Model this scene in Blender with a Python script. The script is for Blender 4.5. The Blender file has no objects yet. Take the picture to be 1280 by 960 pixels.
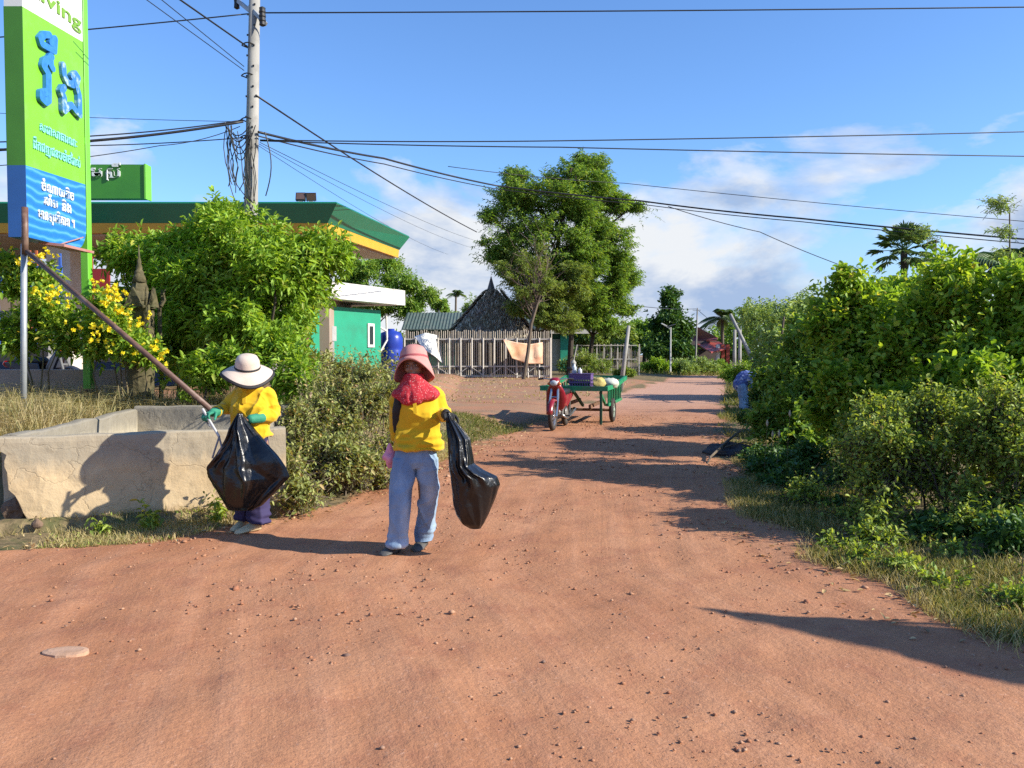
import bpy, bmesh, math, random
import numpy as np
from mathutils import Vector, Matrix
from math import pi, sin, cos, radians, sqrt, atan2

random.seed(7)
RNG = np.random.default_rng(11)
SC = bpy.context.scene
COL = SC.collection

# ------------------------------------------------------------------ camera
F = 1065.0
CAMZ = 1.525
PITCH = math.atan(40.0 / F)
cd = bpy.data.cameras.new('camera')
cd.sensor_width = 36.0
cd.lens = F * 36.0 / 1280.0
cd.clip_start = 0.05
cd.clip_end = 3000.0
cam = bpy.data.objects.new('camera', cd)
cam.location = (0, 0, CAMZ)
cam.rotation_euler = (pi / 2 - PITCH, 0, 0)
COL.objects.link(cam)
SC.camera = cam


def ray(px, py):
    u, v = (px - 640) / F, (480 - py) / F
    return (u, cos(PITCH) + v * sin(PITCH), -sin(PITCH) + v * cos(PITCH))


def P(px, py, Y):
    d = ray(px, py); t = Y / d[1]
    return (d[0] * t, Y, CAMZ + d[2] * t)


def G(px, py, z=0.0):
    d = ray(px, py); t = (z - CAMZ) / d[2]
    return (d[0] * t, d[1] * t, z)


def PX(px, py, X):
    d = ray(px, py); t = X / d[0]
    return (X, d[1] * t, CAMZ + d[2] * t)


def XZ(px, py, Y):
    p = P(px, py, Y)
    return p[0], p[2]

# ------------------------------------------------------------------ numpy noise
_T = np.random.default_rng(3).random(4096)
_PERM = np.random.default_rng(5).permutation(4096)


def _h(i, j, k):
    return _T[_PERM[(_PERM[(_PERM[i & 4095] + j) & 4095] + k) & 4095]]


def vnoise(p):
    p = np.asarray(p, float)
    if p.shape[-1] == 2:
        p = np.concatenate([p, np.zeros(p.shape[:-1] + (1,))], -1)
    i = np.floor(p).astype(int); f = p - i
    f = f * f * (3 - 2 * f)
    x, y, z = i[..., 0], i[..., 1], i[..., 2]
    fx, fy, fz = f[..., 0], f[..., 1], f[..., 2]
    def L(a, b, t): return a + (b - a) * t
    c00 = L(_h(x, y, z), _h(x + 1, y, z), fx)
    c10 = L(_h(x, y + 1, z), _h(x + 1, y + 1, z), fx)
    c01 = L(_h(x, y, z + 1), _h(x + 1, y, z + 1), fx)
    c11 = L(_h(x, y + 1, z + 1), _h(x + 1, y + 1, z + 1), fx)
    return L(L(c00, c10, fy), L(c01, c11, fy), fz) * 2 - 1


def fbm(p, o=4):
    p = np.asarray(p, float); s = 0; a = 1.0
    for k in range(o):
        s = s + a * vnoise(p * 2 ** k + 17.3 * k); a *= .5
    return s


def sstep(a, b, x):
    t = np.clip((np.asarray(x, float) - a) / (b - a), 0, 1)
    return t * t * (3 - 2 * t)

# ------------------------------------------------------------------ objects


def mk(name, V, Fc, m=None, parent=None, smooth=False, mats=None, mi=None):
    me = bpy.data.meshes.new(name)
    if isinstance(V, np.ndarray) and isinstance(Fc, np.ndarray):
        n, k = Fc.shape
        me.vertices.add(len(V)); me.vertices.foreach_set('co', V.astype(np.float32).ravel())
        me.loops.add(n * k); me.loops.foreach_set('vertex_index', Fc.astype(np.int32).ravel())
        me.polygons.add(n); me.polygons.foreach_set('loop_start', np.arange(0, n * k, k, dtype=np.int32))
        me.update(calc_edges=True)
    else:
        me.from_pydata([tuple(v) for v in V], [], [tuple(f) for f in Fc])
        me.update()
    if mats:
        for x in mats: me.materials.append(x)
        if mi is not None: me.polygons.foreach_set('material_index', np.asarray(mi, dtype=np.int32))
    elif m: me.materials.append(m)
    if smooth: me.polygons.foreach_set('use_smooth', [True] * len(me.polygons))
    o = bpy.data.objects.new(name, me); COL.objects.link(o)
    if parent: o.parent = parent
    return o


def tag(o, label=None, cat=None, group=None, kind=None):
    if label: o['label'] = label
    if cat: o['category'] = cat
    if group: o['group'] = group
    if kind: o['kind'] = kind
    return o


def thing(name, label, cat, loc=(0, 0, 0), rz=0, group=None):
    o = bpy.data.objects.new(name, None); COL.objects.link(o)
    o.empty_display_size = .2
    o.location = loc; o.rotation_euler = (0, 0, rz)
    return tag(o, label, cat, group)


def copy_tree(o, parent=None):
    c = o.copy(); COL.objects.link(c)
    if parent: c.parent = parent
    for ch in list(o.children): copy_tree(ch, c)
    return c


class MB:
    """collects shapes into one mesh"""
    def __init__(s): s.V = []; s.F = []

    def add(s, V, Fc):
        n = len(s.V); s.V += [tuple(v) for v in V]; s.F += [tuple(i + n for i in f) for f in Fc]; return s

    def box(s, c, d, rot=None):
        x, y, z = d[0] / 2, d[1] / 2, d[2] / 2
        V = [Vector((a * x, b * y, e * z)) for e in (-1, 1) for b in (-1, 1) for a in (-1, 1)]
        if rot is not None: V = [rot @ v for v in V]
        V = [v + Vector(c) for v in V]
        return s.add(V, [(0, 2, 3, 1), (4, 5, 7, 6), (0, 1, 5, 4), (2, 6, 7, 3), (0, 4, 6, 2), (1, 3, 7, 5)])

    def bar(s, a, b, w, h, up=(0, 0, 1)):
        a, b = Vector(a), Vector(b); d = (b - a); L = d.length; d.normalize()
        u = Vector(up)
        if abs(d.dot(u)) > .98: u = Vector((1, 0, 0))
        r = d.cross(u).normalized(); u = r.cross(d)
        return s.box((a + b) / 2, (w, L, h), Matrix((r, d, u)).transposed())

    def tube(s, path, rad, n=8, cap=True):
        path = [Vector(p) for p in path]
        if not hasattr(rad, '__len__'): rad = [rad] * len(path)
        V, Fc = [], []
        T0 = (path[1] - path[0]).normalized()
        ref = Vector((0, 0, 1)) if abs(T0.z) < .9 else Vector((1, 0, 0))
        for i, p in enumerate(path):
            a = path[max(i - 1, 0)]; b = path[min(i + 1, len(path) - 1)]
            t = (b - a).normalized()
            ref = (ref - t * ref.dot(t))
            if ref.length < 1e-4: ref = t.orthogonal()
            ref.normalize(); q = t.cross(ref)
            for k in range(n):
                an = 2 * pi * k / n
                V.append(p + (ref * cos(an) + q * sin(an)) * rad[i])
        for i in range(len(path) - 1):
            for k in range(n):
                a = i * n + k; b = i * n + (k + 1) % n
                Fc.append((a, b, b + n, a + n))
        if cap:
            Fc.append(tuple(reversed(range(n)))); m = (len(path) - 1) * n
            Fc.append(tuple(range(m, m + n)))
        return s.add(V, Fc)

    def loft(s, rings, cap=True):
        n = len(rings[0]); V = [v for r in rings for v in r]; Fc = []
        for i in range(len(rings) - 1):
            for k in range(n):
                a = i * n + k; b = i * n + (k + 1) % n
                Fc.append((a, b, b + n, a + n))
        if cap:
            Fc.append(tuple(reversed(range(n)))); m = (len(rings) - 1) * n
            Fc.append(tuple(range(m, m + n)))
        return s.add(V, Fc)

    def ell(s, secs, n=16, cap=True, pw=2.0):
        """secs: (cx,cy,cz,rx,ry) horizontal (super)elliptic rings"""
        R = []
        for (cx, cy, cz, rx, ry) in secs:
            r = []
            for k in range(n):
                a = 2 * pi * k / n; c, q = cos(a), sin(a)
                c = math.copysign(abs(c) ** (2 / pw), c); q = math.copysign(abs(q) ** (2 / pw), q)
                r.append((cx + rx * c, cy + ry * q, cz))
            R.append(r)
        return s.loft(R, cap)

    def lathe(s, prof, n=16, c=(0, 0, 0), ax='z'):
        R = []
        for (r, z) in prof:
            ring = []
            for k in range(n):
                a = 2 * pi * k / n
                if ax == 'z': ring.append((c[0] + r * cos(a), c[1] + r * sin(a), c[2] + z))
                elif ax == 'x': ring.append((c[0] + z, c[1] + r * cos(a), c[2] + r * sin(a)))
                else: ring.append((c[0] + r * sin(a), c[1] + z, c[2] + r * cos(a)))
            R.append(ring)
        return s.loft(R)

    def ball(s, c, r, n=10, m=7):
        if not hasattr(r, '__len__'): r = (r, r, r)
        R = []
        for i in range(m + 1):
            th = pi * (i + .001 * (i == 0) - .001 * (i == m)) / m - pi / 2
            R.append([(c[0] + r[0] * cos(th) * cos(2 * pi * k / n), c[1] + r[1] * cos(th) * sin(2 * pi * k / n), c[2] + r[2] * sin(th)) for k in range(n)])
        return s.loft(R)

    def prism(s, poly, off):
        """poly: list of 3d points, extruded by vector off"""
        n = len(poly); o = Vector(off)
        V = [Vector(p) for p in poly] + [Vector(p) + o for p in poly]
        return s.add(V, [tuple(range(n)), tuple(reversed(range(n, 2 * n)))] + [(i, i + n, (i + 1) % n + n, (i + 1) % n) for i in range(n)])

    def build(s, name, m, parent=None, smooth=False, bevel=0, fix=True):
        o = mk(name, s.V, s.F, m, parent, smooth)
        if fix or bevel:
            bm = bmesh.new(); bm.from_mesh(o.data)
            bmesh.ops.recalc_face_normals(bm, faces=bm.faces)
            if bevel:
                es = [e for e in bm.edges if e.is_manifold and e.calc_face_angle(0) > .7]
                bmesh.ops.bevel(bm, geom=es, offset=bevel, segments=1, affect='EDGES')
            bm.to_mesh(o.data); bm.free()
            if smooth: o.data.polygons.foreach_set('use_smooth', [True] * len(o.data.polygons))
        return o

    def remesh(s, voxel, it=3, fac=.5):
        """union of everything as one smooth surface: returns V, F arrays"""
        o = mk('temporary', s.V, s.F)
        bm = bmesh.new(); bm.from_mesh(o.data); bmesh.ops.recalc_face_normals(bm, faces=bm.faces); bm.to_mesh(o.data); bm.free()
        md = o.modifiers.new('r', 'REMESH'); md.mode = 'VOXEL'; md.voxel_size = voxel
        if it:
            sm = o.modifiers.new('s', 'SMOOTH'); sm.iterations = it; sm.factor = fac
        dg = bpy.context.evaluated_depsgraph_get(); dg.update()
        me = bpy.data.meshes.new_from_object(o.evaluated_get(dg))
        V = np.zeros(len(me.vertices) * 3); me.vertices.foreach_get('co', V); V = V.reshape(-1, 3)
        N = np.zeros(len(me.vertices) * 3); me.vertices.foreach_get('normal', N); N = N.reshape(-1, 3)
        Fc = [tuple(p.vertices) for p in me.polygons]
        old = o.data
        bpy.data.objects.remove(o); bpy.data.meshes.remove(old); bpy.data.meshes.remove(me)
        return V, Fc, N


def remesh_obj(mb, name, m, parent, voxel=.01, it=3, disp=None):
    V, Fc, N = mb.remesh(voxel, it)
    if disp is not None: V = V + N * disp(V)[:, None]
    return mk(name, V, Fc, m, parent, smooth=True)

# ------------------------------------------------------------------ materials
MATS = {}


def nodes(name):
    m = bpy.data.materials.new(name); m.use_nodes = True
    nt = m.node_tree
    return m, nt, nt.nodes['Principled BSDF'], nt.nodes['Material Output']


def lin(c):
    return tuple(((x / 255) / 12.92 if x <= 10 else ((x / 255 + .055) / 1.055) ** 2.4) for x in c)


def N_(nt, t, **kw):
    n = nt.nodes.new(t)
    for k, v in kw.items():
        if k.startswith('i_'):
            key = k[2:]
            key = int(key) if key.isdigit() else key.replace('_', ' ')
            n.inputs[key].default_value = v
        else: setattr(n, k, v)
    return n


def rgba(c): return (c[0], c[1], c[2], 1)


def mixc(nt, fac, a, b, mode='MIX'):
    n = nt.nodes.new('ShaderNodeMix'); n.data_type = 'RGBA'; n.blend_type = mode
    for sock, v in ((n.inputs[0], fac), (n.inputs[6], a), (n.inputs[7], b)):
        if hasattr(v, 'is_output'): nt.links.new(v, sock)
        elif not hasattr(v, '__len__'): sock.default_value = v
        else: sock.default_value = rgba(v)
    return n.outputs[2]


def ramp(nt, src, stops, interp='LINEAR'):
    r = nt.nodes.new('ShaderNodeValToRGB'); r.color_ramp.interpolation = interp
    e = r.color_ramp.elements
    while len(e) < len(stops): e.new(.5)
    for k, (p, c) in enumerate(stops):
        e[k].position = p; e[k].color = rgba(c) if hasattr(c, '__len__') else (c, c, c, 1)
    nt.links.new(src, r.inputs[0])
    return r.outputs[0]


def tex(nt, scale, detail=4, rough=.55, coord='Object', stretch=None, dist=0, kind='noise'):
    tc = nt.nodes.new('ShaderNodeTexCoord'); out = tc.outputs[coord]
    if stretch:
        mp = nt.nodes.new('ShaderNodeMapping'); mp.inputs['Scale'].default_value = stretch
        nt.links.new(out, mp.inputs[0]); out = mp.outputs[0]
    n = nt.nodes.new('ShaderNodeTexNoise'); n.inputs['Scale'].default_value = scale
    n.inputs['Detail'].default_value = detail; n.inputs['Roughness'].default_value = rough; n.inputs['Distortion'].default_value = dist
    nt.links.new(out, n.inputs['Vector'])
    return n.outputs['Fac']


def bumpn(nt, b, src, strength, dist=.02):
    bp = nt.nodes.new('ShaderNodeBump'); bp.inputs['Strength'].default_value = strength; bp.inputs['Distance'].default_value = dist
    nt.links.new(src, bp.inputs['Height'])
    old = b.inputs['Normal'].links
    if old: nt.links.new(old[0].from_socket, bp.inputs['Normal'])
    nt.links.new(bp.outputs[0], b.inputs['Normal'])


def mat(name, col, rough=.6, col2=None, scale=4, detail=5, bump=0, bscale=40, metal=0, spec=.5, lo=.35, hi=.65, stretch=None, bdist=.01, dirt=None, dscale=1.5, sheen=0):
    if name in MATS: return MATS[name]
    m, nt, b, o = nodes(name)
    b.inputs['Roughness'].default_value = rough; b.inputs['Metallic'].default_value = metal
    b.inputs['Specular IOR Level'].default_value = spec
    if sheen: b.inputs['Sheen Weight'].default_value = sheen
    if col2 is None: col2 = tuple(x * .8 for x in col)
    col, col2 = tuple(x * .8 for x in col), tuple(x * .8 for x in col2)
    if dirt: dirt = tuple(x * .8 for x in dirt)
    f = ramp(nt, tex(nt, scale, detail, stretch=stretch), [(lo, 0.), (hi, 1.)])
    c = mixc(nt, f, col, col2)
    if dirt:
        f2 = ramp(nt, tex(nt, dscale, 6, .65), [(.5, 0.), (.72, 1.)])
        c = mixc(nt, f2, c, dirt)
    nt.links.new(c, b.inputs['Base Color'])
    if bump: bumpn(nt, b, tex(nt, bscale, 4, stretch=stretch), bump, bdist)
    MATS[name] = m
    return m


def leafmat(name, stops, trans=.35, rough=.45, spec=.4, gain=1.8):
    if name in MATS: return MATS[name]
    m, nt, b, o = nodes(name)
    g = nt.nodes.new('ShaderNodeNewGeometry')
    c = ramp(nt, g.outputs['Random Per Island'], [(p, tuple(min(.9, q * gain) for q in cc)) for p, cc in stops])
    # slow variation over the plant
    f = ramp(nt, tex(nt, 1.3, 3), [(.35, 0.), (.7, 1.)])
    c = mixc(nt, f, c, mixc(nt, 1.0, c, (.82, .9, .7), 'MULTIPLY'))
    nt.links.new(c, b.inputs['Base Color'])
    b.inputs['Roughness'].default_value = rough; b.inputs['Specular IOR Level'].default_value = spec
    tr = nt.nodes.new('ShaderNodeBsdfTranslucent')
    nt.links.new(mixc(nt, 1.0, c, (1.5, 1.35, .5), 'MULTIPLY'), tr.inputs[0])
    mx = nt.nodes.new('ShaderNodeMixShader'); mx.inputs[0].default_value = trans
    nt.links.new(b.outputs[0], mx.inputs[1]); nt.links.new(tr.outputs[0], mx.inputs[2])
    nt.links.new(mx.outputs[0], o.inputs[0])
    MATS[name] = m
    return m


def text_mesh(s, size, extrude=0.0, offset=0.0, align='LEFT', shear=0, space=1.0):
    c = bpy.data.curves.new('t', 'FONT'); c.body = s; c.size = size; c.extrude = extrude; c.offset = offset
    c.align_x = align; c.shear = shear; c.resolution_u = 4; c.space_character = space
    o = bpy.data.objects.new('t', c); COL.objects.link(o)
    dg = bpy.context.evaluated_depsgraph_get(); dg.update()
    me = bpy.data.meshes.new_from_object(o.evaluated_get(dg))
    V = [tuple(v.co) for v in me.vertices]; Fc = [tuple(p.vertices) for p in me.polygons]
    bpy.data.objects.remove(o); bpy.data.curves.remove(c); bpy.data.meshes.remove(me)
    return V, Fc
# ------------------------------------------------------------------ light and sky
SUN_EL = radians(29.0)
SH = Vector((-0.968, 0.25, 0)).normalized()          # the way shadows fall on the ground
sd = bpy.data.lights.new('sun', 'SUN'); sd.energy = 5.0; sd.angle = radians(.53); sd.color = (1.0, .93, .80)
sun = bpy.data.objects.new('sun', sd); COL.objects.link(sun)
dirv = Vector((SH.x * cos(SUN_EL), SH.y * cos(SUN_EL), -sin(SUN_EL)))
sun.rotation_euler = dirv.to_track_quat('-Z', 'Y').to_euler()
sun.location = (30, -4, 22)

W = bpy.data.worlds.new('World'); SC.world = W; W.use_nodes = True
wn = W.node_tree; wn.nodes.clear()
sky = wn.nodes.new('ShaderNodeTexSky'); sky.sky_type = 'NISHITA'; sky.sun_disc = False
sky.sun_elevation = SUN_EL
sky.sun_rotation = atan2(-SH.x, -SH.y)
sky.air_density = 1.0; sky.dust_density = .25; sky.ozone_density = 2.5
bg = wn.nodes.new('ShaderNodeBackground'); bg.inputs[1].default_value = .064
wo = wn.nodes.new('ShaderNodeOutputWorld')
tc = wn.nodes.new('ShaderNodeTexCoord')
sep = wn.nodes.new('ShaderNodeSeparateXYZ'); wn.links.new(tc.outputs['Generated'], sep.inputs[0])


def M_(op, a, b=None):
    n = wn.nodes.new('ShaderNodeMath'); n.operation = op
    for k, v in enumerate((a, b)):
        if v is None: continue
        if hasattr(v, 'is_output'): wn.links.new(v, n.inputs[k])
        else: n.inputs[k].default_value = v
    return n.outputs[0]


hs = wn.nodes.new('ShaderNodeHueSaturation'); hs.inputs['Saturation'].default_value = 1.0; hs.inputs['Value'].default_value = 1.0
tint = wn.nodes.new('ShaderNodeMix'); tint.data_type = 'RGBA'; tint.blend_type = 'MULTIPLY'; tint.inputs[0].default_value = 1
wn.links.new(sky.outputs[0], tint.inputs[6]); tint.inputs[7].default_value = (1.2, 1.6, 2.13, 1)
wn.links.new(tint.outputs[2], hs.inputs['Color'])
# cumulus low over the horizon: noise on the direction, flattened sideways
mp = wn.nodes.new('ShaderNodeMapping'); mp.inputs['Scale'].default_value = (1.0, 1.0, 2.3); mp.inputs['Location'].default_value = (8.39, 1.08, -.47)
wn.links.new(tc.outputs['Generated'], mp.inputs[0])
def wnoise(scale, detail, rough, dist=0):
    n = wn.nodes.new('ShaderNodeTexNoise'); n.inputs['Scale'].default_value = scale; n.inputs['Detail'].default_value = detail
    n.inputs['Roughness'].default_value = rough; n.inputs['Distortion'].default_value = dist
    wn.links.new(mp.outputs[0], n.inputs['Vector']); return n.outputs['Fac']
def wramp(src, stops):
    return ramp(wn, src, stops)
alt = wramp(sep.outputs[2], [(0.0, .9), (.06, .98), (.13, .93), (.18, .70), (.23, .40), (.30, 0.)])
n1 = wnoise(3.6, 9, .56, .25)
cov = M_('ADD', n1, M_('MULTIPLY', M_('SUBTRACT', alt, .5), .46))
cl = wramp(cov, [(.54, 0.), (.59, .5), (.68, 1.)])
cl = M_('MULTIPLY', cl, wramp(alt, [(.0, 0.), (.15, 1.)]))
shade = wramp(wnoise(6.5, 6, .6, .2), [(.34, lin((172, 196, 232))), (.56, lin((244, 248, 253)))])
sc_ = wn.nodes.new('ShaderNodeMix'); sc_.data_type = 'RGBA'; sc_.blend_type = 'MULTIPLY'; sc_.inputs[0].default_value = 1
wn.links.new(shade, sc_.inputs[6]); sc_.inputs[7].default_value = (8.6, 8.6, 8.6, 1)
mx = wn.nodes.new('ShaderNodeMix'); mx.data_type = 'RGBA'
hz = wn.nodes.new('ShaderNodeMix'); hz.data_type = 'RGBA'
wn.links.new(wramp(sep.outputs[2], [(0., .9), (.05, .75), (.16, 0.)]), hz.inputs[0]); wn.links.new(hs.outputs[0], hz.inputs[6]); hz.inputs[7].default_value = (4.3, 5.9, 7.8, 1)
wn.links.new(cl, mx.inputs[0]); wn.links.new(hz.outputs[2], mx.inputs[6]); wn.links.new(sc_.outputs[2], mx.inputs[7])
wn.links.new(mx.outputs[2], bg.inputs[0]); wn.links.new(bg.outputs[0], wo.inputs[0])

vs = SC.view_settings
SC.display_settings.display_device = 'sRGB'
vs.view_transform = 'Standard'; vs.look = 'None'; vs.exposure = 0.8; vs.gamma = 1.0; vs.use_curve_mapping = False
SC.render.engine = 'CYCLES'
SC.cycles.max_bounces = 6; SC.cycles.diffuse_bounces = 3; SC.cycles.transmission_bounces = 3; SC.cycles.transparent_max_bounces = 6
SC.cycles.use_denoising = False
SC.cycles.caustics_reflective = False; SC.cycles.caustics_refractive = False
SC.render.film_transparent = False

# ------------------------------------------------------------------ terrain
RL = np.array([(-30, -9), (2, -7.5), (5.6, -6.0), (6.45, -4.2), (6.75, -3.1), (7.5, -2.45), (8.46, -1.9), (10, -1.5), (12.5, -.9), (14.4, -.5), (16.2, .25), (20, 1.0), (32.5, 4.2), (46.4, 8.3), (70, 17), (120, 40)])
RR = np.array([(-30, 6), (0, 4.2), (3.6, 2.8), (4.27, 2.6), (5.07, 2.4), (6.25, 2.28), (7.7, 2.3), (10.8, 2.9), (14, 3.6), (20.3, 5.0), (32, 8.0), (46.4, 12.0), (70, 22), (120, 48)])


def xl(y): return np.interp(y, RL[:, 0], RL[:, 1])
def xr(y): return np.interp(y, RR[:, 0], RR[:, 1])


WA = np.array((-4.36, 7.19)); WB = np.array((-2.13, 8.0)); WC = np.array((-2.75, 10.7)); WD = np.array((-4.78, 10.75))
_wd = (WB - WA) / np.linalg.norm(WB - WA); _wn = np.array((-_wd[1], _wd[0]))


def behind(x, y):      # metres behind the line of the basin's front wall
    s = (x - WA[0]) * _wn[0] + (y - WA[1]) * _wn[1]
    t = (x - WA[0]) * _wd[0] + (y - WA[1]) * _wd[1]
    return s, t


def gz(x, y, fine=True):
    x = np.asarray(x, float); y = np.asarray(y, float)
    s, t = behind(x, y)
    Lw = np.linalg.norm(WB - WA)
    inside = sstep(-.05, .05, t) * (1 - sstep(Lw - .05, Lw + .05, t))
    w = 1.6 - 1.45 * inside
    e = xl(y) - x
    H = .72 - .34 * sstep(-3.2, -1.6, x) - .30 * sstep(13, 22, y)
    up = H * sstep(0, 1, (s - .03) / w) * sstep(0.1, 1.6, e)
    # lot in front of the fence lies a little higher than the road
    lot = .22 * sstep(16, 42, y) * sstep(-.5, 5, e)
    z = np.maximum(up, lot)
    # basin floor
    ib = 1.0
    for (a, b) in ((WA, WB), (WB, WC), (WC, WD), (WD, WA)):
        e_ = (b - a) / np.linalg.norm(b - a)
        ib = ib * sstep(-.11, -.04, (x - a[0]) * -e_[1] + (y - a[1]) * e_[0])
    z = z * (1 - ib) + .1 * ib
    # right verge
    er = x - xr(y)
    z = z + .16 * sstep(.15, 1.8, er) * (y < 200)
    z = z + .03 * fbm(np.stack([x * .35, y * .35], -1), 3) * sstep(1, 5, y)
    return z


def axis(lo, hi, a, b, step, g):
    c = list(np.arange(a, b, step)); s = step; v = c[-1]
    while v < hi: s = min(s * g, 12); v += s; c.append(v)
    s = step; v = a
    while v > lo: s = min(s * g, 12); v -= s; c.insert(0, v)
    return np.array(c)


gx = axis(-260, 260, -6, 4.2, .06, 1.09)
gy = axis(-60, 420, 2.4, 13, .06, 1.06)
GX, GY = np.meshgrid(gx, gy)
Z = gz(GX, GY)
lat = GX - .5 * (xl(GY) + xr(GY)); lat = GX - np.interp(GY, [0, 3, 6, 10, 16, 46, 120], [3.2, 1.3, .4, .8, 2.1, 10, 44])
er = np.minimum(GX - xl(GY), xr(GY) - GX)                 # >0 on the road
edge_n = .35 * fbm(np.stack([GX * .9, GY * .9], -1), 4)
road = sstep(-.35, .35, er + edge_n)
near = 1 - sstep(14, 30, GY)
fine = .009 * fbm(np.stack([GX * 3.2, GY * 3.2], -1), 3) + .004 * fbm(np.stack([lat * 9, GY * .8], -1), 3) * road + .0035 * fbm(np.stack([GX * 11, GY * 11], -1), 2)
Z = Z + fine * near * (GY > 1)
nx, ny = len(gx), len(gy)
V = np.stack([GX, GY, Z], -1).reshape(-1, 3)
ii = np.arange(nx * ny).reshape(ny, nx)
Fq = np.stack([ii[:-1, :-1], ii[:-1, 1:], ii[1:, 1:], ii[1:, :-1]], -1).reshape(-1, 4)
fc = V[Fq].mean(1)
isroad = (np.minimum(fc[:, 0] - xl(fc[:, 1]), xr(fc[:, 1]) - fc[:, 0]) + np.interp(0, [0], [0]) + .35 * fbm(fc[:, :2] * .9, 4)) > 0
isroad &= fc[:, 1] < 130
# colour masks: R vegetation litter, G pale packed surface, B bare lot
veg = (1 - road)
lotdirt = sstep(12.5, 17, GY) * sstep(0, .8, xl(GY) - GX) * (1 - sstep(10, 16, xl(GY) - GX)) * (1 - sstep(43, 46, GY))
basin_fl = 0
veg = veg * (1 - .9 * lotdirt)
strip = np.exp(-((GY - 15.2 - .35 * (GX + 2)) / 1.5) ** 2) * sstep(.2, 1.2, xl(GY) - GX) * (1 - sstep(4, 6, xl(GY) - GX))
veg = np.clip(veg + strip * .8, 0, 1)
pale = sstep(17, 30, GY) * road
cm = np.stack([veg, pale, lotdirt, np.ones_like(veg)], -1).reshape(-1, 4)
latv = np.stack([lat, GY, np.zeros_like(lat)], -1).reshape(-1, 3)

m, nt, b, o = nodes('laterite_ground')
b.inputs['Roughness'].default_value = .95; b.inputs['Specular IOR Level'].default_value = .12
at = N_(nt, 'ShaderNodeAttribute', attribute_name='mask'); sp = nt.nodes.new('ShaderNodeSeparateColor'); nt.links.new(at.outputs['Color'], sp.inputs[0])
al = N_(nt, 'ShaderNodeAttribute', attribute_name='along')
mpp = nt.nodes.new('ShaderNodeMapping'); mpp.inputs['Scale'].default_value = (5.5, .22, 1); nt.links.new(al.outputs['Vector'], mpp.inputs[0])
tr = N_(nt, 'ShaderNodeTexNoise', i_Scale=1.0, i_Detail=5.0, i_Roughness=.6); nt.links.new(mpp.outputs[0], tr.inputs['Vector'])
base = mixc(nt, ramp(nt, tex(nt, .55, 6, .6), [(.35, 0.), (.68, 1.)]), (.475, .232, .118), (.36, .155, .074))
base = mixc(nt, ramp(nt, tr.outputs['Fac'], [(.46, 0.), (.68, .32)]), base, (.54, .29, .17))
base = mixc(nt, ramp(nt, tex(nt, 3.1, 6, .65), [(.50, 0.), (.72, .7)]), base, (.31, .125, .07))
base = mixc(nt, ramp(nt, tex(nt, 70, 3, .6), [(.45, 0.), (.75, .55)]), base, (.25, .115, .07))
base = mixc(nt, ramp(nt, tex(nt, 45, 3, .6), [(.60, 0.), (.74, .5)]), base, (.60, .36, .24))
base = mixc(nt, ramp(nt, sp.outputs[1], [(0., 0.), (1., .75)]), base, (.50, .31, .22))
lotc = mixc(nt, ramp(nt, tex(nt, .8, 5, .6), [(.35, 0.), (.65, 1.)]), (.37, .185, .105), (.30, .19, .115))
base = mixc(nt, sp.outputs[2], base, lotc)
vegc = mixc(nt, ramp(nt, tex(nt, 9, 6, .7), [(.38, 0.), (.62, 1.)]), (.11, .085, .045), (.27, .20, .105))
vegc = mixc(nt, ramp(nt, tex(nt, 1.7, 5, .7), [(.5, 0.), (.66, .8)]), vegc, (.085, .10, .035))
vf = N_(nt, 'ShaderNodeMath', operation='ADD'); nt.links.new(sp.outputs[0], vf.inputs[0])
vn = N_(nt, 'ShaderNodeMath', operation='MULTIPLY_ADD'); nt.links.new(tex(nt, 6, 5, .7), vn.inputs[0]); vn.inputs[1].default_value = .8; vn.inputs[2].default_value = -.4
nt.links.new(vn.outputs[0], vf.inputs[1])
base = mixc(nt, ramp(nt, vf.outputs[0], [(.38, 0.), (.72, 1.)]), base, vegc)
base = mixc(nt, 1.0, base, (.97, .975, 1.02), 'MULTIPLY')
nt.links.new(base, b.inputs['Base Color'])
bumpn(nt, b, tex(nt, 24, 5, .65), .42, .02)
mp3 = nt.nodes.new('ShaderNodeMapping'); mp3.inputs['Scale'].default_value = (26, .7, 1); nt.links.new(al.outputs['Vector'], mp3.inputs[0])
tr3 = N_(nt, 'ShaderNodeTexNoise', i_Scale=1.0, i_Detail=4.0, i_Roughness=.6); nt.links.new(mp3.outputs[0], tr3.inputs['Vector'])
bumpn(nt, b, tr3.outputs['Fac'], .1, .012)
bumpn(nt, b, tex(nt, 110, 3, .6), .4, .006)
bumpn(nt, b, tr.outputs['Fac'], .2, .03)
MGROUND = m


def subgrid(name, sel):
    f = Fq[sel]; u, inv = np.unique(f, return_inverse=True)
    ob = mk(name, V[u], inv.reshape(f.shape), MGROUND, smooth=True)
    a = ob.data.color_attributes.new('mask', 'FLOAT_COLOR', 'POINT'); a.data.foreach_set('color', cm[u].astype(np.float32).ravel())
    a = ob.data.attributes.new('along', 'FLOAT_VECTOR', 'POINT'); a.data.foreach_set('vector', latv[u].astype(np.float32).ravel())
    return tag(ob, kind='structure')


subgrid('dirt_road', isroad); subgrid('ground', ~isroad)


def gz1(x, y): return float(gz(np.array([x]), np.array([y]))[0])

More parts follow.
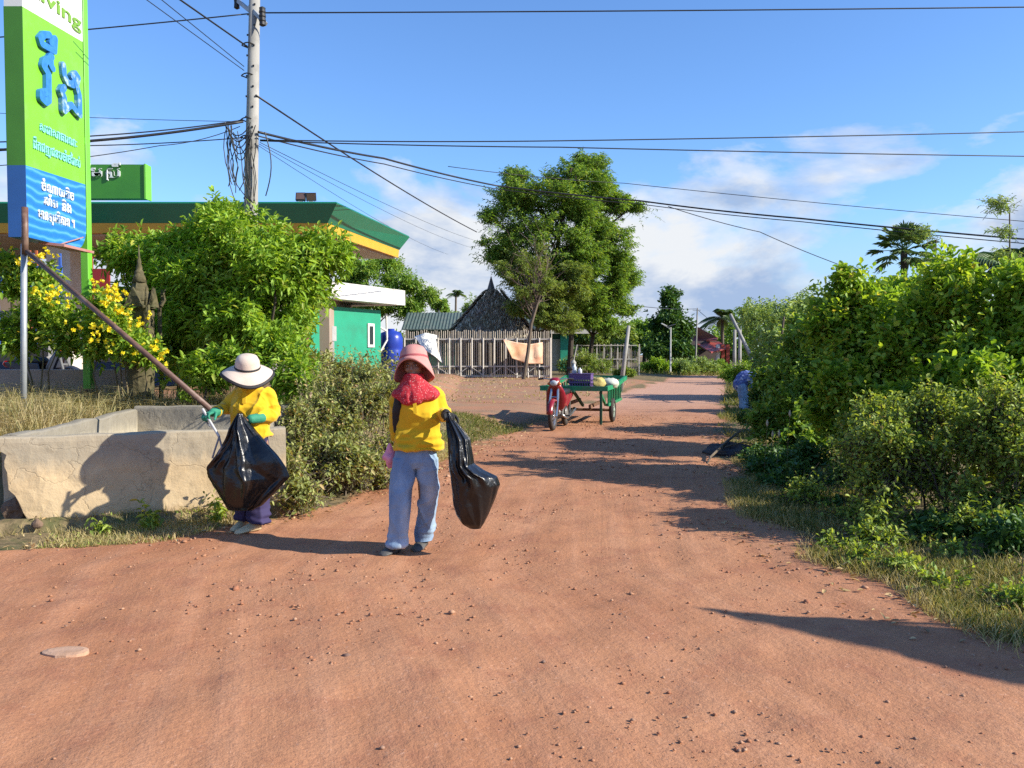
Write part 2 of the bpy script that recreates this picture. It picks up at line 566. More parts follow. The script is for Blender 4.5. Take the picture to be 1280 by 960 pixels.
# loose stones and clods on the road
def stones(n, xlo, xhi, ylo, yhi, smin, smax, pw, keep):
    x = RNG.uniform(xlo, xhi, n); y = ylo + (yhi - ylo) * RNG.random(n) ** 1.5
    k = keep(x, y); x, y = x[k], y[k]; n = len(x)
    s = smin + (smax - smin) * RNG.random(n) ** pw
    s = s * np.clip(.6 + y / 12, .6, 1.6)
    base = np.array([(1, 0, 0), (.3, .9, .1), (-.8, .55, 0), (-.85, -.5, .05), (.25, -.95, 0), (.4, .2, .75), (-.35, .25, .7), (-.1, -.45, .8), (0, 0, -.5)], float)
    fcs = np.array([(0, 1, 5), (1, 6, 5), (1, 2, 6), (2, 3, 6), (3, 7, 6), (3, 4, 7), (4, 0, 7), (0, 5, 7), (5, 6, 7), (1, 0, 8), (2, 1, 8), (3, 2, 8), (4, 3, 8), (0, 4, 8)])
    a = RNG.uniform(0, 2 * pi, n); B = base[None] * RNG.uniform(.65, 1.35, (n, 9, 3))
    c, q = np.cos(a)[:, None], np.sin(a)[:, None]
    X = (B[..., 0] * c - B[..., 1] * q) * s[:, None]; Y = (B[..., 0] * q + B[..., 1] * c) * s[:, None]; Zz = B[..., 2] * s[:, None] * .75
    z0 = gz(x, y)
    VV = np.stack([X + x[:, None], Y + y[:, None], Zz + z0[:, None]], -1).reshape(-1, 3)
    FF = (fcs[None] + 9 * np.arange(n)[:, None, None]).reshape(-1, 3)
    return VV, FF


sm, nt, b, o = nodes('laterite_gravel'); b.inputs['Roughness'].default_value = .9; b.inputs['Specular IOR Level'].default_value = .15
g = nt.nodes.new('ShaderNodeNewGeometry')
nt.links.new(ramp(nt, g.outputs['Random Per Island'], [(0., (.30, .13, .075)), (.5, (.33, .16, .09)), (.85, (.42, .25, .16)), (1., (.16, .10, .08))]), b.inputs['Base Color'])
onroad = lambda x, y: (np.minimum(x - xl(y), xr(y) - x) > -.5) & (vnoise(np.stack([x * 1.1, y * 1.1], -1)) + RNG.random(len(x)) * 1.0 > .45)
VV, FF = stones(60000, -7, 5, 2.4, 22, .002, .015, 5.0, onroad)
tag(mk('gravel', VV, FF, sm), kind='stuff')
V2, F2 = stones(170, -6, 5, 2.6, 14, .010, .030, 2.4, onroad)
tag(mk('loose_stones', V2, F2, sm), kind='stuff')
del V, Fq
# ------------------------------------------------------------------ foliage
def nrmz(a): return a / np.maximum(np.linalg.norm(a, axis=-1, keepdims=True), 1e-9)


def leaf_arrays(b, d, up, L, Wd, fold=.18, droop=.15):
    """pointed leaves, two quads folded along the midrib"""
    d = nrmz(d); s = nrmz(np.cross(d, up)); n = np.cross(s, d)
    L = L[:, None]; Wd = Wd[:, None]
    f = n * Wd * fold
    p0 = b; p3 = b + d * L - np.array([0, 0, 1.]) * L * droop
    m1 = b + d * L * .33; m2 = b + d * L * .70 - np.array([0, 0, 1.]) * L * droop * .45
    V = np.stack([p0, m1 + s * Wd * .5 + f, m2 + s * Wd * .36 + f, p3, m2 - s * Wd * .36 + f, m1 - s * Wd * .5 + f], 1)
    n_ = len(b)
    Fq = np.array([(0, 1, 2, 3), (0, 3, 4, 5)])[None] + 6 * np.arange(n_)[:, None, None]
    return V.reshape(-1, 3), Fq.reshape(-1, 4)


def sample_blobs(blobs, n, rng, rmin=.55, rmax=1.0, thr=-.25, nsc=2.2, up=.25, low=-1.0):
    """points in the outer layers of a union of uneven ellipsoids"""
    B = np.array(blobs, float); w = (B[:, 3] * B[:, 4] * B[:, 5]) ** (2 / 3); w /= w.sum()
    out, cen, ids = [], [], []
    got = 0
    while got < n:
        k = rng.choice(len(B), size=n * 2, p=w)
        d = nrmz(rng.normal(size=(n * 2, 3)) + np.array([0, 0, up])); 
        r = (rmin ** 2 + (rmax ** 2 - rmin ** 2) * rng.random(n * 2)) ** .5
        lump = 1 + .46 * vnoise(d * nsc + B[k, :3] * 1.7)
        r = r * lump
        p = B[k, :3] + d * B[k, 3:6] * r[:, None]
        ok = (vnoise(p * (1.9 / np.mean(B[:, 3:6]) ** .5) + 31) > thr) & (d[:, 2] > low)
        out.append(p[ok]); cen.append(B[k[ok], :3]); ids.append(k[ok]); got += ok.sum()
    return np.concatenate(out)[:n], np.concatenate(cen)[:n], np.concatenate(ids)[:n]


def foliage_arrays(blobs, nshoot, nleaf, L, Wd, rng, slen=.45, thr=-.25, droop=.15, up=.25, spread=.9, flat=0., low=-1., jitter=.3, tup=.35, rmin=.5, z_floor=None):
    tip, cen, ids = sample_blobs(blobs, nshoot, rng, thr=thr, up=up, low=low, rmin=rmin)
    if z_floor is not None:
        ok = tip[:, 2] > z_floor(tip[:, 0], tip[:, 1]) + .02
        tip, cen = tip[ok], cen[ok]; nshoot = len(tip)
    d = nrmz(tip - cen) + np.array([0, 0, tup]) + rng.normal(size=tip.shape) * .28
    d[:, 2] *= (1 - flat)
    d = nrmz(d)
    ln = slen * rng.uniform(.6, 1.25, nshoot)
    org = tip - d * ln[:, None]
    t = np.linspace(.12, 1, nleaf)[None, :] + rng.uniform(-.05, .05, (nshoot, nleaf))
    b = org[:, None, :] + d[:, None, :] * (ln[:, None] * t)[..., None]
    ph = np.arange(nleaf)[None, :] * 2.4 + rng.uniform(0, 6.28, (nshoot, 1))
    a1 = nrmz(np.cross(d, rng.normal(size=d.shape))); a2 = np.cross(d, a1)
    side = a1[:, None, :] * np.cos(ph)[..., None] + a2[:, None, :] * np.sin(ph)[..., None]
    fw = (.35 + .7 * np.clip(t, 0, 1) ** 3)[..., None]
    ld = side * spread + d[:, None, :] * fw + rng.normal(size=side.shape) * jitter
    ld[..., 2] *= (1 - flat * .7)
    b, ld = b.reshape(-1, 3), nrmz(ld.reshape(-1, 3))
    n = len(b)
    upv = nrmz(np.array([0, 0, 1.]) + rng.normal(size=(n, 3)) * .45)
    sz = rng.uniform(.5, 1.3, n)
    V, Fq = leaf_arrays(b, ld, upv, L * sz, Wd * sz, droop=droop)
    return V, Fq, org, tip


def twigs(org, tip, r, rng, every=1):
    """thin three-sided twigs"""
    a, b = org[::every], tip[::every]; n = len(a)
    d = nrmz(b - a); x = nrmz(np.cross(d, np.array([.3, .5, .8]))); y = np.cross(d, x)
    V = []
    for k in range(3):
        an = 2.094 * k; off = (x * cos(an) + y * sin(an)) * r
        V += [a + off, b + off * .3]
    V = np.stack(V, 1).reshape(-1, 3)
    f = np.array([(0, 2, 3, 1), (2, 4, 5, 3), (4, 0, 1, 5)])[None] + 6 * np.arange(n)[:, None, None]
    return V, f.reshape(-1, 4)


def wob(a, b, n, amp, rng):
    a, b = np.array(a, float), np.array(b, float); t = np.linspace(0, 1, n)[:, None]
    off = np.cumsum(rng.normal(size=(n, 3)), 0); off -= off[0]; off -= t * off[-1]
    return a + (b - a) * t + off * amp * np.array([1, 1, .4])


def plant(name, label, cat, base, blobs, m, bark, group=None, ns=400, nl=9, L=.1, Wd=.045, trunk=None, r0=.05, seed=1, limbs=True, tw=0.0, crown='crown', stem='trunk', floor=None, nlimb=1, spikes=0, split=0, **kw):
    """base (x,y,z); blobs relative to base; trunk = list of relative points"""
    rng = np.random.default_rng(seed)
    t = thing(name, label, cat, base, 0, group)
    zf = None
    if floor:
        zf = lambda x, y: gz(x + base[0], y + base[1]) - base[2]
    if split:       # break every lobe of the crown into smaller uneven clumps
        nb = []
        for bl in blobs:
            bl = np.array(bl, float)
            for q in range(split):
                dv = rng.normal(size=3); dv /= np.linalg.norm(dv); f = rng.uniform(.42, .66)
                nb.append(tuple(np.concatenate([bl[:3] + dv * bl[3:6] * rng.uniform(.45, .8), bl[3:6] * f])))
        lb, blobs = blobs, nb
    else: lb = blobs
    V, Fq, org, tip = foliage_arrays(blobs, ns, nl, L, Wd, rng, z_floor=zf, **kw)
    blobs = lb
    if spikes:      # young shoots standing out of the outline
        k2 = dict(kw); k2.update(slen=kw.get('slen', .45) * 1.8, up=1.3, tup=1.5 if not kw.get('flat') else .3, rmin=.9, low=.1, thr=-.4, spread=.75)
        V2, F2, o2, t2 = foliage_arrays(blobs, spikes, int(nl * 1.4), L * .9, Wd * .9, rng, **k2)
        F2 = F2 + len(V); V = np.concatenate([V, V2]); Fq = np.concatenate([Fq, F2]); org = np.concatenate([org, o2]); tip = np.concatenate([tip, t2])
    mk(crown, V, Fq, m, t)
    mb = MB()
    if trunk is not None:
        pts = trunk; k = len(pts)
        path = []
        for i in range(k - 1): path += list(wob(pts[i], pts[i + 1], 4, r0 * .25, rng))[: (4 if i == k - 2 else 3)]
        n = len(path)
        mb.tube(path, [r0 * (1.25 if i == 0 else 1 - .6 * i / (n - 1)) for i in range(n)], 8)
    if limbs:
        for bl in blobs:
            for q in range(nlimb):
                c = np.array(bl[:3]) + (rng.normal(size=3) * np.array(bl[3:6]) * .35 if q else 0)
                if trunk is not None:
                    path = np.array(path); j = int(np.argmin(np.linalg.norm(path - c * np.array([1, 1, .72]), axis=1)))
                    s = path[j]; rr = r0 * .42
                else:
                    s = np.array([c[0] * .35 + rng.normal() * .08, c[1] * .35 + rng.normal() * .08, -.05]); rr = r0
                e = c + np.array([0, 0, bl[5] * .35])
                if np.linalg.norm(e - s) > .1:
                    pp = wob(s, e, 5, np.linalg.norm(e - s) * .05, rng)
                    mb.tube(pp, [rr, rr * .8, rr * .6, rr * .45, rr * .2], 5)
    if tw:
        v, f = twigs(org, tip, tw, rng)
        mb.add(v, f)
    if mb.V: mb.build(stem, bark, t, smooth=False, fix=False)
    return t


BARK = mat('bark', (.085, .064, .045), .9, (.045, .034, .025), 6, bump=.6, bscale=25, stretch=(1, 1, .25))
BARKP = mat('pale_bark', (.19, .145, .10), .9, (.10, .078, .055), 6, bump=.5, bscale=25, stretch=(1, 1, .25))
STEM = mat('green_stem', (.13, .12, .05), .8, (.16, .11, .06), 6)
LF_BRIGHT = leafmat('leaf_bright', [(0, (.09, .16, .02)), (.5, (.145, .23, .028)), (.85, (.21, .30, .042)), (1, (.20, .22, .05))], .42, .5, .3)
LF_BROAD = leafmat('leaf_broad', [(0, (.06, .125, .018)), (.4, (.125, .205, .024)), (.75, (.20, .275, .038)), (.95, (.28, .33, .055)), (1, (.32, .25, .06))], .45, .45, .3)
LF_SMALL = leafmat('leaf_small', [(0, (.065, .10, .02)), (.4, (.115, .16, .03)), (.75, (.18, .22, .045)), (.95, (.21, .25, .06)), (1, (.24, .17, .06))], .4, .55, .3, 2.1)
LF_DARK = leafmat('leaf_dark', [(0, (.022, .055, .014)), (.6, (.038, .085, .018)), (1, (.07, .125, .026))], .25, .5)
LF_TREE = leafmat('leaf_tree', [(0, (.05, .095, .018)), (.5, (.085, .145, .026)), (.85, (.13, .20, .04)), (1, (.18, .20, .05))], .4, .5, .3, 2.2)
LF_OLIVE = leafmat('leaf_olive', [(0, (.065, .10, .022)), (.5, (.105, .145, .035)), (1, (.16, .185, .055))], .38, .5, .3, 2.1)
LF_SCRUB = leafmat('leaf_scrub', [(0, (.09, .10, .035)), (.4, (.15, .17, .05)), (.75, (.21, .22, .075)), (.93, (.26, .22, .10)), (1, (.27, .16, .07))], .3, .6)
LF_PALE = leafmat('leaf_pale', [(0, (.07, .11, .04)), (.5, (.12, .17, .06)), (1, (.19, .23, .10))], .4, .5, .3, 2.2)
LF_PALM = leafmat('leaf_palm', [(0, (.035, .07, .02)), (.6, (.06, .105, .03)), (1, (.11, .14, .05))], .2, .45)
DRY = leafmat('dry_grass_blade', [(0, (.24, .19, .09)), (.5, (.36, .285, .15)), (.85, (.46, .38, .22)), (1, (.16, .19, .06))], .3, .7, .2, 1.25)
GRASSM = leafmat('green_grass_blade', [(0, (.07, .10, .022)), (.45, (.12, .14, .035)), (.7, (.20, .18, .07)), (1, (.30, .23, .11))], .3, .6, .2, 1.25)

# ---- the big shrub between sign and worker
def at(px, py, Y, rx=0): return P(px, py, Y)


def rel(base, items):
    """items: (px,py,Y,rx,ry,rz) to blobs relative to base"""
    out = []
    for (px, py, Y, rx, ry, rz) in items:
        p = P(px, py, Y); out.append((p[0] - base[0], p[1] - base[1], p[2] - base[2], rx, ry, rz))
    return out


def gb(px, Y):
    x = (px - 640) / F * Y
    return (x, Y, gz1(x, Y))


b_ = gb(298, 12.4)
plant('leafy_shrub', 'tall bright green leafy shrub in front of the petrol station canopy', 'shrub', b_,
      rel(b_, [(300, 300, 12.3, .72, .7, .58), (255, 350, 12.2, .6, .6, .55), (340, 340, 12.0, .75, .7, .6), (395, 320, 12.4, .52, .6, .42), (300, 400, 11.9, .75, .6, .55), (355, 400, 12.2, .5, .6, .42), (240, 300, 12.6, .5, .5, .4), (222, 345, 12.5, .45, .5, .45), (205, 312, 12.8, .42, .5, .32), (235, 400, 12.3, .45, .5, .45), (280, 275, 12.6, .4, .4, .32), (388, 362, 12.5, .33, .5, .3), (430, 318, 12.4, .2, .3, .2)]),
      LF_BRIGHT, BARK, ns=2900, nl=13, L=.12, Wd=.04, r0=.04, seed=5, spikes=90, slen=.42, thr=-.18, droop=.22, stem='branch', crown='foliage')
b_ = gb(190, 13.3)
plant('leafy_shrub', 'leafy shrub behind the stone spirit shrine, lower than its bright neighbour', 'shrub', b_,
      rel(b_, [(170, 325, 13.3, .6, .6, .42), (205, 360, 13.3, .7, .6, .55), (145, 310, 13.5, .3, .4, .24), (225, 430, 13.0, .6, .6, .6), (180, 420, 13.6, .7, .5, .6)]),
      LF_BROAD, BARK, ns=900, nl=11, L=.13, Wd=.046, r0=.04, seed=6, slen=.42, thr=-.15, droop=.2, stem='branch', crown='foliage')
b_ = gb(275, 11.0)
plant('low_shrub', 'low bright shrub spilling over the back wall of the basin', 'shrub', b_,
      rel(b_, [(255, 468, 11.1, .42, .4, .3), (310, 450, 11.2, .45, .4, .32), (345, 430, 11.3, .4, .4, .3), (230, 490, 11.0, .25, .3, .18), (365, 470, 10.8, .35, .4, .35)]),
      LF_BRIGHT, BARK, ns=560, nl=11, L=.11, Wd=.04, r0=.02, seed=7, slen=.32, stem='branch', crown='foliage', floor=True)

# ---- yellow flowered shrubs
FLM = leafmat('yellow_petals', [(0, (.80, .62, .02)), (.6, (.88, .74, .03)), (1, (.92, .80, .10))], .3, .5, .4, 1.0)


def flowers(t, base, spots, seed):
    rng = np.random.default_rng(seed); AV, AF, off = [], [], 0
    for (px, py, Y, n) in spots:
        p = np.array(P(px, py, Y)) - np.array(base)
        c = p + rng.normal(size=(n, 3)) * np.array([.055, .055, .04])
        d = nrmz(rng.normal(size=(n, 3)) + np.array([.5, -.6, .5]))
        B, D = [], []
        for k in range(5):
            a1 = nrmz(np.cross(d, np.array([.2, .3, .9]))); a2 = np.cross(d, a1); an = k * 1.2566
            B.append(c); D.append(a1 * cos(an) + a2 * sin(an) + d * .7)
        B = np.concatenate(B); D = np.concatenate(D); m_ = len(B)
        V, Fq = leaf_arrays(B, D, nrmz(rng.normal(size=(m_, 3)) + d.mean(0)), np.full(m_, .042), np.full(m_, .034), .1, 0)
        AV.append(V); AF.append(Fq + off); off += len(V)
    mk('blossoms', np.concatenate(AV), np.concatenate(AF), FLM, t)


b_ = gb(45, 11.6)
t_ = plant('flowering_shrub', 'yellow flowered shrub under the tall green sign', 'shrub', b_,
           rel(b_, [(20, 350, 11.9, .4, .4, .35), (60, 390, 11.7, .45, .4, .4), (25, 420, 11.7, .5, .4, .4), (85, 420, 11.6, .35, .4, .35), (10, 325, 12, .22, .3, .2), (55, 345, 11.8, .25, .3, .2)]),
           LF_BROAD, STEM, ns=640, nl=9, L=.10, Wd=.045, r0=.016, seed=8, slen=.35, stem='branch', crown='foliage')
flowers(t_, b_, [(56, 318, 11.5, 9), (48, 325, 11.5, 5), (25, 324, 11.6, 6), (68, 362, 11.3, 10), (60, 372, 11.2, 9), (75, 376, 11.2, 6), (42, 364, 11.3, 5), (5, 312, 11.6, 4), (38, 328, 11.4, 4)], 3)
b_ = gb(150, 11.5)
t_ = plant('flowering_shrub', 'yellow flowered shrub beside the green sign post, in front of the shrine', 'shrub', b_,
           rel(b_, [(140, 400, 11.3, .35, .35, .3), (160, 430, 11.2, .38, .35, .3), (120, 430, 11.4, .35, .35, .35), (185, 440, 11.1, .22, .3, .2), (128, 378, 11.4, .22, .3, .2)]),
           LF_BROAD, STEM, ns=460, nl=9, L=.095, Wd=.042, r0=.016, seed=9, slen=.33, stem='branch', crown='foliage')
flowers(t_, b_, [(120, 357, 10.95, 6), (135, 368, 10.9, 10), (143, 362, 10.9, 8), (132, 378, 10.9, 8), (147, 372, 10.9, 7), (152, 392, 10.85, 6), (148, 385, 10.85, 6), (172, 405, 10.8, 9), (128, 405, 10.9, 6), (118, 412, 10.95, 6), (115, 425, 10.95, 5), (190, 434, 10.7, 7), (203, 441, 10.7, 5), (202, 452, 10.7, 5), (163, 440, 10.75, 4), (98, 410, 11, 4), (185, 395, 10.8, 3), (131, 432, 10.9, 4)], 4)

# ---- scrub on the bank right of the basin
scr = [((385, 9.3), [(378, 540, 9.3, .3, .4, .34), (372, 575, 8.8, .22, .3, .2), (362, 612, 7.95, .2, .2, .14), (366, 585, 8.3, .2, .2, .2), (400, 530, 9.7, .4, .4, .36)], 'greenish scrub just right of the basin, behind the wide bag', 25),
       ((500, 10.6), [(500, 560, 10.4, .35, .4, .22), (470, 585, 9.5, .3, .3, .18), (515, 530, 11.2, .4, .4, .25)], 'low scrub on the bank behind the legs of the worker in jeans', 26),
       ((430, 10.3), [(400, 500, 10.2, .55, .6, .38), (440, 480, 10.6, .6, .6, .4), (385, 470, 11.2, .5, .6, .4)], 'grey green scrub covering the bank behind the second bag', 21),
       ((470, 9.9), [(455, 520, 9.8, .5, .5, .38), (480, 500, 10.4, .45, .6, .4), (490, 540, 10.0, .3, .4, .3)], 'grey green scrub beside the worker in jeans, on the bank', 22),
       ((425, 8.9), [(410, 575, 8.9, .45, .4, .26), (445, 570, 9.2, .4, .4, .28), (385, 600, 8.5, .25, .3, .16)], 'low brownish scrub at the foot of the bank, by the road edge', 23),
       ((470, 12.6), [(420, 462, 12.6, .7, .6, .35), (480, 465, 12.9, .7, .7, .35), (500, 480, 12.6, .5, .6, .3)], 'pale scrub below the green hut wall', 24)]
for (g0, items, lab, sd_) in scr:
    b_ = gb(*g0)
    plant('scrub_bush', lab, 'bush', b_, rel(b_, items), LF_SCRUB, BARKP, ns=820, nl=10, L=.058, Wd=.028, r0=.012, seed=sd_, slen=.34, thr=.02, spikes=70, split=4, stem='branch', crown='foliage', tw=.003, floor=True, group='scrub on the bank', jitter=.5)

# ---- right-hand thicket
TH = 'bushes of the roadside thicket'
# near small-leaved tangle
for (g0, items, lab, sd_, ns_) in [
    ((1190, 6.9), [(1150, 590, 6.9, .50, .6, .42), (1120, 560, 7.3, .4, .5, .4), (1180, 625, 6.7, .45, .4, .32), (1210, 560, 7.1, .6, .6, .5), (1120, 640, 6.8, .38, .4, .28), (1200, 650, 6.5, .5, .5, .3), (1130, 680, 6.45, .3, .3, .2), (1190, 705, 6.1, .4, .35, .2)], 'tangled small leaved bush at the road edge, right of the dry grass', 31, 2300),
    ((1290, 6.4), [(1290, 560, 6.7, .6, .6, .5), (1230, 640, 6.5, .4, .4, .3), (1270, 660, 6.2, .4, .4, .28), (1250, 500, 7.2, .5, .5, .3), (1265, 715, 5.7, .4, .35, .2), (1230, 690, 6.0, .3, .3, .2), (1320, 600, 6.5, .4, .4, .35)], 'tangled small leaved bush cut by the right edge of the view', 32, 1700),
    ((1185, 6.1), [(1105, 688, 6.45, .28, .28, .17), (1150, 700, 6.25, .32, .3, .2), (1205, 712, 6.0, .34, .3, .22), (1255, 728, 5.75, .32, .3, .2), (1300, 735, 5.6, .35, .3, .24), (1170, 672, 6.5, .3, .3, .2)], 'low small leaved growth spilling onto the grass strip', 34, 1300),
    ((1150, 5.6), [(1058, 688, 6.4, .22, .22, .15), (1095, 712, 5.95, .24, .22, .17), (1135, 728, 5.65, .25, .22, .18), (1180, 742, 5.4, .25, .22, .18), (1225, 757, 5.15, .25, .22, .18), (1268, 770, 4.95, .25, .22, .18), (1310, 775, 4.9, .3, .25, .2)], 'row of knee high green weeds along the grass edge, nearest the camera', 35, 1100),
    ((1080, 8.0), [(1075, 600, 8.0, .45, .5, .42), (1050, 630, 7.8, .3, .4, .25), (1060, 655, 7.3, .3, .3, .18), (1020, 625, 8.2, .3, .3, .2), (1100, 545, 8.3, .45, .5, .4)], 'brown twigged bush where the thicket meets the verge', 33, 900)]:
    b_ = gb(*g0)
    plant('small_leaved_bush', lab, 'bush', b_, rel(b_, items), LF_SMALL, BARK, ns=int(ns_ * 1.2), nl=11, L=.048, Wd=.025, r0=.012, spikes=60, seed=sd_, slen=.36, thr=.02, split=4, stem='branch', crown='foliage', tw=.003, floor=True, group=TH, jitter=.5)
# broad leaved shrubs behind
for (g0, items, lab, sd_, ns_) in [
    ((1075, 10.2), [(1060, 400, 10.4, .42, .6, .5), (1070, 360, 10.5, .25, .4, .3), (1090, 450, 10.2, .6, .7, .6), (1050, 480, 10.2, .5, .6, .6), (1085, 530, 10.0, .6, .6, .5)], 'tall broad leaved shrub with pale shoots, below the fan palm', 41, 1500),
    ((1180, 9.4), [(1180, 380, 9.6, .5, .6, .5), (1150, 440, 9.4, .55, .6, .5), (1200, 365, 9.8, .3, .4, .3), (1210, 460, 9.0, .6, .6, .5), (1165, 510, 9.0, .5, .6, .4), (1185, 335, 9.9, .12, .3, .2)], 'tallest broad leaved shrub of the thicket, with a shoot standing up', 42, 1800),
    ((1285, 9.0), [(1260, 380, 9.3, .5, .6, .5), (1300, 430, 9.0, .6, .7, .6), (1250, 480, 8.6, .45, .6, .4), (1310, 470, 8.8, .4, .5, .4)], 'broad leaved shrub at the right edge, in front of the coconut palm', 43, 1800),
    ((1000, 12.5), [(1000, 480, 12.6, .6, .7, .5), (975, 520, 12.4, .5, .6, .45), (1030, 430, 12.8, .6, .7, .5), (1020, 540, 12.0, .6, .7, .5), (965, 565, 12.0, .35, .4, .25)], 'broad leaved shrub in shade at the narrow end of the thicket', 44, 1500),
    ((1130, 12.5), [(1120, 390, 12.6, .7, .7, .5), (1150, 365, 12.9, .5, .6, .35), (1080, 420, 12.4, .6, .7, .6)], 'broad leaved shrub half hidden behind the tallest one', 45, 1000),
    ((1030, 13.4), [(1025, 440, 13.2, .6, .8, .6), (1050, 405, 13.4, .55, .7, .55), (1080, 385, 13.6, .5, .7, .5), (1005, 490, 13.2, .6, .7, .5)], 'dark shrub behind the narrow end of the thicket, under the airy tree', 46, 1100),
    ((985, 16), [(988, 465, 16, .6, .8, .55), (1010, 450, 16.3, .6, .8, .6), (972, 485, 15.6, .4, .6, .4)], 'dark leafy shrub next to the bending person', 47, 1000)]:
    b_ = gb(*g0)
    plant('broad_leaved_shrub', lab, 'shrub', b_, rel(b_, items), [LF_BROAD, LF_BROAD, LF_BRIGHT, LF_TREE, LF_BRIGHT, LF_TREE, LF_TREE][sd_ - 41], BARK, ns=int(ns_ * 1.5), nl=10, L=.098, Wd=.052, r0=.022, seed=sd_, slen=.46, thr=.0, spikes=190, split=5, stem='branch', crown='foliage', floor=True, group=TH, tup=.7, droop=.2)
# darker ground layer under the shrubs
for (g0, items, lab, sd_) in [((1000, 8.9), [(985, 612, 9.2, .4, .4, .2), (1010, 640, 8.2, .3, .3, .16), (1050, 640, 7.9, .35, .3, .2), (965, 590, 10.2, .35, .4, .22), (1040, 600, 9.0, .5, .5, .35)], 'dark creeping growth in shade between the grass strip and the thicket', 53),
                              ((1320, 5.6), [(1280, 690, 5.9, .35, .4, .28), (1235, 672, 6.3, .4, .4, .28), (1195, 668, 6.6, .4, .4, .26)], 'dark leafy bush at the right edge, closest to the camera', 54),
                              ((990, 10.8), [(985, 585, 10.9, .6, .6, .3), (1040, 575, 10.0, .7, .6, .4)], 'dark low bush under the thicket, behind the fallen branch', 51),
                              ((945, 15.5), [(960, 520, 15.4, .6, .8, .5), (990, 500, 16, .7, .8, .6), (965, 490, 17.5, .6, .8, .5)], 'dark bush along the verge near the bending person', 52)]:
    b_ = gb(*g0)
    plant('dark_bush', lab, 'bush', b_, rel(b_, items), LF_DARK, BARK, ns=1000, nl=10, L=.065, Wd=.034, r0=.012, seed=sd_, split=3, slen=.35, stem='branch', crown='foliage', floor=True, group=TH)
# beyond the thicket
for (g0, items, lab, sd_, m_) in [((975, 25), [(985, 440, 27, 1.0, 1.5, 1.1), (1020, 420, 28, 1.3, 1.5, 1.5), (958, 464, 27, .5, .8, .45)], 'rounded bush beyond the thicket, beside the leaning prop', 61, LF_PALE),
                              ((1010, 50), [(965, 418, 50, 1.7, 2, 2.0), (1000, 400, 51, 2.2, 2, 1.7), (938, 395, 52, .9, 1.2, 1.0), (1050, 410, 50, 2.3, 2, 2.0), (970, 390, 52, 1.4, 1.5, 1.1)], 'airy pale green tree behind the leaning prop', 62, LF_PALE)]:
    b_ = gb(*g0)
    plant('airy_tree', lab, 'tree', b_, rel(b_, items), m_, BARKP, ns=1700, nl=10, L=.2, Wd=.09, r0=.07, seed=sd_, slen=.7, thr=0.0, trunk=[(0, 0, -.1), (0, 0, 1.2), (.1, 0, 2.4)], droop=.3)
# slender feathery saplings poking out of the thicket
for (px0, py0, Y0, lab, sd_) in [(1262, 265, 10.6, 'feathery sapling standing above the thicket at the right edge', 71), (1170, 300, 11.5, 'arching feathery sapling right of the fan palm', 72), (1072, 350, 11.2, 'thin feathery sapling left of the fan palm', 73)]:
    b_ = gb(px0, Y0); p = np.array(P(px0, py0, Y0)) - np.array(b_)
    bl = [(p[0] + .1 * k - .15, p[1], p[2] - .32 * k + .1, .22 + .05 * k, .25, .13) for k in range(4)]
    plant('feathery_sapling', lab, 'sapling', b_, bl, LF_PALE, STEM, ns=85, nl=22, L=.05, Wd=.012, r0=.02, seed=sd_, slen=.36, flat=.5, trunk=[(0, 0, -.1), (p[0] * .5, 0, p[2] * .5), tuple(p)], limbs=False, tw=.003, droop=.3, spread=1.2)

# ---- central trees on the lot
CT = 'trees in front of the slatted fence'
def tree(px, pyb, Y, items, lab, m_, seed, ns=2600, r0=.16, top=None, bark=BARK, dY=3.5, **kw):
    Y += dY; items = [(a, b, c + dY) + tuple(q * (1 + dY / 44) for q in r) for a, b, c, *r in items]
    x = (px - 640) / F * Y; b_ = (x, Y, gz1(x, Y))
    it = rel(b_, items)
    hi = max(b[2] for b in it)
    a = dict(nl=14, L=.17, Wd=.055, slen=.95, thr=.03, flat=.6, droop=.35, group=CT, tw=.006)
    a.update(kw)
    return plant('broad_tree', lab, 'tree', b_, it, m_, bark, ns=ns, r0=r0, seed=seed, trunk=[(0, 0, -.15), (.05, 0, hi * .3), (it[0][0] * .3, 0, hi * .62), (it[0][0] * .6, 0, hi * .95)], nlimb=2, **a)


tree(682, 468, 43.5, [(735, 268, 43.5, 1.5, 1.6, 1.0), (722, 305, 43, 1.4, 1.6, 1.0), (700, 228, 44, 1.4, 1.6, .9), (728, 200, 44.3, .9, 1.2, .5), (690, 355, 43, 1.7, 1.8, 1.3), (655, 345, 43.3, 1.3, 1.5, 1.0), (700, 250, 43.5, 2.0, 2.2, 1.25), (650, 250, 43.5, 1.7, 2.0, 1.1), (640, 300, 43, 1.7, 1.8, 1.1), (610, 270, 43, .9, 1.0, .55), (622, 325, 43.5, 1.2, 1.4, .8), (720, 215, 44, 1.3, 1.6, .9), (645, 220, 44, .9, 1.2, .7), (680, 300, 42.5, 1.9, 1.8, 1.3), (607, 300, 43, .5, .7, .3)],
     'tallest tree beside the thatched hut, with a dark thick trunk', LF_TREE, 101, ns=5000, r0=.17, spikes=420)
tree(712, 466, 45, [(740, 370, 44.5, 1.5, 1.6, 1.0), (765, 365, 45, 1.1, 1.3, .8), (745, 240, 45, 1.6, 1.8, 1.0), (770, 255, 45, 1.1, 1.3, .7), (760, 300, 44.5, 1.6, 1.8, 1.2), (725, 330, 44, 1.6, 1.7, 1.2), (775, 330, 45, 1.0, 1.2, .9), (745, 210, 45.5, 1.0, 1.2, .8), (795, 258, 45, .5, .7, .3)],
     'spreading tree with a straight dark trunk in front of the teal door', LF_TREE, 102, ns=3900, r0=.17, spikes=340)
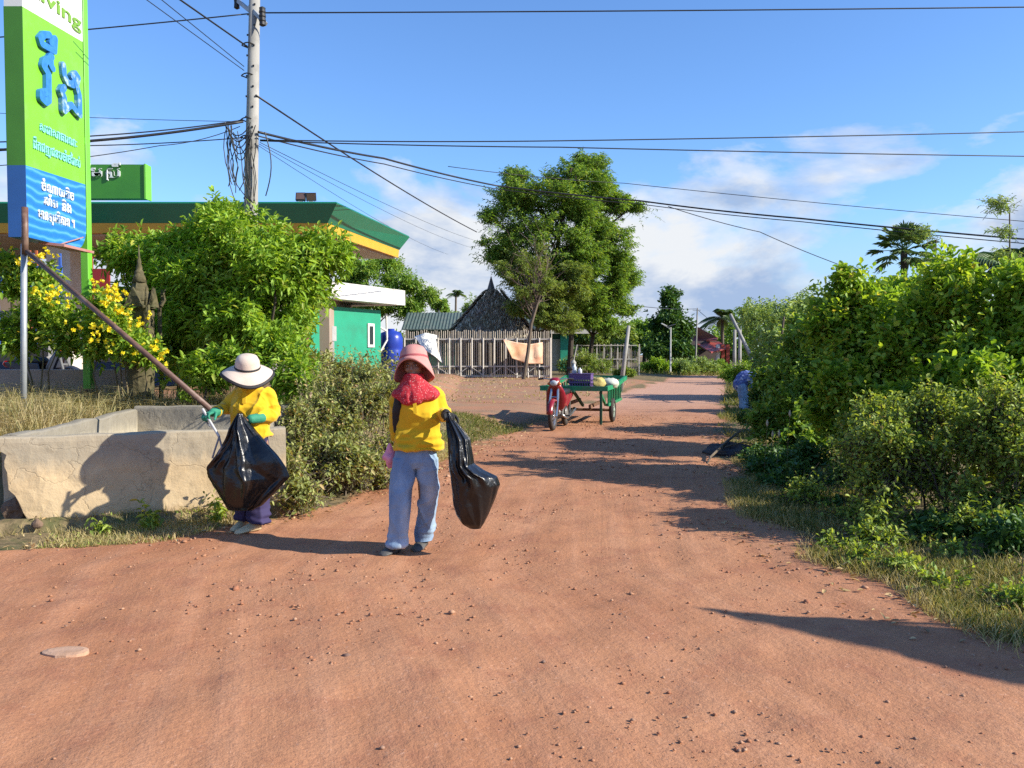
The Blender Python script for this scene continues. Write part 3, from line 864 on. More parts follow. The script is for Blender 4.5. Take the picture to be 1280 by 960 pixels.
tree(738, 470, 47, [(750, 375, 46, 1.6, 1.5, 1.0), (775, 350, 46, 1.1, 1.3, .9), (730, 398, 45.5, 1.2, 1.2, .6), (782, 385, 46.5, .7, .9, .5), (758, 405, 46, 1.0, 1.1, .5)],
     'lower tree overhanging the right end of the fence', LF_TREE, 103, ns=2600, r0=.15, spikes=100)
tree(666, 472, 41.5, [(690, 370, 41.5, 1.3, 1.3, 1.1), (650, 340, 41.5, 1.1, 1.2, 1.0), (705, 402, 41.5, 1.1, 1.1, .55), (680, 398, 41.5, .8, 1, .45), (650, 385, 42, .7, .8, .5), (665, 365, 41.7, .9, 1., .8), (720, 350, 41.5, 1.0, 1.1, .9)],
     'olive tree with drooping fine leaves, right of the thatched roof', LF_OLIVE, 104, ns=3800, spikes=120, r0=.11, bark=BARKP, L=.15, Wd=.05, slen=.6)
# the half bare tree
b_ = gb(655, 40.5); rng = np.random.default_rng(9)
t_ = thing('bare_tree', 'thin leaning tree with sparse leaves and bare reddish twigs', 'tree', b_)
mb = MB()
tr_ = [P(654, 470, 40.5), P(660, 440, 40.5), P(664, 405, 40.5), P(674, 372, 40.5), P(676, 340, 40.5)]
tr_ = [tuple(np.array(p) - np.array(b_)) for p in tr_]; tr_[0] = (tr_[0][0], tr_[0][1], -.1)
mb.tube(tr_, [.10, .085, .075, .06, .03], 8); mb.build('trunk', BARKP, t_)
mb = MB()
for k in range(34):
    s = np.array(tr_[2]) + (np.array(tr_[4]) - np.array(tr_[2])) * rng.random()
    e = s + np.array([rng.normal() * .75, rng.normal() * .6, rng.uniform(.5, 2.2)])
    pp = wob(s, e, 5, .08, rng); mb.tube(pp, [.022, .018, .014, .01, .005], 4)
    for q in range(4):
        s2 = pp[2 + q % 3]; e2 = s2 + np.array([rng.normal() * .4, rng.normal() * .3, rng.uniform(.1, .8)])
        mb.tube([s2, (s2 + e2) / 2 + rng.normal(size=3) * .05, e2], [.011, .008, .004], 3)
V_, F_, _a, _b = foliage_arrays(rel(b_, [(668, 335, 40.5, .8, .8, .8), (680, 355, 40.4, .7, .7, .7), (655, 365, 40.5, .6, .6, .5), (676, 310, 40.5, .5, .5, .4)]), 330, 10, .12, .04, rng, slen=.5, thr=-.1, flat=.4, droop=.3)
mk('crown', V_, F_, LF_OLIVE, t_)
mb.build('twigs', mat('dry_twig', (.22, .155, .115), .9, (.15, .11, .085), 5), t_, fix=False)

# ---- dark tree by the street light, and the row beyond
def far_tree(px, Y, items, lab, m_, seed, ns=1500, L=.3, Wd=.15, name='far_tree', bark=BARK, **kw):
    b_ = gb(px, Y); it = rel(b_, items); hi = max(b[2] for b in it)
    a = dict(nl=9, slen=.9, thr=-.1, droop=.25, tup=.2, split=4, spikes=int(ns * .06)); a.update(kw)
    return plant(name, lab, 'tree', b_, it, m_, bark, ns=ns, L=L, Wd=Wd, r0=.18, seed=seed, trunk=[(0, 0, -.2), (0, 0, hi * .5), (0, 0, hi)], **a)


far_tree(836, 62, [(836, 374, 62, .9, 1.2, 1.0), (832, 396, 62, 1.3, 1.6, 1.0), (846, 408, 62, 1.3, 1.6, 1.1), (822, 426, 62, 1.5, 1.6, 1.0), (850, 436, 61.5, 1.0, 1.4, .9), (832, 440, 61, 1.6, 1.6, 1.0)], 'dark pointed tree behind the street light', LF_DARK, 111, ns=2200)
far_tree(805, 74, [(800, 415, 74, 2.2, 2, 1.2), (780, 420, 72, 2.0, 2, 1.2), (815, 430, 70, 1.6, 2, 1.2)], 'bushy green tree left of the dark pointed one', LF_TREE, 112)
far_tree(758, 66, [(755, 420, 66, 2.4, 2, 1.4), (735, 425, 66, 1.6, 2, 1.0), (775, 440, 64, 1.5, 1.6, .8)], 'light green tree behind the right end of the fence', LF_OLIVE, 113, ns=1600)
far_tree(460, 64, [(455, 345, 64, 1.9, 2, 1.7), (480, 335, 65, 1.7, 2, 1.3), (505, 355, 64, 1.8, 2, 1.5), (525, 375, 64, 1.4, 1.6, 1.0), (470, 375, 63, 2.2, 2, 1.4), (505, 385, 63, 2.0, 2, .9)], 'feathery tree rising behind the green hut', LF_TREE, 114, ns=2600, L=.26, Wd=.09)
far_tree(592, 90, [(592, 385, 90, 1.2, 1.4, 1.4), (585, 400, 90, 1.4, 1.4, 1.0)], 'slim distant tree left of the thatched roof', LF_PALE, 115, ns=500, L=.3, Wd=.13)
far_tree(548, 100, [(548, 382, 100, 1.3, 1.3, 1.3), (556, 395, 100, 1.4, 1.3, .8)], 'small distant tree beside the tiny coconut palm', LF_TREE, 116, ns=450)
for (px, Y, r, lab, sd_, m_) in [(640, 95, 4, 'distant tree behind the long shed roof', 117, LF_TREE), (690, 90, 5, 'distant tree behind the teal door', 118, LF_DARK), (885, 82, 2.0, 'distant tree behind the red roofed house', 119, LF_DARK)]:
    b_ = gb(px, Y)
    plant('far_tree', lab, 'tree', b_, [(0, 0, r * .75, r, 2, r * .5), (r * .6, 0, r * .6, r * .7, 2, r * .4), (-r * .6, 0, r * .55, r * .7, 2, r * .4)], m_, BARK, ns=900, nl=9, L=.36, Wd=.17, r0=.2, seed=sd_, trunk=[(0, 0, -.2), (0, 0, r * .4), (0, 0, r * .9)], slen=1.0)
# low growth below the red house and the pole
for (px, py, Y, r, lab, sd_, m_, L_) in [(822, 452, 56, .9, 'green bush beside the foot of the street light', 121, LF_BRIGHT, .16), (852, 452, 56, .9, 'pale weedy bush right of the street light', 122, LF_PALE, .14), (876, 450, 57, 1.0, 'grey green bush below the red roof', 123, LF_PALE, .15), (897, 448, 58, .9, 'leafy bush at the corner of the red roofed house', 124, LF_TREE, .15), (932, 455, 40, .9, 'grassy bush behind the bending person', 125, LF_BRIGHT, .13), (780, 462, 48, .5, 'weedy clump at the end of the fence', 126, LF_OLIVE, .12), (730, 452, 49, 1.2, 'bush growing through the right hand fence', 127, LF_OLIVE, .14)]:
    b_ = gb(px, Y)
    plant('verge_bush', lab, 'bush', b_, [(0, 0, r * .55, r, r, r * .7), (r * .8, 0, r * .4, r * .7, r * .7, r * .5), (-r * .7, .2, r * .4, r * .7, r * .7, r * .5)], m_, BARK, ns=420, nl=9, L=L_, Wd=L_ * .45, r0=.03, seed=sd_, slen=.4, floor=True, stem='branch', crown='foliage')

# far belts of trees closing the horizon
def belt(name, pts, hh, n, seed, m_):
    rng = np.random.default_rng(seed); bl = []
    for (x0, y0, x1, y1) in pts:
        L = math.hypot(x1 - x0, y1 - y0); k = int(L / 3.2)
        for i in range(k):
            t = (i + rng.random() * .6) / k; h = hh * rng.uniform(.6, 1.25)
            bl.append((x0 + (x1 - x0) * t, y0 + (y1 - y0) * t + rng.normal() * 2, h * .5, 2.6, 2.6, h * .55))
    V, Fq, o1, o2 = foliage_arrays(bl, n, 9, .5, .26, rng, slen=1.3, thr=-.2)
    tag(mk(name, V, Fq, m_), kind='stuff')


belt('treeline', [(-70, 105, 40, 110), (-40, 75, -22, 60), (22, 82, 50, 70), (21, 66, 40, 45)], 4.4, 7000, 77, LF_TREE)

def thick_belt():
    rng = np.random.default_rng(78); bl = []
    for (x0, y0, x1, y1, h) in [(13.5, 42, 26, 24, 4.0), (8.8, 21, 17, 12, 2.6), (6.5, 15.5, 12, 10.5, 2.1)]:
        k = int(math.hypot(x1 - x0, y1 - y0) / 1.3)
        for i in range(k):
            t = i / k; hh = h * rng.uniform(.7, 1.1); bl.append((x0 + (x1 - x0) * t, y0 + (y1 - y0) * t + rng.normal() * .4, hh * .5, 1.1, 1.1, hh * .5))
    V, Fq, o1, o2 = foliage_arrays(bl, 5200, 10, .15, .07, rng, slen=.6, thr=-.1)
    tag(mk('undergrowth', V, Fq, LF_TREE), kind='stuff')


thick_belt()
# ---- palms
def fan_palm(px, py, Y, lab):
    b_ = gb(px, Y); rng = np.random.default_rng(3)
    t = thing('fan_palm', lab, 'palm', b_)
    top = np.array(P(px, py, Y)) - np.array(b_)
    mb = MB(); mb.tube([(0, 0, -.2), (top[0] * .5, 0, top[2] * .5), tuple(top)], [.3, .22, .24], 10); mb.build('trunk', BARK, t)
    dirs = []
    for k in range(30):
        az = k * 2.4; el = radians(-38 + 118 * (k / 29.) ** .9)
        dirs.append((cos(az) * cos(el), sin(az) * cos(el), sin(el)))
    for dd in dirs:
        d = np.array(dd); c = top + d * rng.uniform(1.25, 1.6); 
        mb = MB(); mb.tube([top, top + d * .8 + np.array([0, 0, .05]), c], [.035, .03, .02], 4)
        fr = mb.build('frond', LF_PALM, t, fix=False)
        s = nrmz(np.cross(d, np.array([0, 0, 1.])) + 1e-4)
        n_ = 26; an = np.linspace(-1.9, 1.9, n_)
        D = d[None] * np.cos(an)[:, None] + s[None] * np.sin(an)[:, None] + rng.normal(size=(n_, 3)) * .07
        Ls = .82 + .2 * np.cos(an) + rng.normal(size=n_) * .06
        V, Fq = leaf_arrays(np.repeat(c[None], n_, 0), D, np.repeat(np.cross(s, d)[None], n_, 0), Ls, np.full(n_, .13), .25, .22)
        mk('fan_blade', V, Fq, LF_PALM, fr)
    return t


def coco_palm(px, py, Y, lab, L=2.6, n=16, seed=1, lean=0):
    b_ = gb(px, Y); rng = np.random.default_rng(seed)
    t = thing('coconut_palm', lab, 'palm', b_)
    top = np.array(P(px + lean, py, Y)) - np.array(b_)
    mb = MB(); mb.tube([(0, 0, -.2), (top[0] * .3, 0, top[2] * .5), tuple(top)], [.2, .14, .12], 8); mb.build('trunk', BARKP, t)
    for k in range(n):
        az = k * 2.4 + rng.random(); el = radians(rng.uniform(5, 75)); h = np.array([cos(az), sin(az), 0])
        q = np.linspace(0, 1, 24)
        path = top[None] + h[None] * (L * q * cos(el))[:, None] + np.array([0, 0, 1.])[None] * (L * (q * sin(el) - .62 * q * q))[:, None]
        mb = MB(); mb.tube(list(path[::4]) + [path[-1]], [.03] * 6 + [.008], 4); fr = mb.build('frond', LF_PALM, t, fix=False)
        B = np.concatenate([path[2:], path[2:]]); tg = np.gradient(path, axis=0)[2:]; tg = nrmz(tg)
        sd = nrmz(np.cross(tg, np.array([0, 0, 1.])))
        D = np.concatenate([sd + tg * .5, -sd + tg * .5]) + np.array([0, 0, -.25])
        ln = np.concatenate([np.sin(np.pi * (q[2:] * .85 + .1))] * 2) * L * .28 + .05
        V, Fq = leaf_arrays(B, D, np.repeat(np.array([[0, 0, 1.]]), len(B), 0), ln, np.full(len(B), .05 * L / 2), .2, .35)
        mk('leaflets', V, Fq, LF_PALM, fr)
    return t


fan_palm(1130, 314, 62, 'fan palm with round dark fronds rising behind the thicket')
coco_palm(1268, 345, 20, 'coconut palm half hidden by the thicket at the right edge', 2.0, 15, 4)
coco_palm(903, 398, 72, 'coconut palm beside the red roofed house', 2.2, 16, 5)
coco_palm(569, 368, 105, 'tiny distant coconut palm with few fronds', 1.6, 9, 6, lean=1)

# ---- grass and weeds (nobody could count the blades)
def blades(x, y, h, w, rng, lean=.5, m_=None, z=None, droop=.14):
    n = len(x); z = gz(x, y) - .01 if z is None else z
    b = np.stack([x, y, z], -1)
    d = nrmz(np.stack([rng.normal(size=n) * lean, rng.normal(size=n) * lean, np.ones(n)], -1))
    up = nrmz(rng.normal(size=(n, 3)))
    s = nrmz(np.cross(d, up)); z1 = np.array([0, 0, 1.]); L = h[:, None]; w = w[:, None]
    az = rng.uniform(0, 6.28, n); bend = np.stack([np.cos(az), np.sin(az), np.zeros(n)], -1) * L * droop * 1.6
    c1 = b + d * L * .55 + bend * .3; c2 = b + d * L * .9 + bend - z1 * L * droop * .8
    V = np.stack([b - s * w * .5, b + s * w * .5, c1 + s * w * .42, c1 - s * w * .42, c2 + s * w * .06, c2 - s * w * .06], 1)
    Fq = np.array([(0, 1, 2, 3), (3, 2, 4, 5)])[None] + 6 * np.arange(n)[:, None, None]
    return V.reshape(-1, 3), Fq.reshape(-1, 4)


rng = np.random.default_rng(44)
Lw = np.linalg.norm(WB - WA)


def in_basin(x, y, m_=0.0):
    r = np.ones(len(x), bool)
    for (a, b) in ((WA, WB), (WB, WC), (WC, WD), (WD, WA)):
        e_ = (b - a) / np.linalg.norm(b - a); r &= ((x - a[0]) * -e_[1] + (y - a[1]) * e_[0]) > -m_
    return r


# tall dry grass left, above the basin
n = 110000
x = rng.uniform(-9.5, -3.4, n); y = rng.uniform(7.6, 12.6, n); s_, t__ = behind(x, y)
ok = (s_ > .3) & ~in_basin(x, y, .16) & (x < -3.6 - .2 * (y - 11))
x, y = x[ok], y[ok]
dn = vnoise(np.stack([x * 1.3, y * 1.3], -1)); ok = dn * .9 + rng.random(len(x)) > .30; x, y = x[ok], y[ok]
hh = rng.uniform(.12, .42, len(x)) * (1 + .5 * vnoise(np.stack([x * .8, y * .8], -1))) + .3 * (rng.random(len(x)) > .9)
V, Fq = blades(x, y, hh, rng.uniform(.003, .007, len(x)), rng, .32, droop=.35)
tag(mk('dry_grass', V, Fq, DRY), kind='stuff')


def strew(name, n, samp, h, w, m_, lean=.5, seed=1, nf=1.5, thr=.35, cond=None):
    rng = np.random.default_rng(seed)
    x, y = samp(rng, n)
    ok = vnoise(np.stack([x * nf, y * nf], -1)) + rng.random(len(x)) > thr
    if cond is not None: ok &= cond(x, y)
    x, y = x[ok], y[ok]
    V, Fq = blades(x, y, rng.uniform(h[0], h[1], len(x)), rng.uniform(w[0], w[1], len(x)), rng, lean)
    tag(mk(name, V, Fq, m_), kind='stuff')


def along_right(y0, y1, a, b):
    def f(rng, n):
        y = y0 + (y1 - y0) * rng.random(n) ** 1.4; u = rng.uniform(a, b, n)
        return xr(y) + u + .22 * vnoise(np.stack([u * 1.3, y * 1.3], -1)), y
    return f


def along_left(y0, y1, a, b):
    def f(rng, n):
        y = y0 + (y1 - y0) * rng.random(n) ** 1.2; u = rng.uniform(a, b, n)
        return xl(y) - u + .2 * vnoise(np.stack([u * 1.3, y * 1.3], -1)), y
    return f


def boxs(x0, x1, y0, y1): return lambda rng, n: (rng.uniform(x0, x1, n), rng.uniform(y0, y1, n))


strew('verge_grass', 130000, along_right(3.0, 13, 0, 1.0), (.02, .12), (.003, .006), GRASSM, .32, 1)
strew('verge_grass_beyond', 16000, along_right(11, 26, 0, 1.4), (.05, .2), (.006, .012), GRASSM, .5, 11)
strew('dry_verge_grass', 50000, along_right(3.0, 13, -.12, 1.1), (.02, .15), (.003, .005), DRY, .4, 2)
strew('broad_weeds', 5000, along_right(3.2, 11, .25, 1.6), (.03, .08), (.015, .035), LF_SMALL, 1.2, 12)
fr_ = lambda x, y: ~in_basin(x, y, .02) & ((behind(x, y)[0] < -.02) | (behind(x, y)[1] > Lw + .02) | (behind(x, y)[1] < -.05))
strew('weeds', 9000, along_left(6.3, 13, .0, 1.1), (.02, .07), (.006, .016), LF_SMALL, .8, 3, cond=fr_)
strew('short_grass', 60000, along_left(6.3, 14, -.05, 1.4), (.02, .11), (.003, .006), DRY, .4, 4, cond=fr_)
strew('bank_weeds', 9000, boxs(-3.6, -.4, 8, 15), (.04, .14), (.008, .02), LF_SCRUB, .9, 6, cond=lambda x, y: (xl(y) - x > .4) & fr_(x, y))
strew('strip_grass', 34000, boxs(-4.5, .4, 12.5, 18), (.05, .18), (.006, .012), GRASSM, .7, 5, cond=lambda x, y: (np.abs(y - 15.2 - .35 * (x + 2)) < 1.7) & (xl(y) - x > .1))
strew('far_verge_grass', 9000, along_right(22, 60, 0, 3), (.1, .4), (.02, .04), GRASSM, .7, 7)
strew('lot_weeds', 9000, boxs(-12, 6, 24, 43), (.04, .16), (.02, .04), DRY, .9, 13, cond=lambda x, y: xl(y) - x > .6, thr=.75)
strew('bend_grass', 7000, boxs(6, 18, 54, 61), (.1, .45), (.03, .05), GRASSM, .6, 14)
# fallen leaves and litter on the verges
x = rng.uniform(-6, 5, 9000); y = rng.uniform(3.5, 16, 9000)
e_ = np.minimum(x - xl(y), xr(y) - x); ok = (e_ < .45) & (e_ > -1.6) & (rng.random(9000) < np.exp(-np.abs(e_) * 1.2))
ok &= ~in_basin(x, y, .02)
x, y = x[ok], y[ok]; n = len(x)
d = nrmz(np.stack([rng.normal(size=n), rng.normal(size=n), rng.normal(size=n) * .2], -1))
V, Fq = leaf_arrays(np.stack([x, y, gz(x, y) + .012], -1), d, nrmz(np.stack([rng.normal(size=n) * .3, rng.normal(size=n) * .3, np.ones(n)], -1)), rng.uniform(.03, .07, n), rng.uniform(.015, .03, n), .3, 0)
tag(mk('fallen_leaves', V, Fq, leafmat('dead_leaf', [(0, (.12, .07, .035)), (.5, (.25, .16, .08)), (1, (.34, .25, .14))], .1, .7)), kind='stuff')

# small weeds rooted at the foot of the basin wall
for (px, Y, h, lab, sd_) in [(178, 7.22, .26, 'small dark weed at the foot of the basin wall, inside the shadow', 201), (262, 7.5, .3, 'leafy weed at the foot of the basin wall, between shadow and bag', 202), (285, 7.62, .42, 'taller leafy weed against the basin wall, next to the wide bag', 203), (118, 7.05, .16, 'low weed below the shadow on the basin wall', 204)]:
    b_ = gb(px, Y)
    plant('weed_plant', lab, 'weed', b_, [(0, 0, h * .6, h * .3, h * .3, h * .4), (h * .2, 0, h * .35, h * .25, h * .25, h * .25)], LF_SMALL, STEM, ns=16, nl=6, L=.075, Wd=.026, r0=.005, seed=sd_, slen=.12, stem='stalk', crown='leaves', group='weeds along the basin wall', droop=.35)
# ------------------------------------------------------------------ concrete basin (culvert head)
def concrete(name, c1, c2, dark, top_z=None, crack=.55):
    m, nt, b, o = nodes(name)
    b.inputs['Roughness'].default_value = .9; b.inputs['Specular IOR Level'].default_value = .2
    c = mixc(nt, ramp(nt, tex(nt, 1.6, 6, .62), [(.34, 0.), (.66, 1.)]), c1, c2)
    c = mixc(nt, ramp(nt, tex(nt, 4.5, 6, .7), [(.5, 0.), (.75, .7)]), c, tuple(x * .72 for x in c1))
    c = mixc(nt, ramp(nt, tex(nt, 2.4, 5, .7, stretch=(1, 1, .4)), [(.56, 0.), (.72, .8)]), c, dark)
    if top_z is not None:        # weathered grey band under the coping, ragged
        tcn = nt.nodes.new('ShaderNodeTexCoord'); sx = nt.nodes.new('ShaderNodeSeparateXYZ'); nt.links.new(tcn.outputs['Object'], sx.inputs[0])
        ad = N_(nt, 'ShaderNodeMath', operation='MULTIPLY_ADD'); nt.links.new(tex(nt, 3.2, 6, .7, stretch=(1, 1, .35)), ad.inputs[0]); ad.inputs[1].default_value = .42
        nt.links.new(sx.outputs[2], ad.inputs[2])
        c = mixc(nt, ramp(nt, ad.outputs[0], [(top_z + .10, 0.), (top_z + .27, .75)]), c, dark)
        c = mixc(nt, ramp(nt, ad.outputs[0], [(.16, .6), (.36, 0.)]), c, (.30, .17, .10))
    tcn = nt.nodes.new('ShaderNodeTexCoord')
    nz = N_(nt, 'ShaderNodeTexNoise', i_Scale=3.0, i_Detail=5.0); nt.links.new(tcn.outputs['Object'], nz.inputs['Vector'])
    mxv = nt.nodes.new('ShaderNodeVectorMath'); mxv.operation = 'MULTIPLY_ADD'
    nt.links.new(nz.outputs['Color'], mxv.inputs[0]); mxv.inputs[1].default_value = (.55, .55, .55); nt.links.new(tcn.outputs['Object'], mxv.inputs[2])
    vo = N_(nt, 'ShaderNodeTexVoronoi', feature='DISTANCE_TO_EDGE', i_Scale=1.35); nt.links.new(mxv.outputs[0], vo.inputs['Vector'])
    ck = ramp(nt, vo.outputs['Distance'], [(0., crack), (.007, 0.)])
    c = mixc(nt, ck, c, (.16, .12, .08)); c = mixc(nt, 1.0, c, (.82, .82, .80), 'MULTIPLY')
    nt.links.new(c, b.inputs['Base Color'])
    bumpn(nt, b, ramp(nt, vo.outputs['Distance'], [(0., 0.), (.012, 1.)]), .35, .006)
    bumpn(nt, b, tex(nt, 5, 6, .65), .5, .03); bumpn(nt, b, tex(nt, 60, 4, .6), .3, .004)
    return m


CONC = concrete('tan_concrete', (.70, .54, .34), (.60, .44, .26), (.34, .31, .25), .57, .38)
CONCG = concrete('lichen_concrete', (.60, .54, .43), (.50, .44, .33), (.22, .20, .17), .62, .25)


def wall_seg(name, A, B, z0, z1, th, m, parent, seed, broken=False):
    """one standing slab with uneven faces and a rounded coping"""
    A, B = np.array(A, float), np.array(B, float); L = np.linalg.norm(B - A); d = (B - A) / L; n = np.array([-d[1], d[0]])
    nu, nv = max(2, int(L / .05)), max(2, int((z1 - z0) / .05))
    V, Fc = [], []
    U = np.linspace(0, 1, nu + 1); prof = []
    for v in range(nv + 1): prof.append((0, z0 + (z1 - z0) * v / nv))
    prof[-1] = (.006, z1 - .012); prof.append((.02, z1))
    for w_ in (.35, .7): prof.append((th * w_, z1 + .004))
    prof += [(th - .02, z1), (th, z1 - .015)]
    for v in range(nv - 1, -1, -3): prof.append((th, z0 + (z1 - z0) * v / nv))
    if prof[-1][1] > z0: prof.append((th, z0))
    k = len(prof)
    for u in U:
        for (a, z) in prof:
            s = u * L
            if broken:
                f = max(0, 1 - u * 3.2)
                brk = np.interp((z - z0) / (z1 - z0), [0, .1, .28, .5, .72, .85, 1], [.30, .27, .16, .10, .06, .03, 0]) + .035 * vnoise(np.array([[z * 14., 3.]]))[0]
                s = s + f * brk
            p = A + d * s + n * a
            V.append((p[0], p[1], z))
    V = np.array(V)
    off = .008 * fbm(V * 3.0 + seed, 3) + .004 * fbm(V * 14 + seed, 2)
    V[:, :2] += n[None] * off[:, None]
    V[:, 2] += np.where(V[:, 2] > z1 - .03, .014 * fbm(V * 2.2 + seed, 3), 0)
    for i in range(nu):
        for j in range(k - 1):
            a = i * k + j; Fc.append((a, a + k, a + k + 1, a + 1))
    Fc.append(tuple(range(k))); Fc.append(tuple(reversed(range(nu * k, nu * k + k))))
    mb = MB().add(V, Fc)
    return mb.build(name, m, parent)


t_ = thing('concrete_basin', 'cracked concrete basin beside the road with a broken corner', 'basin', (0, 0, 0))
ZT = .80
wall_seg('front_wall', WA, WB, -.1, ZT, .17, CONC, t_, 1, True)
off_ = _wn * .175
wall_seg('back_wall', WD, WC, 0, ZT + .05, .16, CONCG, t_, 2)
wall_seg('side_wall', WD + np.array([.04, -.02]) + np.array([-.14, 0]), WA + off_ + np.array([-.0, 0]), 0, ZT, .15, CONCG, t_, 3)
wall_seg('side_wall', WB + off_ + np.array([-.17, .0]), WC + np.array([-.12, -.01]), 0, ZT - .01, .15, CONCG, t_, 4)
RUB = mat('broken_masonry', (.26, .17, .11), .95, (.13, .085, .06), 5, bump=.8, bscale=12, bdist=.05)
for (px, py, Y, r, lab) in [(18, 640, 7.35, .11, 'brown lump of fallen masonry at the broken corner of the basin, largest one'), (46, 655, 7.15, .06, 'small lump of fallen masonry at the foot of the cracked wall')]:
    p = P(px, py, Y)
    V_ = []; mb = MB(); mb.ball((0, 0, 0), (r, r * .9, r * 1.0), 14, 10)
    v = np.array(mb.V); v = v + nrmz(v) * (fbm(v * 7 + px, 3) * r * .45)[:, None]
    o = mk('masonry_lump', v, mb.F, RUB, None); o.location = (p[0], p[1], p[2])
    tag(o, lab, 'rubble', 'fallen lumps of masonry')
# pale flat slab set in the road
p = G(85, 815); mb = MB(); mb.ell([(0, 0, -.02, .115, .075), (0, 0, .008, .115, .07), (0, 0, .014, .09, .05)], 14)
v = np.array(mb.V); v[:, :2] *= (1 + .18 * fbm(v * 9, 2))[:, None]
o = mk('flat_stone', v, mb.F, mat('pale_stone', (.58, .36, .24), .9, (.48, .28, .17), 12, bump=.4)); o.location = (p[0], p[1], gz1(p[0], p[1]) + .006)
tag(o, 'flat pale stone slab lying in the red road', 'stone')

# ------------------------------------------------------------------ low pink wall behind the grass
PINK = mat('pink_plaster', (.55, .40, .31), .9, (.45, .31, .23), 3, bump=.3, dirt=(.25, .19, .14))
t_ = MB(); t_.box((-8.6, 13.0, .85), (6.2, .22, .82)); o = t_.build('low_wall', PINK, None, bevel=.01)
tag(o, 'low pinkish plastered wall behind the dry grass', 'wall')
mb = MB(); mb.box((-3.9, 13.8, .8), (1.3, .2, .7)); tag(mb.build('low_wall', PINK, None, bevel=.01), 'short piece of pinkish wall behind the scrub, right of the bright shrub', 'wall')

# ------------------------------------------------------------------ pylon sign
SGREEN = mat('sign_green', (.22, .60, .035), .4, (.20, .55, .03), 2, dirt=(.26, .46, .10), dscale=2)
SGREEND = mat('post_green', (.20, .62, .06), .4, (.18, .56, .05), 3)
SWHITE = mat('sign_white', (.82, .84, .80), .45, (.78, .8, .76), 3)
SBLUE = mat('letter_blue', (.035, .20, .60), .35, (.05, .26, .68), 14)
SLBLUE = mat('pale_blue_letter', (.30, .78, .78), .5, (.26, .7, .72), 8)
SWLET = mat('white_letter', (.85, .88, .86), .5, (.8, .83, .82), 8)
m, nt, b, o = nodes('sign_wave_blue')
wv = N_(nt, 'ShaderNodeTexWave', wave_type='BANDS', bands_direction='Z', i_Scale=2.6, i_Distortion=5.0, i_Detail=2.0, i_Detail_Scale=.7)
tcx = nt.nodes.new('ShaderNodeTexCoord'); nt.links.new(tcx.outputs['Object'], wv.inputs[0])
nt.links.new(ramp(nt, wv.outputs['Fac'], [(.2, (.016, .15, .46)), (.75, (.024, .20, .52)), (1., (.08, .31, .6))]), b.inputs['Base Color']); b.inputs['Roughness'].default_value = .35
SWAVE = m
SX = P(33, 250, 11.0)[0]                    # plane of the lettered face
t_ = thing('pylon_sign', 'tall green and blue pylon sign with Khmer lettering on a green post', 'sign', (SX, 11.6, gz1(SX, 11.6)))
O_ = np.array(t_.location)
zb = PX(33, 296, SX)[2]; ztop = PX(33, -70, SX)[2]
yl, yr = PX(33, 250, SX)[1], PX(107, 250, SX)[1]
TH_ = .235
zsp = PX(33, 207, SX)[2]; zspr = PX(107, 231, SX)[2]; zw = PX(35, 13, SX)[2]; zwr = PX(107, 55, SX)[2]


def relp(p): return tuple(np.array(p) - O_)


def face_poly(name, pts, m_, dx0, dx1, parent):
    """outline given as (y,z) on the lettered face, from dx0 to dx1 off the plane"""
    mb = MB().prism([relp((SX + dx0, y, z)) for (y, z) in pts], (dx1 - dx0, 0, 0))
    return mb.build(name, m_, parent)


rc = []
for k in range(9):
    a = -pi / 2 + pi / 2 * k / 8
    rc.append((yr - .30 + .30 * cos(a), zb + .34 + .34 * sin(a)))
body_lo = [(yl, zb)] + rc + [(yr, zspr), (yl, zsp)]
body_mid = [(yl, zsp), (yr, zspr), (yr, zwr), (yl, zw)]
body_hi = [(yl, zw), (yr, zwr), (yr, ztop), (yl, ztop)]
face_poly('blue_panel', body_lo, SWAVE, -TH_, 0, t_)
gp = face_poly('green_panel', body_mid, SGREEN, -TH_ + .001, -.001, t_)
wp = face_poly('white_panel', body_hi, SWHITE, -TH_, 0, t_)
# shade on the narrow return towards the viewer, painted as darker green and blue
SGD = mat('return_shade_green', (.07, .26, .025), .5, (.06, .22, .02), 2); SBD = mat('return_shade_blue', (.03, .13, .40), .5, (.025, .11, .34), 2)
mb = MB(); mb.box(relp((SX - TH_ / 2, yl - .004, (zb + zsp) / 2)), (TH_ + .004, .006, zsp - zb)); mb.build('return_shade_panel', SBD, t_)
mb = MB(); mb.box(relp((SX - TH_ / 2, yl - .004, (zw + zsp) / 2)), (TH_ + .004, .006, zw - zsp)); mb.build('return_shade_panel', SGD, t_)
# post and brackets at the far edge
mb = MB(); zg = O_[2]
mb.box(relp((SX - .06, yr + .115, (zg - .2 + ztop) / 2)), (.11, .13, ztop - zg + .2)); po = mb.build('post', SGREEND, t_, bevel=.006)
mb = MB()
for pz in (20, 100, 175, 255, 288):
    z = PX(107, pz, SX)[2]; mb = MB(); mb.box(relp((SX - .06, yr + .025, z)), (.07, .05, .09)); mb.build('bracket', SGREEND, po)
mb = MB(); mb.box(relp((SX - .06, yr + .115, zg + .12)), (.16, .18, .34)); mb.build('foot_sleeve', mat('rusty_brown', (.17, .085, .055), .8, (.26, .14, .09), 10), t_)


def lay(V2, name, m_, y0, z0, size_y, size_z, depth, parent, lift=.002, slope=0):
    """flat text outline (x,y in text space) laid on the lettered face; extruded"""
    n = len(V2[0]); Vv = []
    for (x, y, _z) in V2[0]: Vv.append(relp((SX + lift + (depth if _z > 0 else 0), y0 + x * size_y, z0 + y * size_z + slope * x * size_y)))
    return mk(name, Vv, V2[1], m_, parent)


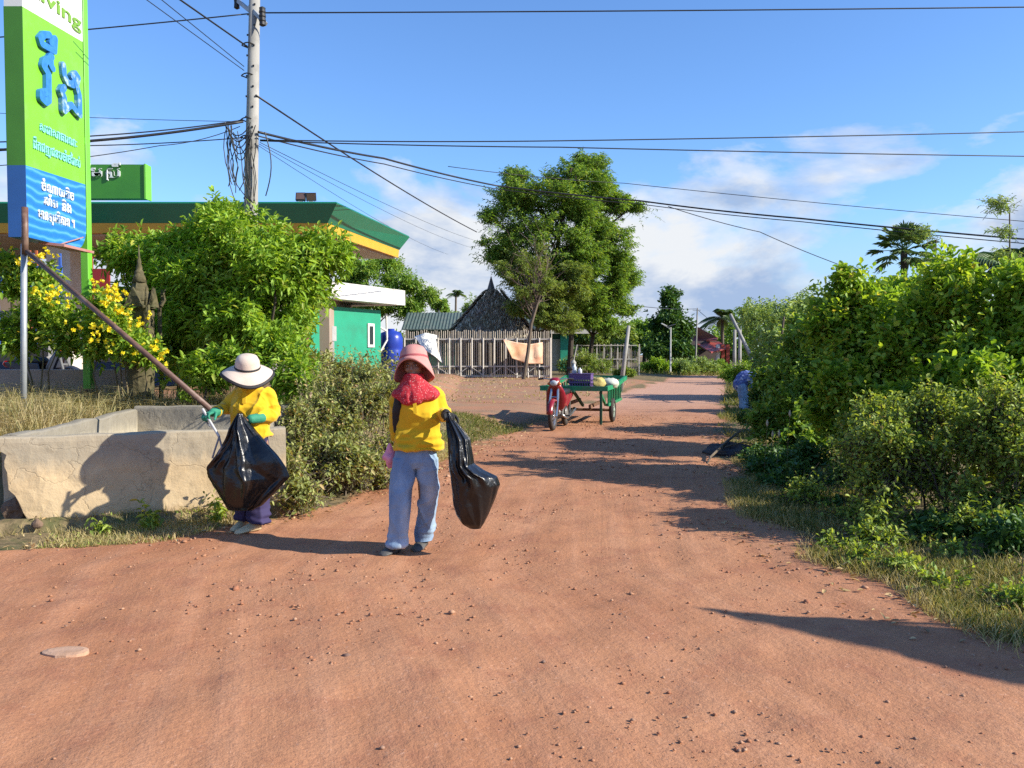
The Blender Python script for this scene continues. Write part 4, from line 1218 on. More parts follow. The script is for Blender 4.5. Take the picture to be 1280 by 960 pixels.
def label_line(s, name, m_, pxl, pyl, pxr, hpx, parent, off=.012, depth=.012):
    """a line of writing whose baseline starts at pixel (pxl,pyl) of the face"""
    a = PX(pxl, pyl, SX); bq = PX(pxr, pyl, SX)
    T = text_mesh(s, 1.0, .1, off); xs = [v[0] for v in T[0]]; w0 = max(xs) - min(xs); mn = min(xs)
    T = ([(v[0] - mn, v[1], v[2]) for v in T[0]], T[1])
    hz = PX(pxl, pyl - hpx, SX)[2] - a[2]
    return lay(T, name, m_, a[1], a[2], (bq[1] - a[1]) / w0, hz, depth, parent)


label_line('ចំណាយតិច', 'lettering', SWLET, 51, 237, 91, 16.5, t_, .02)
label_line('រហ័ស', 'lettering', SWLET, 54, 255, 71, 16, t_, .02)
label_line('និង', 'lettering', SWLET, 77, 255 + 8, 88, 16, t_, .02)
label_line('មានសុវតិភាព ។', 'lettering', SWLET, 47, 272, 92, 17, t_, .02)
label_line('សេវាសាធារណៈ', 'lettering', SLBLUE, 49, 163, 95, 16, gp, .012)
label_line('ដឹកជញ្ជនបចាំថៃរាល់', 'lettering', SLBLUE, 41, 185, 99, 17, gp, .012)
label_line('Living', 'lettering', mat('lime_letter', (.22, .45, .05), .5), 36, -10, 100, 26, wp, .012)


def stroke_letter(name, strokes, r, depth, m_, parent):
    """strokes in pixels of the 832x960 view of the sign's upper half"""
    mb = MB(); q_ = 0
    for st in strokes:
        pts = []
        for (a, c) in st:
            q = PX(a / 6.4, c / 6.4, SX); pts.append(np.array(relp((SX, q[1], q[2]))))
        for i, p in enumerate(pts):
            q_ += 1; dp = depth + .0006 * q_; x0 = p[0] + .003
            ring = [(x0, p[1] + r * cos(a), p[2] + r * .74 * sin(a)) for a in np.linspace(0, 2 * pi, 14, endpoint=False)]
            mb.prism(ring, (dp, 0, 0))
            if i + 1 < len(pts):
                q_ += 1; dp = depth + .0006 * q_; d = pts[i + 1] - p; nn = np.array([-d[2], d[1]]); nn = nn / np.hypot(*nn) * np.array([r, r * .74])
                mb.prism([(x0, p[1] + nn[0], p[2] + nn[1]), (x0, p[1] - nn[0], p[2] - nn[1]), (x0, pts[i + 1][1] - nn[0], pts[i + 1][2] - nn[1]), (x0, pts[i + 1][1] + nn[0], pts[i + 1][2] + nn[1])], (dp, 0, 0))
    return mb.build(name, m_, parent)


L1 = [[(375, 280), (330, 275), (300, 310), (312, 352), (410, 408), (416, 310), (385, 345)]]
L2 = [[(390, 450), (380, 460), (384, 520), (396, 545)], [(375, 470), (335, 490), (325, 530), (360, 590), (362, 800), (340, 815), (308, 785), (308, 745), (345, 735)]]
L3 = [[(485, 520), (492, 600), (520, 660), (560, 680), (575, 640), (555, 610), (580, 590), (600, 620), (585, 680), (608, 760), (612, 920), (575, 880), (545, 840), (520, 850), (485, 885), (482, 780), (462, 730), (480, 700)]]
stroke_letter('big_letter', L1, .060, .04, SBLUE, gp); stroke_letter('big_letter', L2, .066, .04, SBLUE, gp)
stroke_letter('big_letter', L3, .060, .04, mat('photo_blue_letter', (.05, .22, .60), .4, (.42, .58, .72), 9, lo=.52, hi=.66), gp)
# small board hung on the post, seen from below
p0, p1 = PX(66, 303, SX + .05), PX(104, 303, SX + .05)
mb = MB(); mb.box((0, 0, 0), (.35, p1[1] - p0[1], .035)); mb.bar((0, -.2, .02), (0, (p1[1] - p0[1]) / 2, .2), .012, .012)
o = mb.build('hanging_board', mat('pale_red_board', (.55, .20, .17), .6, (.5, .3, .26), 6), None); o.location = (SX + .03, (p0[1] + p1[1]) / 2, p0[2] - .02); o.rotation_euler = (0, radians(6), 0)
tag(o, 'small pink and white board fixed under the blue end of the tall sign', 'board')

# ------------------------------------------------------------------ grey pipe with brown bracing pole
GALV = mat('galvanised_pipe', (.47, .50, .52), .45, (.36, .39, .42), 8, metal=.3, bump=.1)
BROWN = mat('brown_paint_steel', (.115, .055, .04), .55, (.17, .09, .06), 12, dirt=(.30, .2, .15), dscale=4)
a = P(29, 520, 10.4); zg = gz1(a[0], a[1])
t_ = thing('pipe_brace', 'grey pipe post carrying a long brown steel pole that slopes down to the basin', 'post', (a[0], a[1], zg))
O2 = np.array(t_.location); R2 = lambda p: tuple(np.array(p) - O2)
mb = MB(); mb.tube([R2((a[0], a[1], zg - .2)), R2(P(30, 305, 10.4))], .036, 10); mb.build('pipe', GALV, t_, smooth=True)
mb = MB(); mb.tube([R2(P(31.5, 318, 10.38)), R2(P(31, 259, 10.38))], .038, 10); up_ = mb.build('upright_pole', BROWN, t_, smooth=True)
e1 = P(33, 314, 10.38); e2 = P(272, 519, 8.75)
mb = MB(); mb.tube([R2(e1), R2(e2)], .030, 10); mb.build('sloping_pole', BROWN, t_, smooth=True)

# ------------------------------------------------------------------ spirit shrine
STO = mat('mossy_stone', (.15, .125, .06), .9, (.075, .065, .03), 9, bump=.8, bscale=18, bdist=.03, dirt=(.07, .08, .03), dscale=4)
b_ = gb(176, 11.6); t_ = thing('spirit_shrine', 'small mossy stone spirit shrine with a spire on a round pedestal', 'shrine', b_)
zt = P(176, 308, 11.6)[2] - b_[2]
k = zt / 2.1
def zz(py): return P(176, py, 11.6)[2] - b_[2]
mb = MB(); mb.lathe([(.24, -.1), (.24, .05), (.19, .1), (.165, .3), (.18, zz(458)), (.23, zz(455)), (.23, zz(448))], 14); mb.build('pedestal', STO, t_)
mb = MB(); mb.box((0, 0, (zz(448) + zz(440)) / 2 + .003), (.5, .5, zz(440) - zz(448))); mb.box((0, 0, (zz(440) + zz(385)) / 2), (.28, .28, zz(385) - zz(440)))
for s in (-1, 1):
    for q in (-1, 1): mb.tube([(s * .19, q * .19, zz(440)), (s * .19, q * .19, zz(382))], .03, 6)
mb.build('shrine_house', STO, t_)
mb = MB()
for (r, za, zb_) in [(.22, 386, 376), (.175, 376, 364), (.12, 364, 352)]:
    mb.ell([(0, 0, zz(za), r, r), (0, 0, zz(za) + .03, r * 1.04, r * 1.04), (0, 0, zz(zb_), r * .7, r * .7)], 4)
for s, q in ((1, 0), (-1, 0), (0, 1), (0, -1)):
    mb.prism([(s * .21 + q * .13, q * .21 - s * .13, zz(384)), (s * .21 - q * .13, q * .21 + s * .13, zz(384)), (s * .21, q * .21, zz(360))], (-s * .04, -q * .04, 0))
    for w_ in (-1, 1):
        x0, y0 = s * .22 + q * .17 * w_, q * .22 - s * .17 * w_
        mb.tube([(x0, y0, zz(382)), (x0 * 1.18, y0 * 1.18, zz(374)), (x0 * 1.12, y0 * 1.12, zz(366)), (x0 * 1.22, y0 * 1.22, zz(360))], [.022, .02, .015, .006], 6)
mb.build('roof', STO, t_)
mb = MB(); mb.lathe([(.095, zz(353)), (.075, zz(345)), (.06, zz(343)), (.062, zz(340)), (.04, zz(337)), (.043, zz(334)), (.027, zz(330)), (.03, zz(327)), (.016, zz(322)), (.004, zz(306))], 10); mb.build('spire', STO, t_, smooth=True)

# ------------------------------------------------------------------ petrol station canopy
TEAL = mat('fascia_green', (.012, .20, .115), .3, (.014, .22, .125), 2)
YEL = mat('fascia_yellow', (.78, .42, .03), .4, (.72, .38, .03), 4)
SOF = mat('soffit_cream', (.52, .44, .36), .7, (.46, .38, .31), 1.2, dirt=(.36, .27, .2), dscale=.8)
CREAM = mat('cream_paint', (.72, .68, .60), .7, (.66, .62, .54), 2, dirt=(.45, .38, .3), dscale=1)
WHITE = mat('white_paint', (.80, .80, .76), .5, (.74, .74, .70), 2, dirt=(.5, .46, .4), dscale=1.5)
t_ = thing('station_canopy', 'petrol station canopy with dark green fascia and yellow stripe on cream columns', 'canopy', (0, 0, 0))
FR = P(421, 252, 21.0); FRb = P(424, 288, 21.25)
BR = P(512, 296, 27.2)
dx = (BR[0] - FR[0]) / (BR[1] - FR[1])
ztp = FR[2]; zy0 = P(424, 291, 21.3)[2]; zy1 = P(424, 279, 21.3)[2]
LX = -24.
def outline(o): return [(LX, FR[1] + o), (FR[0] - o, FR[1] + o), (BR[0] - o, BR[1] - o), (LX, BR[1] - o)]
def band(o0, z0, o1, z1):
    a, c = outline(o0), outline(o1)
    return [[(x, y, z0) for x, y in a], [(x, y, z1) for x, y in c]]
mb = MB()
a0 = band(.29, zy1 + .003, 0, ztp - .04); mb.loft([a0[0], a0[1], [(x, y, ztp) for x, y in outline(.02)]])
mb.build('fascia', TEAL, t_)
mb = MB(); a0 = band(.32, zy0, .295, zy1); mb.loft(a0); mb.build('stripe', YEL, t_)
mb = MB(); o_ = outline(.45); mb.loft([[(x, y, zy0 - .05) for x, y in o_], [(x, y, zy0 + .06) for x, y in o_]]); mb.build('soffit', SOF, t_)
for (px, Y, w) in [(83, 22.5, .62), (352, 24.5, .4), (-150, 22.5, .6)]:
    x = (px - 640) / F * Y; mb = MB(); zg = gz1(x, Y); mb.box((x, Y, (zg - .2 + zy0 - .05) / 2), (w, w, zy0 - .05 - zg + .2)); mb.box((x, Y, zg + .5), (w + .06, w + .06, 1.0))
    mb.build('column', CREAM, t_, bevel=.01)
# roof sign
SG2 = mat('roof_sign_green', (.065, .30, .03), .45, (.055, .26, .03), 2)
y0 = 22.0
a, c = P(40, 207, y0), P(181, 248, y0)
t2 = thing('roof_sign', 'green box sign with white Khmer letters standing on the canopy roof', 'sign', ((a[0] + c[0]) / 2, y0, c[2]))
O3 = np.array(t2.location); w_ = c[0] - a[0]; h_ = a[2] - c[2] + .03
mb = MB(); mb.box((0, .15, h_ / 2), (w_, .3, h_)); mb.build('sign_box', SG2, t2)
mb = MB(); mb.box((w_ / 2 + .021, .15, h_ / 2 - .002), (.04, .36, h_ + .03)); mb.build('edge_trim', SGREEND, t2)
def flat_text(s, pxl, pyb, pxr, hpx, m_, parent, nm='lettering'):
    T = text_mesh(s, 1.0, .1, .02); xs = [v[0] for v in T[0]]; mn, w0 = min(xs), max(xs) - min(xs)
    A_, B_ = P(pxl, pyb, y0), P(pxr, pyb, y0); sc = (B_[0] - A_[0]) / w0; sz = P(pxl, pyb - hpx, y0)[2] - A_[2]
    return mk(nm, [(A_[0] + (v[0] - mn) * sc - O3[0], -.004 - (.03 if v[2] > 0 else 0), A_[2] + v[1] * sz - O3[2]) for v in T[0]], T[1], m_, parent)
flat_text('ហ៊ែម', 82, 222, 128, 20, SWLET, t2)
flat_text('សី', 133, 222, 151, 20, SWLET, t2)
mb = MB(); mb.tube([tuple(np.array(P(a, c, y0)) - O3 + np.array([0, -.02, 0])) for a, c in ((136, 225), (134.5, 225), (134.5, 217), (134.5, 213))], .022, 6); mb.build('lettering', SWLET, t2)
# floodlights on the roof
for (px, lab, rx) in [(376, 'dark floodlight on the canopy roof, the left of the pair', -.25), (389, 'pale glass floodlight on the canopy roof, the right of the pair', .2)]:
    p = P(px, 250, 21.3); t3 = thing('floodlight', lab, 'floodlight', (p[0], p[1], ztp), 0, 'floodlights on the canopy')
    mb = MB(); mb.box((0, 0, .03), (.1, .1, .06)); mb.bar((-.09, 0, .05), (-.09, 0, .17), .015, .015); mb.bar((.09, 0, .05), (.09, 0, .17), .015, .015); mb.build('bracket', GALV, t3)
    R_ = Matrix.Rotation(rx, 3, 'X'); mb = MB(); mb.box((0, 0, .17), (.24, .07, .2), R_); hs_ = mb.build('housing', mat('dark_metal', (.05, .045, .04), .5), t3)
    mb = MB(); mb.box(Vector((0, 0, .17)) + R_ @ Vector((0, -.04, 0)), (.2, .012, .16), R_); mb.build('glass', mat('lamp_glass', (.45, .5, .5) if rx > 0 else (.2, .12, .09), .15, spec=.8), hs_)

# shop under the canopy
t_ = thing('station_shop', 'cream shop front in the shade under the station canopy', 'building', (0, 0, 0))
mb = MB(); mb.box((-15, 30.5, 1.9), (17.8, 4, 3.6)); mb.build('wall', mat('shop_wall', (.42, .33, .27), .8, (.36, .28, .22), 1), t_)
mb = MB(); mb.box((-15, 28.44, .75), (17, .1, .9)); mb.build('plinth', mat('plinth_blue', (.05, .09, .2), .6), t_)
mb = MB()
for x in (-17.5, -10.7):
    mb = MB(); mb.box((x, 28.44, 1.7), (2.4, .08, 2.4)); mb.build('window', mat('dark_glass', (.03, .04, .05), .1, spec=.8), t_)
BLU = mat('blue_sheet', (.05, .14, .52), .4, (.04, .11, .42), 3, stretch=(6, 1, .3))
for (px, py, w, h, m_, lab) in [(58, 347, .75, .55, BLU, 'blue ribbed board in front of the shop, right of the grey pipe'), (12, 352, .8, .6, BLU, 'blue board in front of the shop, at the left edge'), (124, 348, .5, .45, mat('red_board', (.35, .02, .02), .5, (.28, .02, .02), 3), 'dark red board behind the shrine, under the canopy'), (40, 342, .2, .5, mat('orange_board', (.55, .15, .05), .5), 'narrow orange board between the blue ones')]:
    p = P(px, py, 20.2); mb = MB(); mb.box((0, 0, h / 2), (w, .06, h))
    for s in (-.4, .4): mb.box((s * w, .06, h / 2 - .5), (.05, .05, h + 1.6))
    o = mb.build('display_board', m_, None); o.location = (p[0], p[1], p[2] - h / 2); tag(o, lab, 'board')

# ------------------------------------------------------------------ green hut with white flat roof
HUTG = mat('hut_green', (.012, .34, .195), .6, (.011, .30, .17), 1.4, dirt=(.02, .26, .15), dscale=2)
t_ = thing('green_hut', 'bright green hut with a white flat roof edge and a narrow white window', 'building', (0, 0, 0))
A = np.array(P(392, 430, 28.2)[:2]); B = np.array(P(476, 430, 32.0)[:2]); d = (B - A) / np.linalg.norm(B - A); nrm = np.array([d[1], -d[0]])
A = A - d * 1.5
Lh = np.linalg.norm(B - A); dep = 4.0; zr = P(476, 388, 32)[2]
def q3(s, n, z): p = A + d * s + nrm * n; return (p[0], p[1], z)
mb = MB(); mb.loft([[q3(0, 0, z), q3(Lh, 0, z), q3(Lh, -dep, z), q3(0, -dep, z)] for z in (0, zr)]); wl = mb.build('wall', HUTG, t_)
R1 = P(500, 383, 33.2); zf0 = R1[2]; zf1 = P(500, 365, 33.2)[2]
mb = MB(); ov = .62; mb.loft([[q3(-.3, ov, z), q3(Lh + .75, ov, z), q3(Lh + .75, -dep - .3, z), q3(-.3, -dep - .3, z)] for z in (zf0, zf1)]); mb.build('roof', WHITE, t_)
sw = Lh - .62
mb = MB(); zc0, zc1 = P(466, 434, 31)[2], P(466, 404, 31)[2]
wv_ = lambda s0, s1, z0, z1, n0, n1: MB().loft([[q3(s0, n0, z), q3(s1, n0, z), q3(s1, n1, z), q3(s0, n1, z)] for z in (z0, z1)])
wn_ = wv_(sw - .32, sw + .12, zc0, zc1, .0, .05).build('window', WHITE, t_)
wv_(sw - .22, sw + .02, zc0 + .1, zc1 - .1, .052, .06).build('pane', mat('dark_glass', (.03, .04, .05), .1, spec=.8), wn_)
mb = wv_(2.35, 2.6, 1.9, 2.4, .0, .14); mb.build('meter_box', mat('grey_box', (.45, .46, .45), .5), t_)
mb = MB(); mb.tube([q3(2.48, .07, 1.9), q3(2.48, .07, .3)], .045, 8); mb.build('conduit', GALV, t_)
mb = MB(); mb.tube([q3(Lh, -.3, zr - .5), q3(Lh + .55, -.1, zr - .75), q3(Lh + .6, -.1, zr - 1.1), q3(Lh + .3, -.25, zr - 1.6)], .04, 7)
mb.tube([q3(Lh + .56, -.1, zr - .1), q3(Lh + .6, -.1, zr - 1.0)], .04, 7); mb.build('drain_pipe', WHITE, t_)
mb = wv_(.35, 1.2, .2, 2.3, .0, .04); mb.build('door', mat('maroon_door', (.20, .04, .05), .5), t_)
# blue water tank
x = (489 - 640) / F * 34; zt = P(489, 411, 34)[2]; zg = gz1(x, 34)
mb = MB(); h = zt - zg; R = .47
mb.lathe([(R * .96, -.05), (R, .05), (R, h * .28), (R * .96, h * .31), (R, h * .34), (R, h * .58), (R * .96, h * .61), (R, h * .64), (R, h * .82), (R * .85, h * .92), (R * .3, h * .97), (R * .3, h), (.02, h)], 24)
o = mb.build('water_tank', mat('tank_blue', (.02, .055, .42), .3, (.02, .05, .36), 3), None, smooth=True); o.location = (x, 34, zg); tag(o, 'round blue plastic water tank beside the green hut', 'tank')

# ------------------------------------------------------------------ long shed, thatched hut
CORR = mat('shed_roof_green', (.10, .14, .115), .5, (.085, .12, .10), 2, stretch=(1, 1, .2), dirt=(.16, .17, .14))
t_ = thing('long_shed', 'long low shed with a corrugated dark green roof behind the thatched hut', 'building', (0, 0, 0))
Ys = 58; xa, xb = P(503, 400, Ys)[0], P(727, 400, Ys)[0]; z0, z1 = P(600, 412, Ys)[2], P(600, 391, Ys + 2.5)[2]
V_, F_ = [], []
nn = int((xb - xa) / .11)
for i in range(nn + 1):
    x = xa + (xb - xa) * i / nn; w_ = .05 * (i % 2)
    V_ += [(x, Ys - .6, z0 + w_), (x, Ys + 2.6, z1 + w_), (x, Ys + 2.6, z1 + w_ - .08), (x, Ys - .6, z0 + w_ - .08)]
for i in range(nn):
    for j in range(4): a = i * 4; F_.append((a + j, a + 4 + j, a + 4 + (j + 1) % 4, a + (j + 1) % 4))
mk('roof', V_, F_, CORR, t_)
mb = MB(); mb.box(((xa + xb) / 2 - .2, Ys + 1.4, z0 / 2 - .1), (xb - xa - .8, 2.4, z0 + .2)); mb.build('wall', mat('shed_wall_green', (.02, .12, .07), .7, (.018, .10, .06), 2), t_)
mb = MB(); mb.box((xb - .55, Ys - .68, z0 + .02), (3.2, .1, .62)); mb.build('white_eave', CREAM, t_)
mb = MB(); mb.box((P(708, 440, 57)[0], Ys - .08, 1.4), (.7, .3, 2.6)); mb.build('teal_pillar', mat('teal_paint', (.03, .38, .24), .5), t_)
mb = MB(); mb.box((P(694, 440, 57)[0], Ys + .15, 1.25), (.95, .12, 2.3)); mb.build('door', mat('pale_door', (.40, .42, .36), .6, (.34, .37, .32), 3), t_)

THA = mat('thatch', (.085, .065, .058), .95, (.19, .155, .135), 3, bump=.6, bscale=14, stretch=(1, 1, .3))
b_ = gb(614, 49); t_ = thing('thatched_hut', 'dark thatched hut with a steep pointed roof behind the slatted fence', 'hut', b_)
zr_ = P(614, 362, 49)[2] - b_[2]; ze = P(614, 424, 49)[2] - b_[2]
xl_, xr_ = P(562, 424, 49)[0] - b_[0], P(668, 424, 49)[0] - b_[0]
ctr = np.array([.0, 0, 0]); corners = [(xl_, -2.2, ze), (xr_, -2.2, ze), (xr_, 2.4, ze), (xl_, 2.4, ze)]
rt = [(-.1, -.25, zr_), (.35, -.25, zr_), (.35, .3, zr_), (-.1, .3, zr_)]
mb = MB(); mb.loft([corners, rt]); mb.build('roof', THA, t_)
# hanging thatch bundles laid in courses
rng = np.random.default_rng(12); B_, D_, U_, L_ = [], [], [], []
C4 = [np.array(c) for c in corners]; R4 = [np.array(c) for c in rt]
for sdx in (0, 1, 3):
    c0, c1, r0_, r1_ = C4[sdx], C4[(sdx + 1) % 4], R4[sdx], R4[(sdx + 1) % 4]
    nface = nrmz(np.cross(c1 - c0, r0_ - c0))
    for lev in np.linspace(.02, .97, 20):
        n_ = int(520 * (1 - lev) + 40)
        u = rng.random(n_); l2 = lev + rng.normal(size=n_) * .018
        e0 = c0 + (r0_ - c0) * l2[:, None]; e1 = c1 + (r1_ - c1) * l2[:, None]
        p = e0 + (e1 - e0) * u[:, None] + nface * (.08 + rng.random(n_) * .08)[:, None]
        down = nrmz((c0 + c1) / 2 - (r0_ + r1_) / 2)
        B_.append(p); D_.append(down + rng.normal(size=(n_, 3)) * .16 + nface * .12); U_.append(np.repeat(nface[None], n_, 0) + rng.normal(size=(n_, 3)) * .3); L_.append(rng.uniform(.28, .5, n_))
B_, D_, U_, L_ = np.concatenate(B_), np.concatenate(D_), np.concatenate(U_), np.concatenate(L_)
V_, F_ = leaf_arrays(B_, D_, U_, L_, np.full(len(B_), .05), .1, .05)
TLM = leafmat('thatch_leaf', [(0, (.08, .06, .048)), (.5, (.17, .13, .10)), (.8, (.29, .235, .19)), (1, (.42, .36, .30))], .05, .9, .15, 1.9)
mk('thatch', V_, F_, TLM, t_)
mb = MB(); mb.lathe([(.35, zr_ - .35), (.2, zr_ + .1), (.02, zr_ + .75)], 8); mb.build('ridge_cap', mat('grey_cap', (.18, .17, .17), .7), t_)
for (x, y) in [(xl_ + .3, -1.8), (xr_ - .3, -1.8), (xl_ + .3, 2), (xr_ - .3, 2), (0, -1.8)]:
    mb = MB(); mb.tube([(x, y, -.1), (x, y, ze + .5)], .08, 7); mb.build('post', BARK, t_)
mb = MB(); mb.box(((xl_ + xr_) / 2, 1.9, 1.0), (xr_ - xl_ - .8, .1, 2.2)); mb.build('back_wall', mat('woven_wall', (.10, .085, .065), .9, (.07, .06, .045), 8), t_)

# ------------------------------------------------------------------ slatted fence with tarpaulins
SLATM = mat('weathered_slat', (.48, .42, .34), .85, (.34, .29, .235), 5)
PALEW = mat('pale_rail', (.62, .58, .51), .7, (.52, .48, .42), 4)
YF = 43.2
def FX(px): return (px - 640) / F * YF
t_ = thing('slatted_fence', 'long grey slatted fence with pale rails in front of the thatched hut', 'fence', (0, 0, 0))
zg = gz1(FX(590), YF); zt0 = P(600, 421, YF)[2]
mb = MB()
for i, x in enumerate(np.arange(FX(505), FX(690), .105)):
    h = zt0 + .25 + .12 * random.random(); mb.box((x + random.uniform(-.02, .02), YF + .06, (zg + h) / 2), (.036, .036, h - zg), Matrix.Rotation(.75, 3, 'Z'))
mb.build('slat_panel', SLATM, t_)
for pz in (424, 458, 470):
    z = P(600, pz, YF)[2]; mb = MB(); mb.box(((FX(505) + FX(690)) / 2, YF, z), (FX(690) - FX(505), .05, .07)); mb.build('rail', PALEW, t_)
for px in range(506, 692, 14):
    mb = MB(); mb.box((FX(px), YF - .065, (zg + zt0) / 2 - .05), (.058, .058, zt0 - zg), Matrix.Rotation(.7, 3, 'Z')); mb.build('post', PALEW, t_)
for i, px in enumerate(range(514, 680, 21)):
    mb = MB(); s = 1 if i % 2 else -1
    mb.bar((FX(px - 7 * s), YF - .11, zg + .1), (FX(px + 7 * s), YF - .11, zg + .5), .04, .03); mb.build('brace', PALEW, t_)


def sheet_cloth(name, pts, Y, m_, lab, cat, bulge=.12, seed=0, n=18, slant=1.6):
    """hanging cloth: outline pixels, own wrinkles and thickness"""
    top = [np.array(P(a, c, Y)) for a, c in pts[0]]; bot = [np.array(P(a, c, Y)) for a, c in pts[1]]
    def lerp(L, u):
        k = u * (len(L) - 1); i = min(int(k), len(L) - 2); return L[i] + (L[i + 1] - L[i]) * (k - i)
    V_ = []
    for j in range(n + 1):
        for i in range(n + 1):
            p = lerp(top, i / n) * (1 - j / n) + lerp(bot, i / n) * (j / n)
            w_ = bulge * fbm(np.array([[p[0] * 2.2 + seed, p[2] * .9, seed]]), 3)[0]
            V_.append((p[0], p[1] + w_ + slant * (i / n - .5), p[2]))
    F_ = [(j * (n + 1) + i, j * (n + 1) + i + 1, (j + 1) * (n + 1) + i + 1, (j + 1) * (n + 1) + i) for j in range(n) for i in range(n)]
    o = mk(name, V_, F_, m_, None, smooth=True)
    md = o.modifiers.new('thickness', 'SOLIDIFY'); md.thickness = .012
    return tag(o, lab, cat)


sheet_cloth('tarpaulin', [[(628, 424), (645, 428), (664, 430), (682, 427)], [(632, 430), (640, 448), (660, 455), (681, 455)]], 42.5, mat('orange_tarp', (.85, .48, .27), .6, (.80, .60, .44), 1.2, dirt=(.55, .2, .12), dscale=1.5), 'faded orange tarpaulin draped over the right end of the fence', 'tarpaulin', .2, 3)
sheet_cloth('tarpaulin', [[(520, 421), (532, 416), (546, 419)], [(531, 436), (544, 446), (553, 456)]], 42.6, mat('white_tarp', (.82, .82, .78), .6, (.74, .74, .7), 2), 'white cloth thrown over the fence behind the worker in jeans', 'cloth', .15, 5)

# second fence, right of the trees
t_ = thing('pale_fence', 'thin pale post and rail fence with wire and cane behind the cart', 'fence', (0, 0, 0))
Y2 = 51
mb = MB()
for px in np.arange(713, 801, 1.7):
    x = (px - 640) / F * Y2; h = 1.5 + random.uniform(-.25, .35); mb.box((x, Y2 + .08, .2 + h / 2), (.03, .02, h), Matrix.Rotation(random.uniform(-.05, .05), 3, 'Y'))
mb.build('cane_panel', SLATM, t_)
mb = MB()
for px in (722, 746, 755, 764, 772, 786, 799):
    x = (px - 640) / F * Y2; mb = MB(); mb.box((x, Y2, 1.05), (.07, .06, 1.9)); mb.build('post', PALEW, t_)
for z in (1.92, 1.1):
    mb = MB(); mb.box(((755 - 640) / F * Y2, Y2 - .06, z), (3.9, .05, .05)); mb.build('rail', PALEW, t_)

# ------------------------------------------------------------------ red roofed house
REDR = mat('red_tin_roof', (.40, .075, .055), .5, (.33, .06, .045), 2, stretch=(5, 1, 1), dirt=(.25, .06, .05))
t_ = thing('red_roofed_house', 'small house with a two tier red tin roof at the bend of the road', 'house', (0, 0, 0))
Yh = 66
def H(px, py, dy=0): return P(px, py, Yh + dy)
def slab(a, b_, c, d_, name, m_, th=.1):
    mb = MB(); mb.prism([a, b_, c, d_], (0, 0, -th)); return mb.build(name, m_, t_)
slab(H(866, 425, 5), H(873, 409, 4), H(897, 422, 1.5), H(896, 424, 0), 'upper_roof', REDR)
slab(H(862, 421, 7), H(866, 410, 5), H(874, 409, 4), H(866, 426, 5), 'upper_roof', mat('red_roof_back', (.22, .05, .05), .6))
slab(H(868, 428, 3), H(887, 422, 3.5), H(913, 434, 0), H(889, 440, -3), 'lower_roof', REDR)
slab(H(860, 421, 4.5), H(889, 421, 3.8), H(887, 424, 3.5), H(868, 429, 2.5), 'lower_roof', REDR)
a, c = H(872, 440, 1), H(908, 440, 1)
mb = MB(); mb.box(((a[0] + c[0]) / 2 - .3, Yh + 4, 1.1), (c[0] - a[0], 4, 2.6)); mb.build('wall', mat('house_wall', (.16, .12, .11), .8, (.12, .09, .08), 2), t_)
for px, m_ in ((903.5, mat('red_pillar', (.45, .07, .03), .6)), (909.5, mat('red_pillar', (.45, .07, .03), .6)), (897, WHITE)):
    p = H(px, 440, -.4); mb = MB(); mb.box((p[0], p[1], 1.0), (.25, .25, 2.2)); mb.build('pillar', m_, t_)

# ------------------------------------------------------------------ poles
PCON = mat('pole_concrete', (.40, .385, .35), .85, (.31, .30, .27), 3, bump=.4, bscale=20, stretch=(1, 1, .3), dirt=(.2, .19, .17), dscale=2)
BLK = mat('black_rubber', (.015, .015, .017), .55)
b_ = gb(309, 14.6); t_ = thing('utility_pole', 'tall leaning concrete utility pole rising behind the bright shrub', 'utility pole', b_)
PB = np.array(b_)
pt = np.array(P(319, -40, 14.6)) - PB
mb = MB(); mb.tube([(0, 0, -.2), tuple(pt * .5), tuple(pt)], [.142, .112, .085], 18); mb.build('shaft', PCON, t_, smooth=True)
mb = MB()
for k in range(34):
    z = 2.4 + k * .17; f = z / pt[2]
    mb.box((pt[0] * f - .02 + (.05 if k % 2 else -.06), -.142 + .057 * f, z), (.024, .012, .03))
mb.build('step_hole', BLK, t_)
q = lambda px, py, Y=14.6: tuple(np.array(P(px, py, Y)) - PB)
mb = MB(); mb.bar(q(312, 8), q(332, 30, 14.4), .06, .06); br_ = mb.build('bracket_arm', GALV, t_)
mb = MB(); mb.lathe([(.02, -.17), (.055, -.15), (.05, -.1), (.06, -.08), (.05, -.03), (.06, -.01), (.05, .04), (.06, .06), (.05, .1), (.055, .13), (.02, .15)], 10, q(328, 20, 14.35)); mb.build('insulator', BLK, br_)
mb = MB(); mb.bar(q(313, 14), q(296, 0, 14.8), .06, .06); br_ = mb.build('bracket_arm', GALV, t_)
mb = MB(); mb.lathe([(.02, -.1), (.05, -.08), (.045, 0), (.05, .06), (.02, .1)], 10, q(296, 4, 14.8)); mb.build('insulator', BLK, br_)
mb = MB()
for pz in (57, 95, 150, 172):
    mb.tube([tuple(np.array(q(313 - (pz / 60), pz)) + np.array([.125 * cos(a), .125 * sin(a), .01 * sin(3 * a)])) for a in np.linspace(0, 2 * pi, 17)], .011, 5)
mb.build('strap', BLK, t_)
rng = np.random.default_rng(8)
mb = MB()
